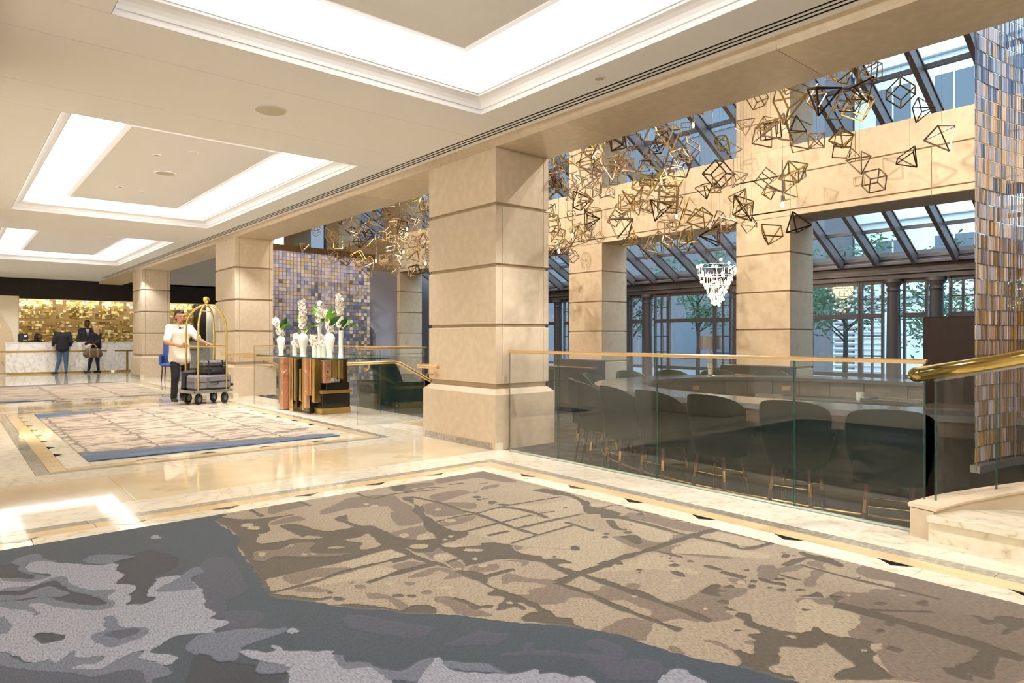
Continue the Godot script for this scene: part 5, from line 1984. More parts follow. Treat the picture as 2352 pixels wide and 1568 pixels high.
func sculpture() -> void:
	var r := RandomNumberGenerator.new()
	r.seed = 4321
	var kinds := ["cube", "tetrahedron", "octahedron", "pyramid"]
	var tones := [["gold", "gold_wire"], ["champagne", "champagne_wire"], ["dark bronze", "bronze"]]
	var forms := []
	for k in 4:
		forms.append(poly_frame(k))
	var wm := Mb.new()
	wm.tube(path([V(0, 0, 0), V(0, 1, 0)]), 0.0009, 4, false)
	var wire := wm.mesh()
	var made := []
	for i in 300:
		var far := i >= 205
		var p := Vector3.ZERO
		var size := r.randf_range(0.11, 0.21)
		for tries in 200:
			if not far:
				var z := -2.3 - 6.9 * pow(r.randf(), 0.75)
				var low := 2.62 + 0.75 * smoothstep(-4.6, -2.4, z)
				p = V(r.randf_range(5.8, 9.0), low + 1.75 * pow(r.randf(), 1.25), z)
			else:
				var z := r.randf_range(-15.4, -10.0)
				p = V(r.randf_range(6.0, 9.3), 2.55 + 0.5 * smoothstep(-12.5, -15.5, z) + 1.7 * pow(r.randf(), 1.2), z)
			var ok := true
			for q in made:
				if q[0].distance_to(p) < (q[1] + size) * 0.8:
					ok = false
					break
			if ok:
				break
		made.append([p, size])
		var k := r.randi() % 4
		var t: Array = tones[[0, 0, 1, 1, 2][r.randi() % 5]]
		var o := put(forms[k], "wire_%s" % kinds[k], M[t[1]])
		o.position = p
		o.basis = Basis.from_euler(V(r.randf() * TAU, r.randf() * TAU, r.randf() * TAU)) * Basis.from_scale(Vector3.ONE * size)
		var where := ("at the near end of the lounge" if p.z > -12.4 else "before the lilac tile screen") if far else ("over the left end of the bar" if p.z < -6.4 else ("over the middle of the bar" if p.z < -4.2 else "near the plaque screen"))
		var high := "low" if p.y < 3.15 else ("halfway" if p.y < 3.75 else "high")
		tag(o, "%s wire %s hanging %s %s" % [t[0], kinds[k], high, where], "wire sculpture", "%s wire %ss %s %s" % [t[0], kinds[k], high, where])
		# suspension wire, upright although the frame is turned
		var w := put(wire, "wire", M.steel, o)
		w.transform = o.transform.affine_inverse() * Transform3D(Basis.from_scale(V(1, 6.598 - p.y, 1)), p)
	# the many smaller frames farther back in the two clouds
	var rest := Mb.new()
	var rest2 := Mb.new()
	for i in 230:
		var far := i >= 120
		var z := -3.2 - 6.4 * pow(r.randf(), 0.7) if not far else r.randf_range(-15.4, -9.6)
		var p := V(r.randf_range(6.4, 10.2), r.randf_range(3.2, 5.1) if not far else r.randf_range(2.9, 4.9), z)
		var src: ArrayMesh = forms[r.randi() % 4]
		var bs := Basis.from_euler(V(r.randf() * TAU, r.randf() * TAU, r.randf() * TAU))
		var size := r.randf_range(0.09, 0.16)
		var arr := src.surface_get_arrays(0)
		var dst: Mb = rest if i % 3 else rest2
		for k in arr[Mesh.ARRAY_VERTEX].size():
			dst.v.append(p + bs * arr[Mesh.ARRAY_VERTEX][k] * size)
			dst.n.append(bs * arr[Mesh.ARRAY_NORMAL][k])
		dst.tube(path([p, V(p.x, 6.598, p.z)]), 0.0009, 4, false)
	var ro := put(rest, "wire_frames", M.champagne_wire)
	tag(ro, "many small champagne wire frames deep inside the hanging clouds", "wire sculpture")
	ro.set_meta("kind", "stuff")
	ro = put(rest2, "gold_wire_frames", M.gold_wire)
	tag(ro, "many small gold wire frames deep inside the hanging clouds", "wire sculpture")
	ro.set_meta("kind", "stuff")
	# little pendant bulbs among the frames
	var bulb := thing("pendant_bulb", "", "pendant lamp", Vector3.ZERO, 0.0, "small pendant bulbs among the wire frames")
	var b := Mb.new()
	b.tube(path([V(0, 0.09, 0), V(0, 0.5, 0)]), 0.007, 7)
	put(b, "rod", M.steel, bulb)
	b = Mb.new()
	b.tube(path([V(0, 0.03, 0), V(0, 0.1, 0)]), 0.016, 10)
	put(b, "socket", M.steel, bulb)
	b = Mb.new()
	b.ball(V(0, 0.0, 0), V(0.018, 0.035, 0.018), 10, 6)
	put(b, "bulb", M.bulb_glow, bulb)
	b = Mb.new()
	b.tube(path([V(0, 0, 0), V(0, 1.0, 0)]), 0.002, 4, false)
	put(b, "cord", M.steel, bulb).position.y = 0.5
	var at := [V(7.2, 2.55, -7.35), V(7.4, 2.8, -7.25), V(7.2, 2.72, -3.75), V(7.6, 4.05, -5.2), V(8.2, 3.0, -5.9), V(7.4, 3.5, -12.1), V(7.0, 2.85, -12.7), V(7.6, 2.75, -11.7), V(8.1, 3.2, -13.4), V(6.8, 3.9, -10.9)]
	for i in at.size():
		var o := bulb if i == 0 else copy(bulb)
		o.position = at[i]
		var top: Node3D = o.get_node("cord")
		top.scale.y = 6.1 - at[i].y
		o.set_meta("label", "small lit pendant bulb among the wire frames above the bar" if i < 5 else "small lit pendant bulb among the wire frames over the far lounge")
		omni("pendant_lamp", at[i], 0.35, rgb(255, 226, 180), 0.02)

func arm_chair(called: String, label: String, at: Vector3, turn: float, fabric: Material, high: float, wide: float) -> void:
	var o := thing(called, label, "armchair", at, turn)
	var b := Mb.new()
	b.box(V(0, 0.36, 0.03), V(wide - 0.14, 0.16, 0.6), Basis(), 0.05)
	put(b, "seat", fabric, o)
	b = Mb.new()
	var cols := 18
	var sheets := []
	for s in 2:
		var sheet := []
		for i in cols + 1:
			var a := lerpf(-2.0, 2.0, float(i) / cols)
			var e := absf(a) / 2.0
			var top := high - (high - 0.62) * smoothstep(0.35, 0.95, e)
			var line := []
			for j in 5:
				var f := j / 4.0
				var rad := wide * 0.5 * (0.94 + 0.12 * f) - (0.0 if s == 0 else 0.07)
				line.append(V(sin(a) * rad, lerpf(0.2, top, f), -cos(a) * rad * (1.0 + 0.12 * f)))
			sheet.append(line)
		sheets.append(sheet)
	for s in 2:
		for i in cols:
			for j in 4:
				var k := 1.0 if s == 0 else -1.0
				var q := [sheets[s][i][j], sheets[s][i + 1][j], sheets[s][i + 1][j + 1], sheets[s][i][j + 1]]
				b.quad_n(q[0], q[1], q[2], q[3], V(q[0].x, 0, q[0].z).normalized() * k, V(q[1].x, 0, q[1].z).normalized() * k, V(q[2].x, 0, q[2].z).normalized() * k, V(q[3].x, 0, q[3].z).normalized() * k)
	for i in cols:
		b.quad_out(sheets[0][i][4], sheets[0][i + 1][4], sheets[1][i + 1][4], sheets[1][i][4], Vector3.UP)
	for i in [0, cols]:
		for j in 4:
			b.quad_out(sheets[0][i][j], sheets[1][i][j], sheets[1][i][j + 1], sheets[0][i][j + 1], V(0, 0, 1))
	put(b, "back", fabric, o)
	for sx in [-1, 1]:
		for sz in [-1, 1]:
			b = Mb.new()
			b.tube(path([V(0.26 * sx, 0.3, 0.22 * sz), V(0.29 * sx, 0.0, 0.27 * sz)]), [0.022, 0.014], 8)
			put(b, "leg", M.walnut, o)

func lounge() -> void:
	arm_chair("club_chair", "dark brown tub chair low behind the landing glass, near the stair rail", V(7.1, LOW, -11.35), 2.4, M.dark_fabric, 0.82, 0.78)
	arm_chair("club_chair", "dark brown tub chair behind the landing glass, left of its twin", V(6.85, LOW, -12.35), 2.2, M.dark_fabric, 0.82, 0.78)
	arm_chair("wing_chair", "tall taupe armchair turned sideways behind the landing glass", V(8.2, LOW, -14.3), 2.2, M.grey_fabric, 1.12, 0.68)
	arm_chair("wing_chair", "tall taupe armchair seen from behind, beside the stair handrail", V(8.7, LOW, -13.1), -2.6, M.grey_fabric, 1.12, 0.68)
	arm_chair("wing_chair", "pale grey armchair at the far end of the lounge", V(9.6, LOW, -14.3), -1.4, M.grey_fabric, 1.05, 0.68)
	var o := thing("side_table", "round lounge table with pale legs beside the largest column", "table", V(9.3, LOW, -12.1))
	var b := Mb.new()
	b.lathe([Vector2(0, 0.68), Vector2(0.5, 0.68), Vector2(0.52, 0.7), Vector2(0.5, 0.72), Vector2(0, 0.72)], 28)
	put(b, "table_top", M.walnut, o)
	for k in 3:
		var a := TAU * k / 3.0
		b = Mb.new()
		b.tube(path([V(cos(a) * 0.2, 0.68, sin(a) * 0.2), V(cos(a) * 0.12, 0.4, sin(a) * 0.12), V(cos(a) * 0.34, 0, sin(a) * 0.34)]), [0.025, 0.02, 0.02], 8)
		put(b, "leg", M.strap_tan, o)
	o = thing("sideboard", "long dark sideboard under the stone pillars of the lounge", "sideboard", V(10.5, LOW, -12.5))
	b = Mb.new()
	b.span(V(0, 0.1, -1.2), V(0.42, 0.95, 1.2), 0.01)
	put(b, "body", M.dark_wood, o)
	for k in 4:
		b = Mb.new()
		b.span(V(-0.015, 0.14, -1.18 + 0.59 * k), V(0.0, 0.9, -0.6 + 0.59 * k), 0.004)
		put(b, "door", M.dark_wood, o)
	b = Mb.new()
	b.span(V(0.03, 0, -1.15), V(0.39, 0.1, 1.15))
	put(b, "plinth", M.black_plastic, o)
	# blue chair by the far column
	o = thing("blue_chair", "blue upholstered chair half hidden behind the bellman", "chair", V(4.85, 0, -20.4), -0.4)
	b = Mb.new()
	b.box(V(0, 0.46, 0), V(0.52, 0.1, 0.5), Basis(), 0.04)
	put(b, "seat", M.blue_fabric, o)
	b = Mb.new()
	b.box(V(0, 0.82, -0.25), V(0.54, 0.72, 0.08), Basis(Vector3.RIGHT, -0.1), 0.035)
	put(b, "backrest", M.blue_fabric, o)
	for sx in [-1, 1]:
		b = Mb.new()
		b.box(V(0.27 * sx, 0.6, -0.02), V(0.07, 0.3, 0.46), Basis(), 0.03)
		put(b, "armrest", M.blue_fabric, o)
		for sz in [-1, 1]:
			b = Mb.new()
			b.tube(path([V(0.21 * sx, 0.42, 0.2 * sz), V(0.23 * sx, 0.0, 0.24 * sz)]), [0.02, 0.012], 8)
			put(b, "leg", M.black_plastic, o)

func vase(label: String, at: Vector3, prof: Array, m: Material) -> void:
	var b := Mb.new()
	b.lathe(prof, 22)
	var o := put(b, "flower_vase", m)
	o.position = at
	tag(o, label, "vase", "white vases on the glass console")

func flower_mesh() -> Array:
	var b := Mb.new()
	for k in 5:
		var a := TAU * k / 5.0 + 0.3
		var d := V(cos(a), sin(a), 0)
		var s := V(-sin(a), cos(a), 0)
		var l := 0.05 if k % 2 == 0 else 0.044
		var p0 := d * 0.004
		var p1 := d * l * 0.55 + s * 0.024 + V(0, 0, 0.008)
		var p2 := d * l + V(0, 0, -0.004)
		var p3 := d * l * 0.55 - s * 0.024 + V(0, 0, 0.008)
		var mid := d * l * 0.5 + V(0, 0, -0.001)
		b.tri(p0, mid, p1); b.tri(p1, mid, p2); b.tri(p2, mid, p3); b.tri(p3, mid, p0)
		var e := V(0, 0, -0.0015)
		b.tri(p0 + e, p1 + e, mid + e); b.tri(p1 + e, p2 + e, mid + e); b.tri(p2 + e, p3 + e, mid + e); b.tri(p3 + e, p0 + e, mid + e)
	var h := Mb.new()
	h.ball(V(0, 0, 0.008), V(0.007, 0.009, 0.009), 7, 4)
	return [b.mesh(), h.mesh()]

func leaf_blade(p: Node3D, a: Vector3, d: Vector3, l: float, w: float, droop: float, m: Material) -> void:
	var b := Mb.new()
	var n := 8
	var side := d.cross(Vector3.UP).normalized()
	var q := a
	var dir := d.normalized()
	var prev := []
	for i in n + 1:
		var f := float(i) / n
		var ww := w * sin(PI * clampf(f * 0.93 + 0.07, 0, 1))
		var wave := 0.008 * sin(f * 9.0)
		var nrm := side.cross(dir).normalized()
		var row := [q - side * ww + nrm * (0.012 + wave), q, q + side * ww + nrm * (0.012 - wave)]
		if i > 0:
			for k in 2:
				b.quad(prev[k], prev[k + 1], row[k + 1], row[k])
				var e := nrm * -0.0015
				b.quad(prev[k + 1] + e, prev[k] + e, row[k] + e, row[k + 1] + e)
		prev = row
		dir = (dir + Vector3.DOWN * droop / n).normalized()
		q += dir * l / n
	put(b, "leaf", m, p)

func orchid(label: String, at: Vector3, lean: Vector3, h: float, n: int, kit: Array, sd: int, leaves: int) -> void:
	var r := RandomNumberGenerator.new()
	r.seed = sd
	var o := thing("orchid_spray", label, "flowers", at, 0.0, "white orchid sprays on the console")
	var tip := V(0, h, 0) + lean
	var b := Mb.new()
	var pts := PackedVector3Array()
	for i in 7:
		var f := i / 6.0
		pts.append(V(0, -0.06, 0).lerp(tip, f) + lean * (f * f - f) * 0.6)
	b.tube(pts, 0.004, 6)
	put(b, "stem", M.leaf_dark, o)
	for i in n:
		var f := lerpf(0.22, 1.0, float(i) / maxi(n - 1, 1))
		var p := pts[int(f * 5.99)].lerp(pts[mini(int(f * 5.99) + 1, 6)], fmod(f * 5.99, 1.0))
		var a := i * 2.4 + r.randf() * 0.6
		# blossoms look outwards, most of them to the lobby side
		var out := V(cos(a) - 0.5, r.randf_range(-0.3, 0.4), sin(a) + 0.45).normalized()
		var fl := put(kit[0], "blossom", M.petal, o)
		var z := out
		var x := Vector3.UP.cross(z).normalized()
		fl.transform = Transform3D(Basis(x, z.cross(x), z) * Basis.from_scale(Vector3.ONE * r.randf_range(1.0, 1.4)), p + out * r.randf_range(0.025, 0.06))
		put(kit[1], "heart", M.petal_heart, fl)
	for i in leaves:
		var a := r.randf() * TAU
		leaf_blade(o, V(0, 0.0, 0), V(cos(a) * 0.5 + 0.35, 0.9, sin(a) * 0.5), r.randf_range(0.28, 0.48), r.randf_range(0.04, 0.07), r.randf_range(0.3, 1.4), M.leaf_green if i % 2 == 0 else M.leaf_dark)

func console() -> void:
	var o := thing("console_table", "glass topped console on a base of gold and copper bars", "console table", V(4.75, 0, -10.6))
	var b := Mb.new()
	b.box(V(0, 0.905, 0), V(0.9, 0.02, 3.2), Basis(), 0.004)
	put(b, "glass_top", M.table_glass, o)
	b = Mb.new()
	for s in [-1, 1]:
		b.span(V(0.45 * s - 0.002, 0.896, -1.6), V(0.45 * s + 0.002, 0.914, 1.6))
		b.span(V(-0.45, 0.896, 1.6 * s - 0.002), V(0.45, 0.914, 1.6 * s + 0.002))
	put(b, "glass_rim", M.glass_rim, o)
	# base: a thicket of upright bars and blocks, widest on the lobby side
	var r := RandomNumberGenerator.new()
	r.seed = 99
	var ms := ["brass", "copper_plate", "bronze", "satin_brass", "antique_gold", "copper_plate", "smoke_mirror"]
	var bars := [
		[-0.36, -0.62, 0.1, 0.08, 0.1, 0.89, "antique_gold"], [-0.38, -0.46, 0.12, 0.16, 0.02, 0.89, "copper_plate"], [-0.3, -0.3, 0.1, 0.12, 0.0, 0.89, "copper_plate"], [-0.34, -0.16, 0.1, 0.1, 0.0, 0.89, "brass"],
		[-0.34, -0.05, 0.08, 0.06, 0.18, 0.89, "antique_gold"], [-0.36, 0.04, 0.06, 0.06, 0.08, 0.86, "bronze"], [-0.38, 0.12, 0.07, 0.05, 0.28, 0.8, "smoke_mirror"], [-0.36, 0.2, 0.07, 0.06, 0.2, 0.72, "brass"],
		[-0.34, 0.3, 0.1, 0.07, 0.06, 0.89, "antique_gold"], [-0.36, 0.4, 0.07, 0.08, 0.1, 0.89, "copper_plate"], [-0.3, 0.48, 0.1, 0.07, 0.3, 0.89, "satin_brass"], [-0.28, 0.58, 0.12, 0.09, 0.2, 0.89, "brass"],
		[-0.14, 0.62, 0.13, 0.12, 0.5, 0.86, "copper_plate"], [0.0, 0.6, 0.1, 0.1, 0.58, 0.89, "antique_gold"], [0.1, 0.62, 0.08, 0.08, 0.55, 0.89, "brass"], [0.2, 0.55, 0.1, 0.08, 0.4, 0.89, "bronze"],
		[-0.1, -0.35, 0.16, 0.3, 0.0, 0.89, "bronze"], [0.1, -0.1, 0.2, 0.3, 0.0, 0.89, "brass"], [0.0, 0.2, 0.2, 0.2, 0.0, 0.89, "smoke_mirror"], [-0.2, -0.55, 0.12, 0.1, 0.3, 0.89, "satin_brass"]]
	for s in bars:
		b = Mb.new()
		b.box(V(s[0], (s[4] + s[5]) / 2, s[1]), V(s[2], s[5] - s[4], s[3]), Basis(), 0.006)
		var bar_part := put(b, "upright_bar", M[s[6]], o)
		if s[6] == "copper_plate":
			b = Mb.new()
			for k in 5:
				var y: float = lerpf(s[4] + 0.08, s[5] - 0.08, k / 4.0)
				b.box(V(s[0] - s[2] / 2 - 0.003, y, s[1]), V(0.008, 0.03 + 0.05 * (k % 2), s[3] * 0.7), Basis(Vector3.RIGHT, PI / 4 if k % 2 else 0.0), 0.002)
				b.box(V(s[0], y, s[1] + s[3] / 2 + 0.003), V(s[2] * 0.7, 0.03 + 0.05 * (k % 2), 0.008), Basis(Vector3.BACK, PI / 4 if k % 2 else 0.0), 0.002)
			put(b, "relief", M.copper_plate, bar_part)
	for s in [[0.02, 0.52, 0.5, 0.28, 0.0, 0.1, "antique_gold"], [0.02, 0.52, 0.48, 0.27, 0.1, 0.33, "smoke_mirror"], [0.03, 0.52, 0.52, 0.3, 0.33, 0.38, "antique_gold"], [0.06, 0.5, 0.4, 0.25, 0.38, 0.5, "smoke_mirror"], [-0.05, 0.1, 0.5, 0.5, 0.0, 0.14, "smoke_mirror"], [-0.12, -0.4, 0.4, 0.4, 0.0, 0.06, "antique_gold"]]:
		b = Mb.new()
		b.box(V(s[0], (s[4] + s[5]) / 2, s[1]), V(s[2], s[5] - s[4], s[3]), Basis(), 0.006)
		put(b, "base_block", M[s[6]], o)
	# vases
	var y := 0.916
	var bal := [Vector2(0, 0), Vector2(0.045, 0), Vector2(0.04, 0.03), Vector2(0.042, 0.08), Vector2(0.07, 0.22), Vector2(0.075, 0.27), Vector2(0.055, 0.315), Vector2(0.026, 0.335), Vector2(0.026, 0.36), Vector2(0.04, 0.38), Vector2(0.03, 0.378), Vector2(0.0, 0.3)]
	var bal2 := []
	for q in bal:
		bal2.append(q * 1.12)
	var cyl := [Vector2(0, 0), Vector2(0.038, 0), Vector2(0.04, 0.01), Vector2(0.038, 0.2), Vector2(0.034, 0.2), Vector2(0.032, 0.02)]
	var tall := [Vector2(0, 0), Vector2(0.05, 0), Vector2(0.04, 0.02), Vector2(0.028, 0.2), Vector2(0.03, 0.4), Vector2(0.042, 0.53), Vector2(0.038, 0.53), Vector2(0.02, 0.3)]
	var mid := [Vector2(0, 0), Vector2(0.04, 0), Vector2(0.036, 0.02), Vector2(0.032, 0.15), Vector2(0.034, 0.42), Vector2(0.031, 0.42), Vector2(0.03, 0.05)]
	vase("white baluster vase at the far left of the console", V(4.5, y, -11.55), bal, M.vase_white)
	vase("short frosted cylinder vase beside the left baluster vase", V(4.5, y, -10.95), cyl, M.vase_frost)
	vase("white baluster vase left of the tall trumpet vase", V(4.55, y, -10.72), bal2, M.vase_white)
	vase("tall white trumpet vase in the middle of the console", V(4.85, y, -10.75), tall, M.vase_white)
	vase("frosted cylinder vase standing before the trumpet vase", V(4.45, y, -10.05), cyl, M.vase_frost)
	vase("greenish cylinder vase left of the right baluster vase", V(4.55, y, -9.92), cyl, M.vase_frost)
	vase("large white baluster vase at the near end of the console", V(4.55, y, -9.72), bal2, M.vase_white)
	vase("slender white vase behind the right baluster vase", V(4.85, y, -9.95), mid, M.vase_white)
	var kit := flower_mesh()
	orchid("white orchid spray drooping from the far left baluster vase", V(4.5, y + 0.37, -11.55), V(-0.1, 0, 0.0), 0.24, 12, kit, 1, 3)
	orchid("low white orchids over the short frosted vase", V(4.5, y + 0.19, -10.95), V(0.02, 0, 0.03), 0.14, 7, kit, 2, 1)
	orchid("tall white orchid spray in the left middle baluster vase", V(4.55, y + 0.41, -10.72), V(-0.04, 0, 0.02), 0.5, 22, kit, 3, 3)
	orchid("orchids with broad leaves in the trumpet vase", V(4.85, y + 0.52, -10.75), V(0.0, 0, 0.05), 0.36, 10, kit, 4, 7)
	orchid("low white orchids over the front cylinder vase", V(4.45, y + 0.19, -10.05), V(-0.02, 0, 0), 0.14, 8, kit, 5, 0)
	orchid("few white orchids beside the right baluster vase", V(4.55, y + 0.19, -9.92), V(0.02, 0, -0.02), 0.18, 6, kit, 6, 0)
	orchid("tall white orchid spray in the near baluster vase", V(4.55, y + 0.41, -9.72), V(-0.02, 0, -0.02), 0.3, 16, kit, 7, 3)
	orchid("highest orchid spray with long leaves behind the near vase", V(4.85, y + 0.41, -9.95), V(-0.03, 0, 0.0), 0.55, 20, kit, 8, 4)

func cart() -> void:
	var o := thing("luggage_cart", "brass birdcage luggage cart loaded with suitcases", "luggage cart", V(3.7, 0, -13.12), 1.8)
	var b := Mb.new()
	b.box(V(0, 0.235, 0), V(0.52, 0.04, 0.74), Basis(), 0.015)
	put(b, "deck", M.cart_carpet, o)
	b = Mb.new()
	for s in [-1, 1]:
		b.bar(V(0.265 * s, 0.235, -0.36), V(0.265 * s, 0.235, 0.36), 0.02, 0.055, 0.008)
		b.bar(V(-0.25, 0.235, 0.375 * s), V(0.25, 0.235, 0.375 * s), 0.02, 0.055, 0.008)
	put(b, "bumper", M.brushed_steel, o)
	for sx in [-1, 1]:
		for sz in [-1, 1]:
			b = Mb.new()
			var p := PackedVector3Array([V(0.22 * sx, 0.25, 0.27 * sz), V(0.22 * sx, 1.36, 0.27 * sz)])
			for k in range(1, 10):
				var a := PI / 2 * k / 10.0
				p.append(V(0.22 * sx * cos(a), 1.36 + 0.46 * sin(a), 0.27 * sz * cos(a)))
			p.append(V(0.012 * sx, 1.82, 0.02 * sz))
			b.tube(p, 0.019, 10)
			put(b, "post", M.polished_brass, o)
			b = Mb.new()
			var c := V(0.19 * sx, 0.1, 0.25 * sz)
			b.lathe([Vector2(0.05, -0.02), Vector2(0.085, -0.026), Vector2(0.1, -0.018), Vector2(0.1, 0.018), Vector2(0.085, 0.026), Vector2(0.05, 0.02)], 20, Transform3D(Basis(Vector3.UP, 0.5) * Basis(Vector3.BACK, PI / 2), c))
			var w := put(b, "wheel", M.black_plastic, o)
			b = Mb.new()
			b.lathe([Vector2(0.0, -0.022), Vector2(0.05, -0.02), Vector2(0.05, 0.02), Vector2(0.0, 0.022)], 14, Transform3D(Basis(Vector3.UP, 0.5) * Basis(Vector3.BACK, PI / 2), c))
			put(b, "hub", M.brushed_steel, w)
			b = Mb.new()
			for e in [-0.032, 0.032]:
				b.bar(c + Basis(Vector3.UP, 0.5) * V(e, 0, 0), V(c.x, 0.225, c.z) + Basis(Vector3.UP, 0.5) * V(e, 0, 0), 0.006, 0.02)
			b.box(V(c.x, 0.216, c.z), V(0.075, 0.01, 0.06))
			put(b, "caster_fork", M.steel, o)
	b = Mb.new()
	for s in [-1, 1]:
		b.tube(path([V(0.22 * s, 1.06, -0.27), V(0.22 * s, 1.06, 0.27)]), 0.014, 8)
		b.tube(path([V(-0.22, 1.06, 0.27 * s), V(0.22, 1.06, 0.27 * s)]), 0.014, 8)
	put(b, "hanging_rail", M.polished_brass, o)
	b = Mb.new()
	var loop := PackedVector3Array()
	for k in 13:
		loop.append(V(0.08 * cos(TAU * k / 12), 1.71, 0.115 * sin(TAU * k / 12)))
	b.tube(loop, 0.007, 6, false)
	put(b, "brace_ring", M.polished_brass, o)
	b = Mb.new()
	b.lathe([Vector2(0, 1.79), Vector2(0.05, 1.8), Vector2(0.045, 1.84), Vector2(0.022, 1.855), Vector2(0.025, 1.87), Vector2(0.05, 1.89), Vector2(0.055, 1.93), Vector2(0.05, 1.96), Vector2(0.03, 1.975), Vector2(0, 1.98)], 16)
	put(b, "finial", M.polished_brass, o)
	var turn := 1.8
	var at := func(p: Vector3) -> Vector3: return V(3.7, 0, -13.12) + Basis(Vector3.UP, turn) * p
	suitcase("large grey fabric suitcase lying on the cart deck", at.call(V(-0.04, 0.257, 0.03)), turn + PI, V(0.36, 0.28, 0.7), M.suitcase_grey, 0)
	suitcase("black suitcase standing at the rear edge of the cart", at.call(V(0.19, 0.257, -0.12)), turn, V(0.09, 0.36, 0.5), M.suitcase_black, 2)
	suitcase("black carry-on case on top of the grey suitcase", at.call(V(-0.04, 0.54, 0.08)), turn + PI, V(0.32, 0.15, 0.48), M.suitcase_black, 1)
	suitcase("flat grey garment bag on top of the luggage stack", at.call(V(-0.04, 0.695, 0.08)), turn + PI, V(0.3, 0.1, 0.46), M.suitcase_top, 1)

func suitcase(label: String, at: Vector3, turn: float, s: Vector3, m: Material, style: int) -> void:
	var o := thing("suitcase", label, "suitcase", at, turn)
	var b := Mb.new()
	b.box(V(0, s.y / 2, 0), s, Basis(), minf(0.04, s.y * 0.3))
	put(b, "shell", m, o)
	b = Mb.new()
	b.bar(V(s.x / 2 + 0.004, s.y * 0.55, -s.z / 2 + 0.05), V(s.x / 2 + 0.004, s.y * 0.55, s.z / 2 - 0.05), 0.008, 0.012)
	b.bar(V(-s.x / 2 + 0.05, s.y * 0.55, s.z / 2 + 0.004), V(s.x / 2 - 0.05, s.y * 0.55, s.z / 2 + 0.004), 0.012, 0.008)
	put(b, "zip", M.black_plastic, o)
	b = Mb.new()
	b.tube(path([V(s.x / 2, s.y * 0.5, -0.08), V(s.x / 2 + 0.035, s.y * 0.5, -0.06), V(s.x / 2 + 0.035, s.y * 0.5, 0.06), V(s.x / 2, s.y * 0.5, 0.08)]), 0.012, 7)
	put(b, "handle", M.black_plastic, o)
	if style == 0:
		for z in [-0.36, 0.36]:
			b = Mb.new()
			b.ball(V(0.15, 0.08, -s.z / 2 - 0.02), V(0.03, 0.03, 0.025), 8, 5)
			b.ball(V(-0.15, 0.08, -s.z / 2 - 0.02), V(0.03, 0.03, 0.025), 8, 5)
			put(b, "castor", M.black_plastic, o)
			break
		b = Mb.new()
		b.box(V(s.x / 2 + 0.003, s.y * 0.5, 0.12), V(0.01, s.y * 0.7, 0.06), Basis(), 0.003)
		put(b, "strap", M.brushed_steel, o)
	elif style == 1:
		for z in [-0.13, 0.14]:
			b = Mb.new()
			b.box(V(0, s.y / 2, z), V(s.x + 0.008, s.y + 0.008, 0.03), Basis(), 0.004)
			put(b, "strap", M.black_plastic, o)

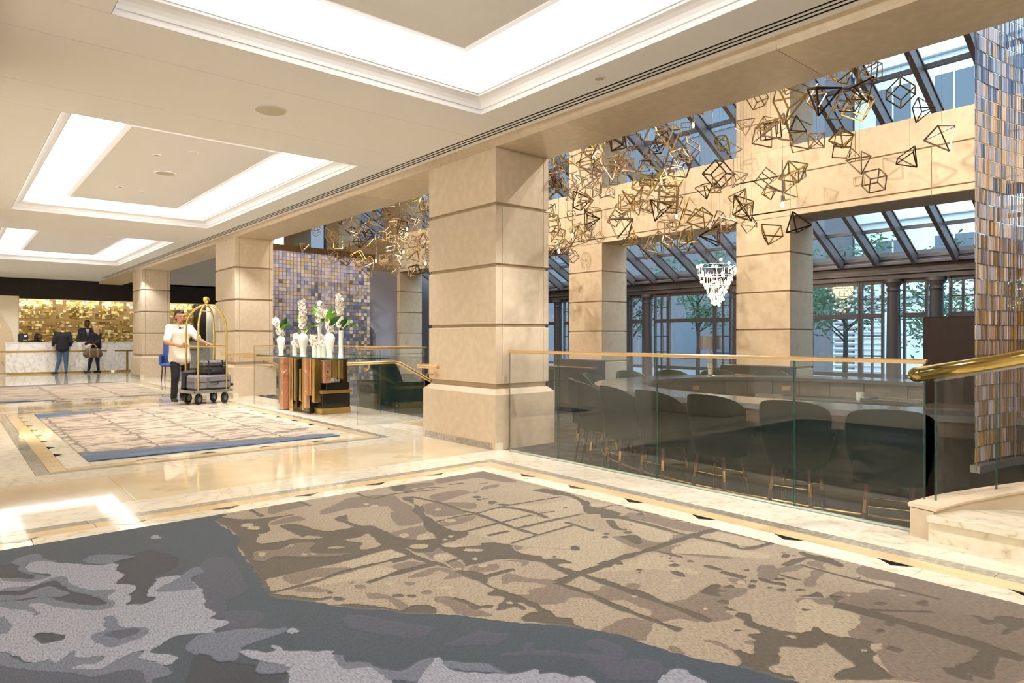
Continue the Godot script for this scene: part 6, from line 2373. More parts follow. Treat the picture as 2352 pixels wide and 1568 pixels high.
func reception() -> void:
	# marble desks with gold bands
	for k in 2:
		var o := thing("reception_desk", ["long white marble reception desk with gold bands", "second marble reception desk half hidden by the far column"][k], "desk", V([3.05, 6.2][k], 0, -27.5))
		var hw: float = [1.55, 1.6][k]
		var b := Mb.new()
		b.span(V(-hw, 0.06, -0.35), V(hw, 1.04, 0.3), 0.008)
		put(b, "body", M.desk_marble, o)
		b = Mb.new()
		b.span(V(-hw - 0.6 * (1 - k), 0.73, 0.296), V(hw - 0.25, 0.785, 0.312), 0.003)
		b.span(V(-hw + 0.05, 0.0, 0.2), V(hw - 0.2, 0.06, 0.31), 0.003)
		if k == 1:
			b.span(V(-hw + 0.35, 0.06, 0.296), V(-hw + 0.42, 0.73, 0.312), 0.003)
		put(b, "gold_band", M.antique_gold, o)
		b = Mb.new()
		b.span(V(-hw - 0.01, 1.04, -0.36), V(hw + 0.01, 1.07, 0.31), 0.005)
		put(b, "desk_top", M.desk_marble, o)
	# gold mosaic wall: patchwork of plates in relief with broad seams like streets
	var w := frame_of("wall_reception")
	var b := Mb.new()
	b.span(V(-4.2, 0, -31.3), V(11, 2.8, -31.6))
	put(b, "backing", M.mosaic_ground, w)
	var r := RandomNumberGenerator.new()
	r.seed = 321
	var m := Mb.new()
	m.coloured = true
	var pal := [rgb(150, 120, 56), rgb(190, 160, 84), rgb(214, 190, 122), rgb(236, 216, 158), rgb(118, 94, 46), rgb(168, 142, 78), rgb(140, 126, 84), rgb(250, 238, 200)]
	var lines := [[Vector2(2.0, 1.9), Vector2(3.0, 1.9)], [Vector2(2.4, 0.9), Vector2(3.6, 2.6)], [Vector2(3.0, 1.85), Vector2(4.6, 1.25)], [Vector2(3.2, 2.6), Vector2(4.2, 1.3)], [Vector2(4.6, 1.3), Vector2(6.2, 2.6)], [Vector2(3.2, 1.9), Vector2(5.0, 1.95)], [Vector2(5.1, 1.95), Vector2(7.4, 0.6)], [Vector2(5.6, 2.7), Vector2(6.1, 1.4)], [Vector2(6.4, 1.2), Vector2(6.7, 2.6)], [Vector2(1.9, 1.8), Vector2(3.0, 1.2)], [Vector2(4.8, 2.7), Vector2(4.5, 1.9)], [Vector2(7.2, 2.6), Vector2(7.8, 0.4)]]
	var x := 1.75
	while x < 9.3:
		var y := 0.1
		while y < 2.66:
			var cx := x + 0.055
			var cy := y + 0.055
			var road := false
			for l in lines:
				var q := Geometry2D.get_closest_point_to_segment(Vector2(cx, cy), l[0], l[1])
				if q.distance_to(Vector2(cx, cy)) < 0.07:
					road = true
					break
			if not road:
				var n := 1 if r.randf() < 0.55 else 2
				var s := 0.11 / n
				for i in n:
					for j in n:
						var c: Color = pal[r.randi() % pal.size()]
						m.tint = c.srgb_to_linear()
						var d := r.randf_range(0.006, 0.035)
						m.box(V(x + s * (i + 0.5), y + s * (j + 0.5), -31.3 + d / 2), V(s - 0.004, s * r.randf_range(0.7, 1.0), d))
			y += 0.11
		x += 0.11
	var st := put(m, "gold_plates", M.gold_mosaic_tint, w)
	st.set_meta("kind", "stuff")
	# dark panel and white pier right of the mosaic, as seen between the columns
	b = Mb.new()
	b.span(V(8.3, 0, -31.0), V(8.75, 2.7, -31.3))
	put(b, "dark_panel", M.black_fascia, w)
	b = Mb.new()
	b.span(V(8.75, 0, -30.9), V(9.6, 2.7, -31.3))
	put(b, "white_pier", M.plaster_white, w)
	# sculpted cream relief at the left end
	var o := thing("wall_relief", "cream sculpted relief with a tree root shape left of the desk", "relief", V(1.0, 0, -28.6))
	b = Mb.new()
	b.span(V(-1.6, 0.0, -0.2), V(0.95, 2.66, 0.0), 0.02)
	put(b, "panel", M.relief_cream, o)
	b = Mb.new()
	var root := PackedVector2Array([Vector2(-0.6, 1.8), Vector2(-0.2, 2.02), Vector2(0.2, 2.05), Vector2(0.5, 1.9), Vector2(0.68, 1.5), Vector2(0.8, 0.95), Vector2(0.88, 0.4), Vector2(0.6, 0.12), Vector2(0.4, 0.5), Vector2(0.2, 0.8), Vector2(-0.2, 0.9), Vector2(-0.6, 0.9)])
	b.prism(root, 0.0, 0.08, Transform3D(Basis(Vector3.RIGHT, Vector3.BACK, V(0, 1, 0)), Vector3.ZERO))
	put(b, "root_shape", M.relief_sand, o)
	b = Mb.new()
	var tooth := PackedVector2Array([Vector2(-0.4, 1.72), Vector2(0.1, 1.78), Vector2(0.42, 1.72), Vector2(0.45, 1.55), Vector2(0.28, 1.4), Vector2(0.22, 0.95), Vector2(0.12, 0.92), Vector2(0.0, 1.3), Vector2(-0.4, 1.5)])
	b.prism(tooth, 0.08, 0.11, Transform3D(Basis(Vector3.RIGHT, Vector3.BACK, V(0, 1, 0)), Vector3.ZERO))
	put(b, "tooth_shape", M.relief_cream, o)
	# till on the desk
	o = thing("till_screen", "black till with white stickers at the left end of the desk", "till", V(1.98, 1.07, -27.55), 0.1)
	b = Mb.new()
	b.box(V(0, 0.14, 0), V(0.28, 0.26, 0.05), Basis(Vector3.RIGHT, -0.12), 0.015)
	put(b, "screen_back", M.black_plastic, o)
	b = Mb.new()
	b.box(V(0, 0.015, 0.0), V(0.2, 0.03, 0.18), Basis(), 0.008)
	put(b, "foot", M.black_plastic, o)
	b = Mb.new()
	b.box(V(0.07, 0.2, 0.024), V(0.08, 0.05, 0.004), Basis(Vector3.RIGHT, -0.12))
	b.box(V(0.05, 0.05, 0.04), V(0.1, 0.025, 0.004), Basis(Vector3.RIGHT, -0.12))
	put(b, "sticker", M.shirt_white, o)

func fittings() -> void:
	var first: Node3D = null
	var names := ["recessed downlight beside the long ceiling slots, nearest the camera", "recessed downlight above the stair to the lounge", "recessed downlight second in the row of three", "recessed downlight first in the row of three", "recessed downlight last in the row of three", "recessed downlight past the second coffer's corner", "recessed downlight nearest before the reception", "recessed downlight second before the reception", "recessed downlight last before the reception"]
	var rnames := ["recessed downlight in the second coffer panel, nearer one", "recessed downlight in the second coffer panel, farther one", "recessed downlight in the third coffer panel, left one", "recessed downlight in the third coffer panel, right one", "recessed downlight in the large coffer overhead", "second recessed downlight in the large coffer overhead"]
	for i in DOWNLIGHTS.size() + RAFT_LIGHTS.size():
		var raft := i >= DOWNLIGHTS.size()
		var d: Array = RAFT_LIGHTS[i - DOWNLIGHTS.size()] if raft else DOWNLIGHTS[i]
		var o: Node3D
		if first == null:
			o = thing("downlight", "", "downlight", Vector3.ZERO, 0.0, "recessed downlights in the lobby ceiling")
			var b := Mb.new()
			b.lathe([Vector2(0.05, 0.02), Vector2(0.052, 0.0), Vector2(0.066, -0.004), Vector2(0.072, 0.0), Vector2(0.072, 0.004)], 24)
			put(b, "trim_ring", M.plaster_white, o)
			b = Mb.new()
			b.lathe([Vector2(0, 0.004), Vector2(0.053, 0.004)], 24, Transform3D(Basis(Vector3.RIGHT, PI), V(0, 0.006, 0)))
			put(b, "lamp_lens", M.lamp_glow, o)
			first = o
		else:
			o = copy(first)
		o.set_meta("label", rnames[i - DOWNLIGHTS.size()] if raft else names[i])
		o.position = V(d[0], 3.599 if raft else CEIL - 0.001, d[1])
	for i in ADDED_DESK_SPOTS.size():  # fittings added to go with the desk fill lamps
		var ds := copy(first, "added downlight over the reception desk, place %s" % ["one", "two", "three"][i])
		ds.position = V(ADDED_DESK_SPOTS[i], CEIL - 0.001, -25.6)
	var sp := [[2.38, -6.37, CEIL, 0.15, "round ceiling loudspeaker between the first two coffers"], [2.43, -10.6, 3.6, 0.14, "round ceiling loudspeaker in the second coffer panel"], [4.19, -3.79, CEIL, 0.05, "small round ceiling cap near the long slots"], [2.1, -9.6, 3.6, 0.045, "small ceiling cap in the second coffer panel"], [2.1, -12.0, 3.6, 0.045, "far small ceiling cap in the second coffer panel"]]
	for s in sp:
		var o := thing("ceiling_speaker" if s[3] > 0.1 else "small_ceiling_cap", s[4], "loudspeaker" if s[3] > 0.1 else "ceiling cap", V(s[0], s[2] - 0.001, s[1]))  # the small ones are plain round ceiling caps
		var b := Mb.new()
		b.lathe([Vector2(s[3] - 0.012, -0.006), Vector2(s[3], -0.008), Vector2(s[3] + 0.004, 0.0)], 30)
		put(b, "rim", M.plaster, o)
		b = Mb.new()
		b.lathe([Vector2(0, 0.003), Vector2(s[3] - 0.01, 0.003)], 30, Transform3D(Basis(Vector3.RIGHT, PI), V(0, -0.001, 0)))
		put(b, "grille", M.speaker_cloth, o)
	# switch plate on the column beside the cart
	var o := thing("wall_plate", "small white switch plate on the column beside the cart", "switch plate", V(4.565, 1.5, -15.2))
	var b := Mb.new()
	b.box(V(-0.006, 0, 0), V(0.01, 0.24, 0.09), Basis(), 0.003)
	put(b, "plate", M.plaster_white, o)
	b = Mb.new()
	for y in [-0.06, 0.02, 0.08]:
		b.box(V(-0.013, y, 0), V(0.006, 0.03, 0.05), Basis(), 0.002)
	put(b, "button", M.relief_sand, o)
	chandelier()
	for i in UNSEEN_AISLE_PANELS.size():  # glowing panels out of view, lighting the lobby from the left
		var pl := thing("unseen_light_panel", "unseen luminous ceiling panel in the side aisle, place %s in the row" % ["one", "two", "three", "four", "five"][i], "ceiling light", V(-2.3, CEIL, UNSEEN_AISLE_PANELS[i]))
		b = Mb.new()
		b.box(V(0, -0.008, 0), V(1.6, 0.012, 3.6), Basis(), 0.003)
		put(b, "lamp_diffuser", M.lamp_glow, pl)
	var hl := thing("unseen_hall_spotlight", "", "spotlight", Vector3.ZERO, 0.0, "unseen spotlights under the roof of the bar hall")  # fittings out of view, one for each hall spot
	b = Mb.new()
	b.lathe([Vector2(0, 0.16), Vector2(0.05, 0.15), Vector2(0.06, 0.0), Vector2(0.055, -0.03)], 14)
	put(b, "can", M.black_plastic, hl)
	b = Mb.new()
	b.lathe([Vector2(0, 0), Vector2(0.05, 0)], 14, Transform3D(Basis(Vector3.RIGHT, PI), V(0, 0.04, 0)))
	put(b, "lamp_lens", M.lamp_glow, hl)
	b = Mb.new()
	b.tube(path([V(0, 0.15, 0), V(0, 0.3, 0)]), 0.012, 6)
	put(b, "stem", M.black_plastic, hl)
	for i in UNSEEN_HALL_SPOTS.size():
		var s: Node3D = hl if i == 0 else copy(hl)
		s.set_meta("label", "unseen black can spotlight under the hall roof, number %s" % ["one", "two", "three", "four", "five", "six", "seven", "eight", "nine", "ten", "eleven", "twelve"][i])
		s.position = UNSEEN_HALL_SPOTS[i][0] + V(0, 0.05, 0) - UNSEEN_HALL_SPOTS[i][1].normalized() * 0.02

func chandelier() -> void:
	var o := thing("chandelier", "crystal chandelier of small lit globes in the garden room", "chandelier", V(14.5, 3.0, -9.25))
	var r := RandomNumberGenerator.new()
	r.seed = 8
	var b := Mb.new()
	for k in 5:
		var a := TAU * k / 5.0
		b.tube(path([V(cos(a) * 0.3, 0.05, sin(a) * 0.3), V(cos(a) * 0.05, 1.2, sin(a) * 0.05)]), 0.003, 5, false)
	b.tube(path([V(0, 0, 0), V(0, 2.0, 0)]), 0.006, 6, false)
	put(b, "suspension", M.steel, o)
	b = Mb.new()
	for ring in [[0.5, 0.0], [0.4, -0.25], [0.28, -0.5], [0.16, -0.72]]:
		var p := PackedVector3Array()
		for k in 21:
			p.append(V(cos(TAU * k / 20) * ring[0], ring[1], sin(TAU * k / 20) * ring[0]))
		b.tube(p, 0.008, 6, false)
	put(b, "frame", M.steel, o)
	b = Mb.new()
	for k in 220:
		var a := r.randf() * TAU
		var f := r.randf()
		var rad := lerpf(0.5, 0.1, f)
		var y := lerpf(0.0, -0.8, f)
		b.tube(path([V(cos(a) * rad, y, sin(a) * rad), V(cos(a) * rad, y - 0.14, sin(a) * rad)]), 0.004, 5)
	put(b, "crystal_rods", M.vase_white, o).set_meta("kind", "stuff")
	var g := Mb.new()
	g.ball(Vector3.ZERO, Vector3.ONE * 0.036, 10, 6)
	var gm := g.mesh()
	for k in 46:
		var f := k / 45.0
		var a := k * 2.4
		var rad := lerpf(0.56, 0.06, f) * (1.0 + 0.06 * sin(k * 7.0))
		var y := 0.1 - f * 1.08 + 0.06 * sin(k * 3.0)
		var s := put(gm, "globe_bulb", M.bulb_glow, o)
		s.position = V(cos(a) * rad, y, sin(a) * rad)
	omni("chandelier_lamp", V(14.5, 2.75, -9.25), 2.5, rgb(255, 226, 180), 0.3)

func blob(out: Mb, bones: Array, cell: float, k: float) -> void:
	# tapered capsules joined by a smooth minimum and meshed as surface nets; bone: [a, b, ra, rb]
	var lo := Vector3.ONE * 1e9
	var hi := -lo
	var pad := k + cell * 2.5
	for b in bones:
		var r: float = maxf(b[2], b[3]) + pad
		for e in 2:
			lo = lo.min(b[e] - Vector3.ONE * r)
			hi = hi.max(b[e] + Vector3.ONE * r)
	var nx := int((hi.x - lo.x) / cell) + 2
	var ny := int((hi.y - lo.y) / cell) + 2
	var nz := int((hi.z - lo.z) / cell) + 2
	var f := PackedFloat32Array()
	f.resize(nx * ny * nz)
	f.fill(9.0)
	for b in bones:
		var a: Vector3 = b[0]
		var d: Vector3 = b[1] - a
		var ra: float = b[2]
		var dr: float = b[3] - ra
		var dd := maxf(d.length_squared(), 1e-9)
		var m := maxf(ra, ra + dr) + pad
		var l: Vector3 = (a.min(b[1]) - Vector3.ONE * m - lo) / cell
		var h: Vector3 = (a.max(b[1]) + Vector3.ONE * m - lo) / cell
		for z in range(maxi(0, int(l.z)), mini(nz - 1, int(h.z)) + 1):
			for y in range(maxi(0, int(l.y)), mini(ny - 1, int(h.y)) + 1):
				var row := (z * ny + y) * nx
				for x in range(maxi(0, int(l.x)), mini(nx - 1, int(h.x)) + 1):
					var p := lo + Vector3(x, y, z) * cell - a
					var t := clampf(p.dot(d) / dd, 0.0, 1.0)
					var s := (p - d * t).length() - ra - dr * t
					if s > pad:
						continue
					var o := f[row + x]
					if o > 8.0:
						f[row + x] = s
					else:
						var q := maxf(k - absf(o - s), 0.0)
						f[row + x] = minf(o, s) - q * q / (4.0 * k)
	var sy := nx
	var sz := nx * ny
	var at := {}
	var pos := {}
	var off := [0, 1, sy, sy + 1, sz, sz + 1, sz + sy, sz + sy + 1]
	for z in nz - 1:
		for y in ny - 1:
			var i := z * sz + y * sy - 1
			for x in nx - 1:
				i += 1
				var v0 := f[i]
				if v0 > cell * 2.0 or v0 < -cell * 2.0:
					continue
				var mask := 0
				var c := [0, 0, 0, 0, 0, 0, 0, 0]
				for q in 8:
					c[q] = f[i + off[q]]
					if c[q] < 0.0:
						mask |= 1 << q
				if mask == 0 or mask == 255:
					continue
				var sum := Vector3.ZERO
				var n := 0
				for e in [[0, 1], [2, 3], [4, 5], [6, 7], [0, 2], [1, 3], [4, 6], [5, 7], [0, 4], [1, 5], [2, 6], [3, 7]]:
					var u: float = c[e[0]]
					var w: float = c[e[1]]
					if (u < 0.0) != (w < 0.0):
						var t := u / (u - w)
						var p0 := Vector3(e[0] & 1, (e[0] >> 1) & 1, e[0] >> 2)
						var p1 := Vector3(e[1] & 1, (e[1] >> 1) & 1, e[1] >> 2)
						sum += p0.lerp(p1, t)
						n += 1
				pos[i] = lo + (Vector3(x, y, z) + sum / n) * cell
				at[i] = Vector3(c[1] - c[0] + c[3] - c[2] + c[5] - c[4] + c[7] - c[6], c[2] - c[0] + c[3] - c[1] + c[6] - c[4] + c[7] - c[5], c[4] - c[0] + c[5] - c[1] + c[6] - c[2] + c[7] - c[3]).normalized()
	for i in pos:
		for e in [[1, sy, sz], [sy, sz, 1], [sz, 1, sy]]:
			var s0 := f[i]
			var s1 := f[i + e[0]]
			if (s0 < 0.0) == (s1 < 0.0):
				continue
			var ids := [i, i - e[1], i - e[1] - e[2], i - e[2]]
			if not (pos.has(ids[1]) and pos.has(ids[2]) and pos.has(ids[3])):
				continue
			if s0 >= 0.0:
				ids.reverse()
			out.quad_n(pos[ids[0]], pos[ids[1]], pos[ids[2]], pos[ids[3]], at[ids[0]], at[ids[1]], at[ids[2]], at[ids[3]])

func hand(out: Mb, w: Vector3, d: Vector3, palm_to: Vector3, s: float, curl: float, cell: float) -> void:
	# a hand from the wrist w along d, the palm facing palm_to, thumb on side s
	d = d.normalized()
	palm_to = (palm_to - d * palm_to.dot(d)).normalized()
	var side := d.cross(palm_to) * s
	var b := [[w - d * 0.03, w + d * 0.02, 0.026, 0.024]]
	var l := [0.066, 0.075, 0.07, 0.055]
	for k in 4:
		var o := side * (0.028 - 0.019 * k)
		var kn := w + d * 0.085 + o
		b.append([w + d * 0.015 + o * 0.6, kn, 0.017, 0.012])
		var p := kn
		for j in 3:
			var a := curl * (j + 0.6)
			var dir := d * cos(a) + palm_to * sin(a)
			var q: Vector3 = p + dir * l[k] * [0.45, 0.32, 0.25][j]
			b.append([p, q, 0.0095 - 0.001 * j, 0.0088 - 0.001 * j])
			p = q
	var t0 := w + d * 0.025 + side * 0.026 + palm_to * 0.008
	var t1 := t0 + (d * 0.5 + side * 0.8 + palm_to * 0.35).normalized() * 0.04
	var t2 := t1 + (d * 0.7 + palm_to * 0.6).normalized() * 0.032
	b.append([t0, t1, 0.014, 0.011])
	b.append([t1, t2, 0.011, 0.008])
	blob(out, b, cell, 0.008)

func body_of(root: Vector3, turn: float, h: float) -> Dictionary:
	var s := h / 1.75
	var r := Basis(Vector3.UP, turn)
	var j := {"pelvis": V(0, 0.95, 0), "chest": V(0, 1.31, -0.01), "neck": V(0, 1.47, -0.01), "head": V(0, 1.63, 0.015), "shl": V(0.185, 1.415, -0.01), "shr": V(-0.185, 1.415, -0.01), "ell": V(0.25, 1.13, -0.02), "elr": V(-0.25, 1.13, -0.02), "wrl": V(0.26, 0.88, 0.06), "wrr": V(-0.26, 0.88, 0.06), "hpl": V(0.09, 0.93, 0), "hpr": V(-0.09, 0.93, 0), "knl": V(0.1, 0.5, 0.02), "knr": V(-0.1, 0.5, 0.02), "anl": V(0.1, 0.085, -0.02), "anr": V(-0.1, 0.085, -0.02)}
	var o := {"f": r * Vector3.BACK, "l": r * Vector3.RIGHT, "s": s}
	for k in j:
		o[k] = r * (j[k] * s)
	return o

func dress(p: Node3D, j: Dictionary, skin: Material, top: Material, trousers: Material, shoes: Material, hair: Material, cell: float, sleeve: float, hem: float, look: Vector3, long_hair: bool, fine: bool) -> void:
	var s: float = j.s
	var f: Vector3 = j.f
	var l: Vector3 = j.l
	var u := Vector3.UP
	var hd: Vector3 = j.head
	look = look.normalized()
	var lk := u.cross(look).normalized()
	var b := Mb.new()
	# one skin: trunk, limbs, neck
	var bones := [[j.pelvis - l * 0.06 * s, j.pelvis + l * 0.06 * s, 0.1 * s, 0.1 * s], [j.pelvis, j.chest, 0.1 * s, 0.115 * s], [j.chest - l * 0.09 * s, j.chest + l * 0.09 * s, 0.095 * s, 0.095 * s], [j.shl, j.shr, 0.055 * s, 0.055 * s], [j.chest, j.neck, 0.06 * s, 0.052 * s], [j.neck, hd - u * 0.05 * s, 0.052 * s, 0.05 * s]]
	for k in ["l", "r"]:
		bones.append([j["sh" + k], j["el" + k], 0.052 * s, 0.04 * s])
		bones.append([j["el" + k], j["wr" + k], 0.04 * s, 0.027 * s])
		bones.append([j["hp" + k], j["kn" + k], 0.085 * s, 0.055 * s])
		bones.append([j["kn" + k], j["an" + k], 0.055 * s, 0.035 * s])
	blob(b, bones, cell, 0.03)
	# head with brow, nose, jaw, ears
	var hb := [[hd - look * 0.02 * s + u * 0.035 * s, hd + look * 0.025 * s + u * 0.03 * s, 0.085 * s, 0.08 * s], [hd + look * 0.035 * s - u * 0.015 * s, hd + look * 0.045 * s - u * 0.075 * s, 0.06 * s, 0.038 * s], [hd - u * 0.06 * s, j.neck + u * 0.02, 0.05 * s, 0.05 * s],
		[hd + look * 0.098 * s + u * 0.012 * s, hd + look * 0.112 * s - u * 0.022 * s, 0.009 * s, 0.013 * s], [hd + look * 0.094 * s - u * 0.058 * s - lk * 0.014 * s, hd + look * 0.094 * s - u * 0.058 * s + lk * 0.014 * s, 0.009 * s, 0.009 * s]]
	for k in [-1, 1]:
		hb.append([hd + lk * 0.083 * k * s + u * 0.012 * s, hd + lk * 0.083 * k * s - u * 0.025 * s, 0.014 * s, 0.01 * s])
		hb.append([hd + look * 0.09 * s + lk * 0.034 * k * s + u * 0.032 * s, hd + look * 0.098 * s + lk * 0.014 * k * s + u * 0.03 * s, 0.009 * s, 0.009 * s])
	blob(b, hb, 0.006 if fine else maxf(cell * 0.6, 0.01), 0.02)
	for k in ["l", "r"]:
		var w: Vector3 = j["wr" + k]
		var e: Vector3 = j["el" + k]
		var d: Vector3 = j.get("hd" + k, w - e)
		hand(b, w + (w - e).normalized() * 0.02, d, j.get("pm" + k, f * 0.3 + (-l if k == "l" else l)), (1.0 if k == "r" else -1.0) * j.get("ts", 1.0), j.get("curl", 0.35), 0.0045 if fine else 0.008)
	put(b, "body", skin, p)
	# shirt or jacket
	b = Mb.new()
	var e := 0.016 * s
	bones = [[j.chest - l * 0.095 * s, j.chest + l * 0.095 * s, 0.1 * s + e, 0.1 * s + e], [j.pelvis.lerp(j.chest, 0.3) - l * 0.05 * s, j.pelvis.lerp(j.chest, 0.3) + l * 0.05 * s, 0.105 * s + e, 0.105 * s + e], [j.shl, j.shr, 0.056 * s + e, 0.056 * s + e], [j.chest, j.neck - u * 0.03 * s, 0.07 * s + e, 0.05 * s + e]]
	var low: Vector3 = j.pelvis + u * hem * s
	for k in [-1, 1]:
		bones.append([j.chest + l * 0.05 * s * k, low + l * 0.06 * s * k, 0.105 * s + e, 0.118 * s + e])
	bones.append([low - l * 0.065 * s, low + l * 0.065 * s, 0.115 * s + e, 0.115 * s + e])
	for k in ["l", "r"]:
		var sh: Vector3 = j["sh" + k]
		var el: Vector3 = j["el" + k]
		var wr: Vector3 = j["wr" + k]
		bones.append([sh, sh.lerp(el, minf(sleeve, 1.0)), 0.055 * s + e, 0.05 * s + e])
		if sleeve > 1.0:
			bones.append([el, wr, 0.045 * s + e, 0.032 * s + e])
	blob(b, bones, cell, 0.03)
	put(b, "shirt" if sleeve < 1.0 else "jacket", top, p)
	b = Mb.new()
	bones = [[j.pelvis - l * 0.06 * s, j.pelvis + l * 0.06 * s, 0.112 * s, 0.112 * s]]
	for k in ["l", "r"]:
		bones.append([j["hp" + k], j["kn" + k], 0.098 * s, 0.07 * s])
		bones.append([j["kn" + k], j["an" + k], 0.07 * s, j.get("cuff", 0.058) * s])
	blob(b, bones, cell, 0.02)
	put(b, "trousers", trousers, p)
	for k in ["l", "r"]:
		b = Mb.new()
		var a: Vector3 = j["an" + k]
		var g := a - u * 0.051 * s
		var t: Vector3 = j.get("toe" + k, f)
		blob(b, [[g - t * 0.05 * s, g + t * 0.07 * s, 0.034, 0.036], [g + t * 0.07 * s, g + t * 0.16 * s - u * 0.006, 0.036, 0.024], [a, g, 0.036, 0.036]], maxf(cell * 0.7, 0.01), 0.02)
		put(b, "shoe", shoes, p)
	# hair
	b = Mb.new()
	bones = [[hd - look * 0.035 * s + u * 0.05 * s, hd + look * 0.03 * s + u * 0.072 * s, 0.09 * s, 0.066 * s], [hd - look * 0.05 * s + u * 0.02 * s, hd - look * 0.055 * s - u * 0.03 * s, 0.078 * s, 0.06 * s]]
	if long_hair:
		bones.append([hd - look * 0.06 * s, hd - look * 0.075 * s - u * 0.2 * s, 0.085 * s, 0.06 * s])
		for k in [-1, 1]:
			bones.append([hd + lk * 0.07 * k * s + u * 0.03 * s, hd + lk * 0.085 * k * s - look * 0.03 * s - u * 0.16 * s, 0.04 * s, 0.035 * s])
	else:
		for k in [-1, 1]:
			bones.append([hd + lk * 0.072 * k * s + u * 0.06 * s, hd + lk * 0.075 * k * s - look * 0.03 * s + u * 0.005 * s, 0.022 * s, 0.02 * s])
	blob(b, bones, 0.007 if fine else 0.014, 0.02)
	put(b, "hair", hair, p)
	if fine:
		b = Mb.new()
		for k in [-1, 1]:
			b.ball(hd + look * 0.092 * s + lk * 0.03 * k * s + u * 0.012 * s, V(0.011, 0.006, 0.011), 8, 5)
		put(b, "eyes", M.hair_black, p)
		b = Mb.new()
		for k in [-1, 1]:
			b.bar(hd + look * 0.1 * s + lk * 0.048 * k * s + u * 0.034 * s, hd + look * 0.106 * s + lk * 0.014 * k * s + u * 0.038 * s, 0.008, 0.007, 0.002)
		put(b, "eyebrows", M.hair_black, p)

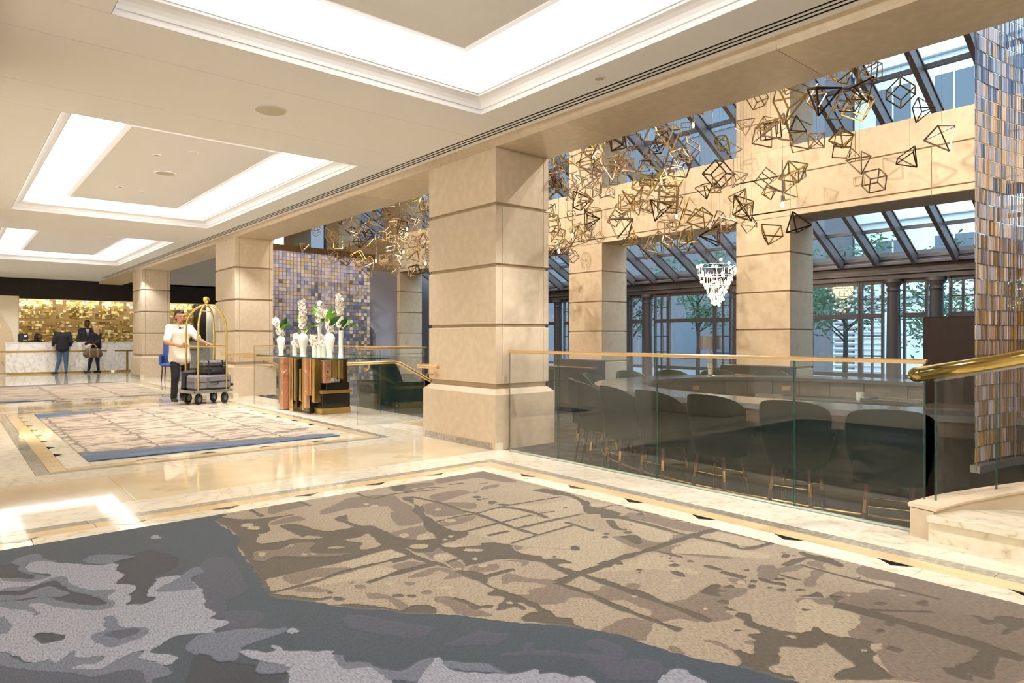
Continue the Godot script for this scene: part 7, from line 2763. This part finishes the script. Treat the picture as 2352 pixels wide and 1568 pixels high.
func people() -> void:
	# the bellman behind the cart, one hand on the post, the other on the hanging rail
	var root := V(3.42, 0, -13.84)
	var p := thing("person", "bellman in white short sleeved shirt and black trousers holding the cart", "person", root)
	var j := body_of(root, 0.12, 1.73)
	j.elr = V(3.15, 1.13, -13.66) - root
	j.wrr = V(3.33, 1.06, -13.42) - root
	j.ell = V(3.74, 1.18, -13.72) - root
	j.wrl = V(3.82, 1.11, -13.5) - root
	j.hdr = V(0.35, 0.1, 0.9)
	j.hdl = V(0.3, -0.1, 0.8)
	j.pml = V(0, -1, 0)
	j.pmr = V(0.7, 0, -0.5)
	j.curl = 0.6
	j.knr = j.knr + V(0.0, 0, 0.05)
	j.anl = j.anl + V(0.02, 0, -0.18)
	j.knl = j.knl + V(0.02, 0.0, -0.04)
	dress(p, j, M.skin_tan, M.shirt_white, M.cloth_black, M.black_plastic, M.hair_black, 0.013, 0.8, -0.12, V(0.2, -0.05, 0.98), false, true)
	var u := Vector3.UP
	var f: Vector3 = j.f
	var l: Vector3 = j.l
	var b := Mb.new()
	for k in [-1, 1]:
		var c: Vector3 = j.neck + u * -0.015 + f * 0.085 + l * 0.035 * k
		b.box(c, V(0.075, 0.012, 0.05), Basis(f.cross(u), u, f).rotated(f, 0.7 * k), 0.004)
	put(b, "collar", M.shirt_white, p)
	b = Mb.new()
	for k in 6:
		b.ball(j.chest.lerp(j.pelvis, k * 0.17) + f * (0.122 + 0.004 * k) + u * 0.06, V(0.006, 0.006, 0.006), 6, 4)
	put(b, "buttons", M.relief_cream, p)
	b = Mb.new()
	b.box(j.chest + f * 0.112 + l * 0.085 + u * 0.02, V(0.055, 0.016, 0.006), Basis(Vector3.UP, 0.55), 0.002)
	put(b, "name_badge", M.black_plastic, p)
	b = Mb.new()
	b.box(j.neck + f * 0.11 - l * 0.03 - u * 0.05, V(0.04, 0.03, 0.012), Basis(Vector3.UP, 0.42), 0.004)
	put(b, "microphone", M.jeans_dark, p)
	# guests before the desk
	root = V(3.02, 0, -26.95)
	p = thing("person", "guest in black sweater and blue jeans seen from behind at the desk", "person", root)
	j = body_of(root, PI - 0.05, 1.66)
	j.wrl = j.wrl + V(0, 0.12, -0.2)
	j.wrr = j.wrr + V(0, 0.12, -0.2)
	j.anl = j.anl + V(-0.1, 0, 0.1)
	j.cuff = 0.045
	j.toel = V(-0.7, 0, -0.6)
	dress(p, j, M.skin_light, M.cloth_black, M.jeans, M.black_plastic, M.hair_blond, 0.02, 1.5, -0.05, V(0.15, 0, -1), false, false)
	root = V(4.0, 0, -27.0)
	p = thing("person", "guest with long fair hair in dark clothes holding a travel bag", "person", root)
	j = body_of(root, -2.3, 1.62)
	j.ell = V(-0.12, 1.08, 0.12)
	j.wrl = V(-0.3, 1.0, -0.05)
	j.elr = V(0.02, 1.05, 0.18)
	j.wrr = V(-0.14, 0.98, 0.2)
	j.anl = j.anl + V(-0.2, 0, 0.05)
	j.knl = j.knl + V(-0.1, 0, 0.02)
	j.cuff = 0.045
	dress(p, j, M.skin_light, M.cloth_black, M.jeans_dark, M.black_plastic, M.hair_light, 0.02, 1.4, 0.02, V(-0.75, 0, -0.6), true, false)
	# her bag
	var o := thing("travel_bag", "brown patterned duffel bag with tan handles on the guest's arm", "bag", V(3.86, 0.55, -26.72), 0.15)
	b = Mb.new()
	blob(b, [[V(-0.2, 0.1, 0), V(0.2, 0.1, 0), 0.1, 0.1], [V(-0.16, 0.2, 0), V(0.16, 0.2, 0), 0.1, 0.1], [V(-0.18, 0.06, 0), V(0.18, 0.06, 0), 0.08, 0.08]], 0.016, 0.04)
	put(b, "bag_body", M.bag_leather, o)
	for z in [-0.1, 0.1]:
		b = Mb.new()
		var q := PackedVector3Array()
		for k in 11:
			var a := PI * k / 10.0
			q.append(V(-cos(a) * 0.12, 0.24 + sin(a) * 0.2, z * (1.0 - 0.7 * sin(a))))
		b.tube(q, 0.009, 6)
		put(b, "handle", M.strap_tan, o)
		b = Mb.new()
		b.tube(path([V(-0.12, 0.02, z * 1.15), V(-0.12, 0.24, z * 1.05)]), 0.008, 5)
		b.tube(path([V(0.12, 0.02, z * 1.15), V(0.12, 0.24, z * 1.05)]), 0.008, 5)
		put(b, "strap", M.strap_tan, o)
	# clerks behind the desk
	root = V(3.95, 0, -28.55)
	p = thing("person", "clerk in dark suit and tie standing behind the desk", "person", root)
	j = body_of(root, 0.1, 1.85)
	dress(p, j, M.skin_dark, M.suit_dark, M.cloth_black, M.black_plastic, M.hair_black, 0.02, 1.5, -0.02, V(0.05, 0, 1), false, false)
	b = Mb.new()
	b.prism(PackedVector2Array([Vector2(-0.05, 1.53), Vector2(0.05, 1.53), Vector2(0.0, 1.26)]), 0.112, 0.13, Transform3D(Basis(Vector3.RIGHT, Vector3.BACK, Vector3.UP), V(0, 0, 0.0)))
	put(b, "shirt_front", M.shirt_white, p)
	b = Mb.new()
	b.prism(PackedVector2Array([Vector2(-0.015, 1.52), Vector2(0.015, 1.52), Vector2(0.026, 1.32), Vector2(0.0, 1.27), Vector2(-0.026, 1.32)]), 0.128, 0.138, Transform3D(Basis(Vector3.RIGHT, Vector3.BACK, Vector3.UP), V(0, 0, 0.0)))
	put(b, "tie", M.suitcase_grey, p)
	root = V(2.42, -0.28, -28.6)
	p = thing("person", "clerk with dark ponytail bending over her till behind the desk", "person", root)
	j = body_of(root, 0.6, 1.66)
	j.head = j.head + V(0.06, -0.04, 0.08)
	j.anl.y += 0.28
	j.anr.y += 0.28
	j.knl.y += 0.1
	j.knr.y += 0.1
	j.wrl = j.wrl + V(0.0, 0.15, 0.22)
	j.wrr = j.wrr + V(0.0, 0.15, 0.22)
	dress(p, j, M.skin_dark, M.cloth_black, M.cloth_black, M.black_plastic, M.hair_black, 0.02, 1.5, -0.02, V(0.75, -0.3, 0.55), true, false)
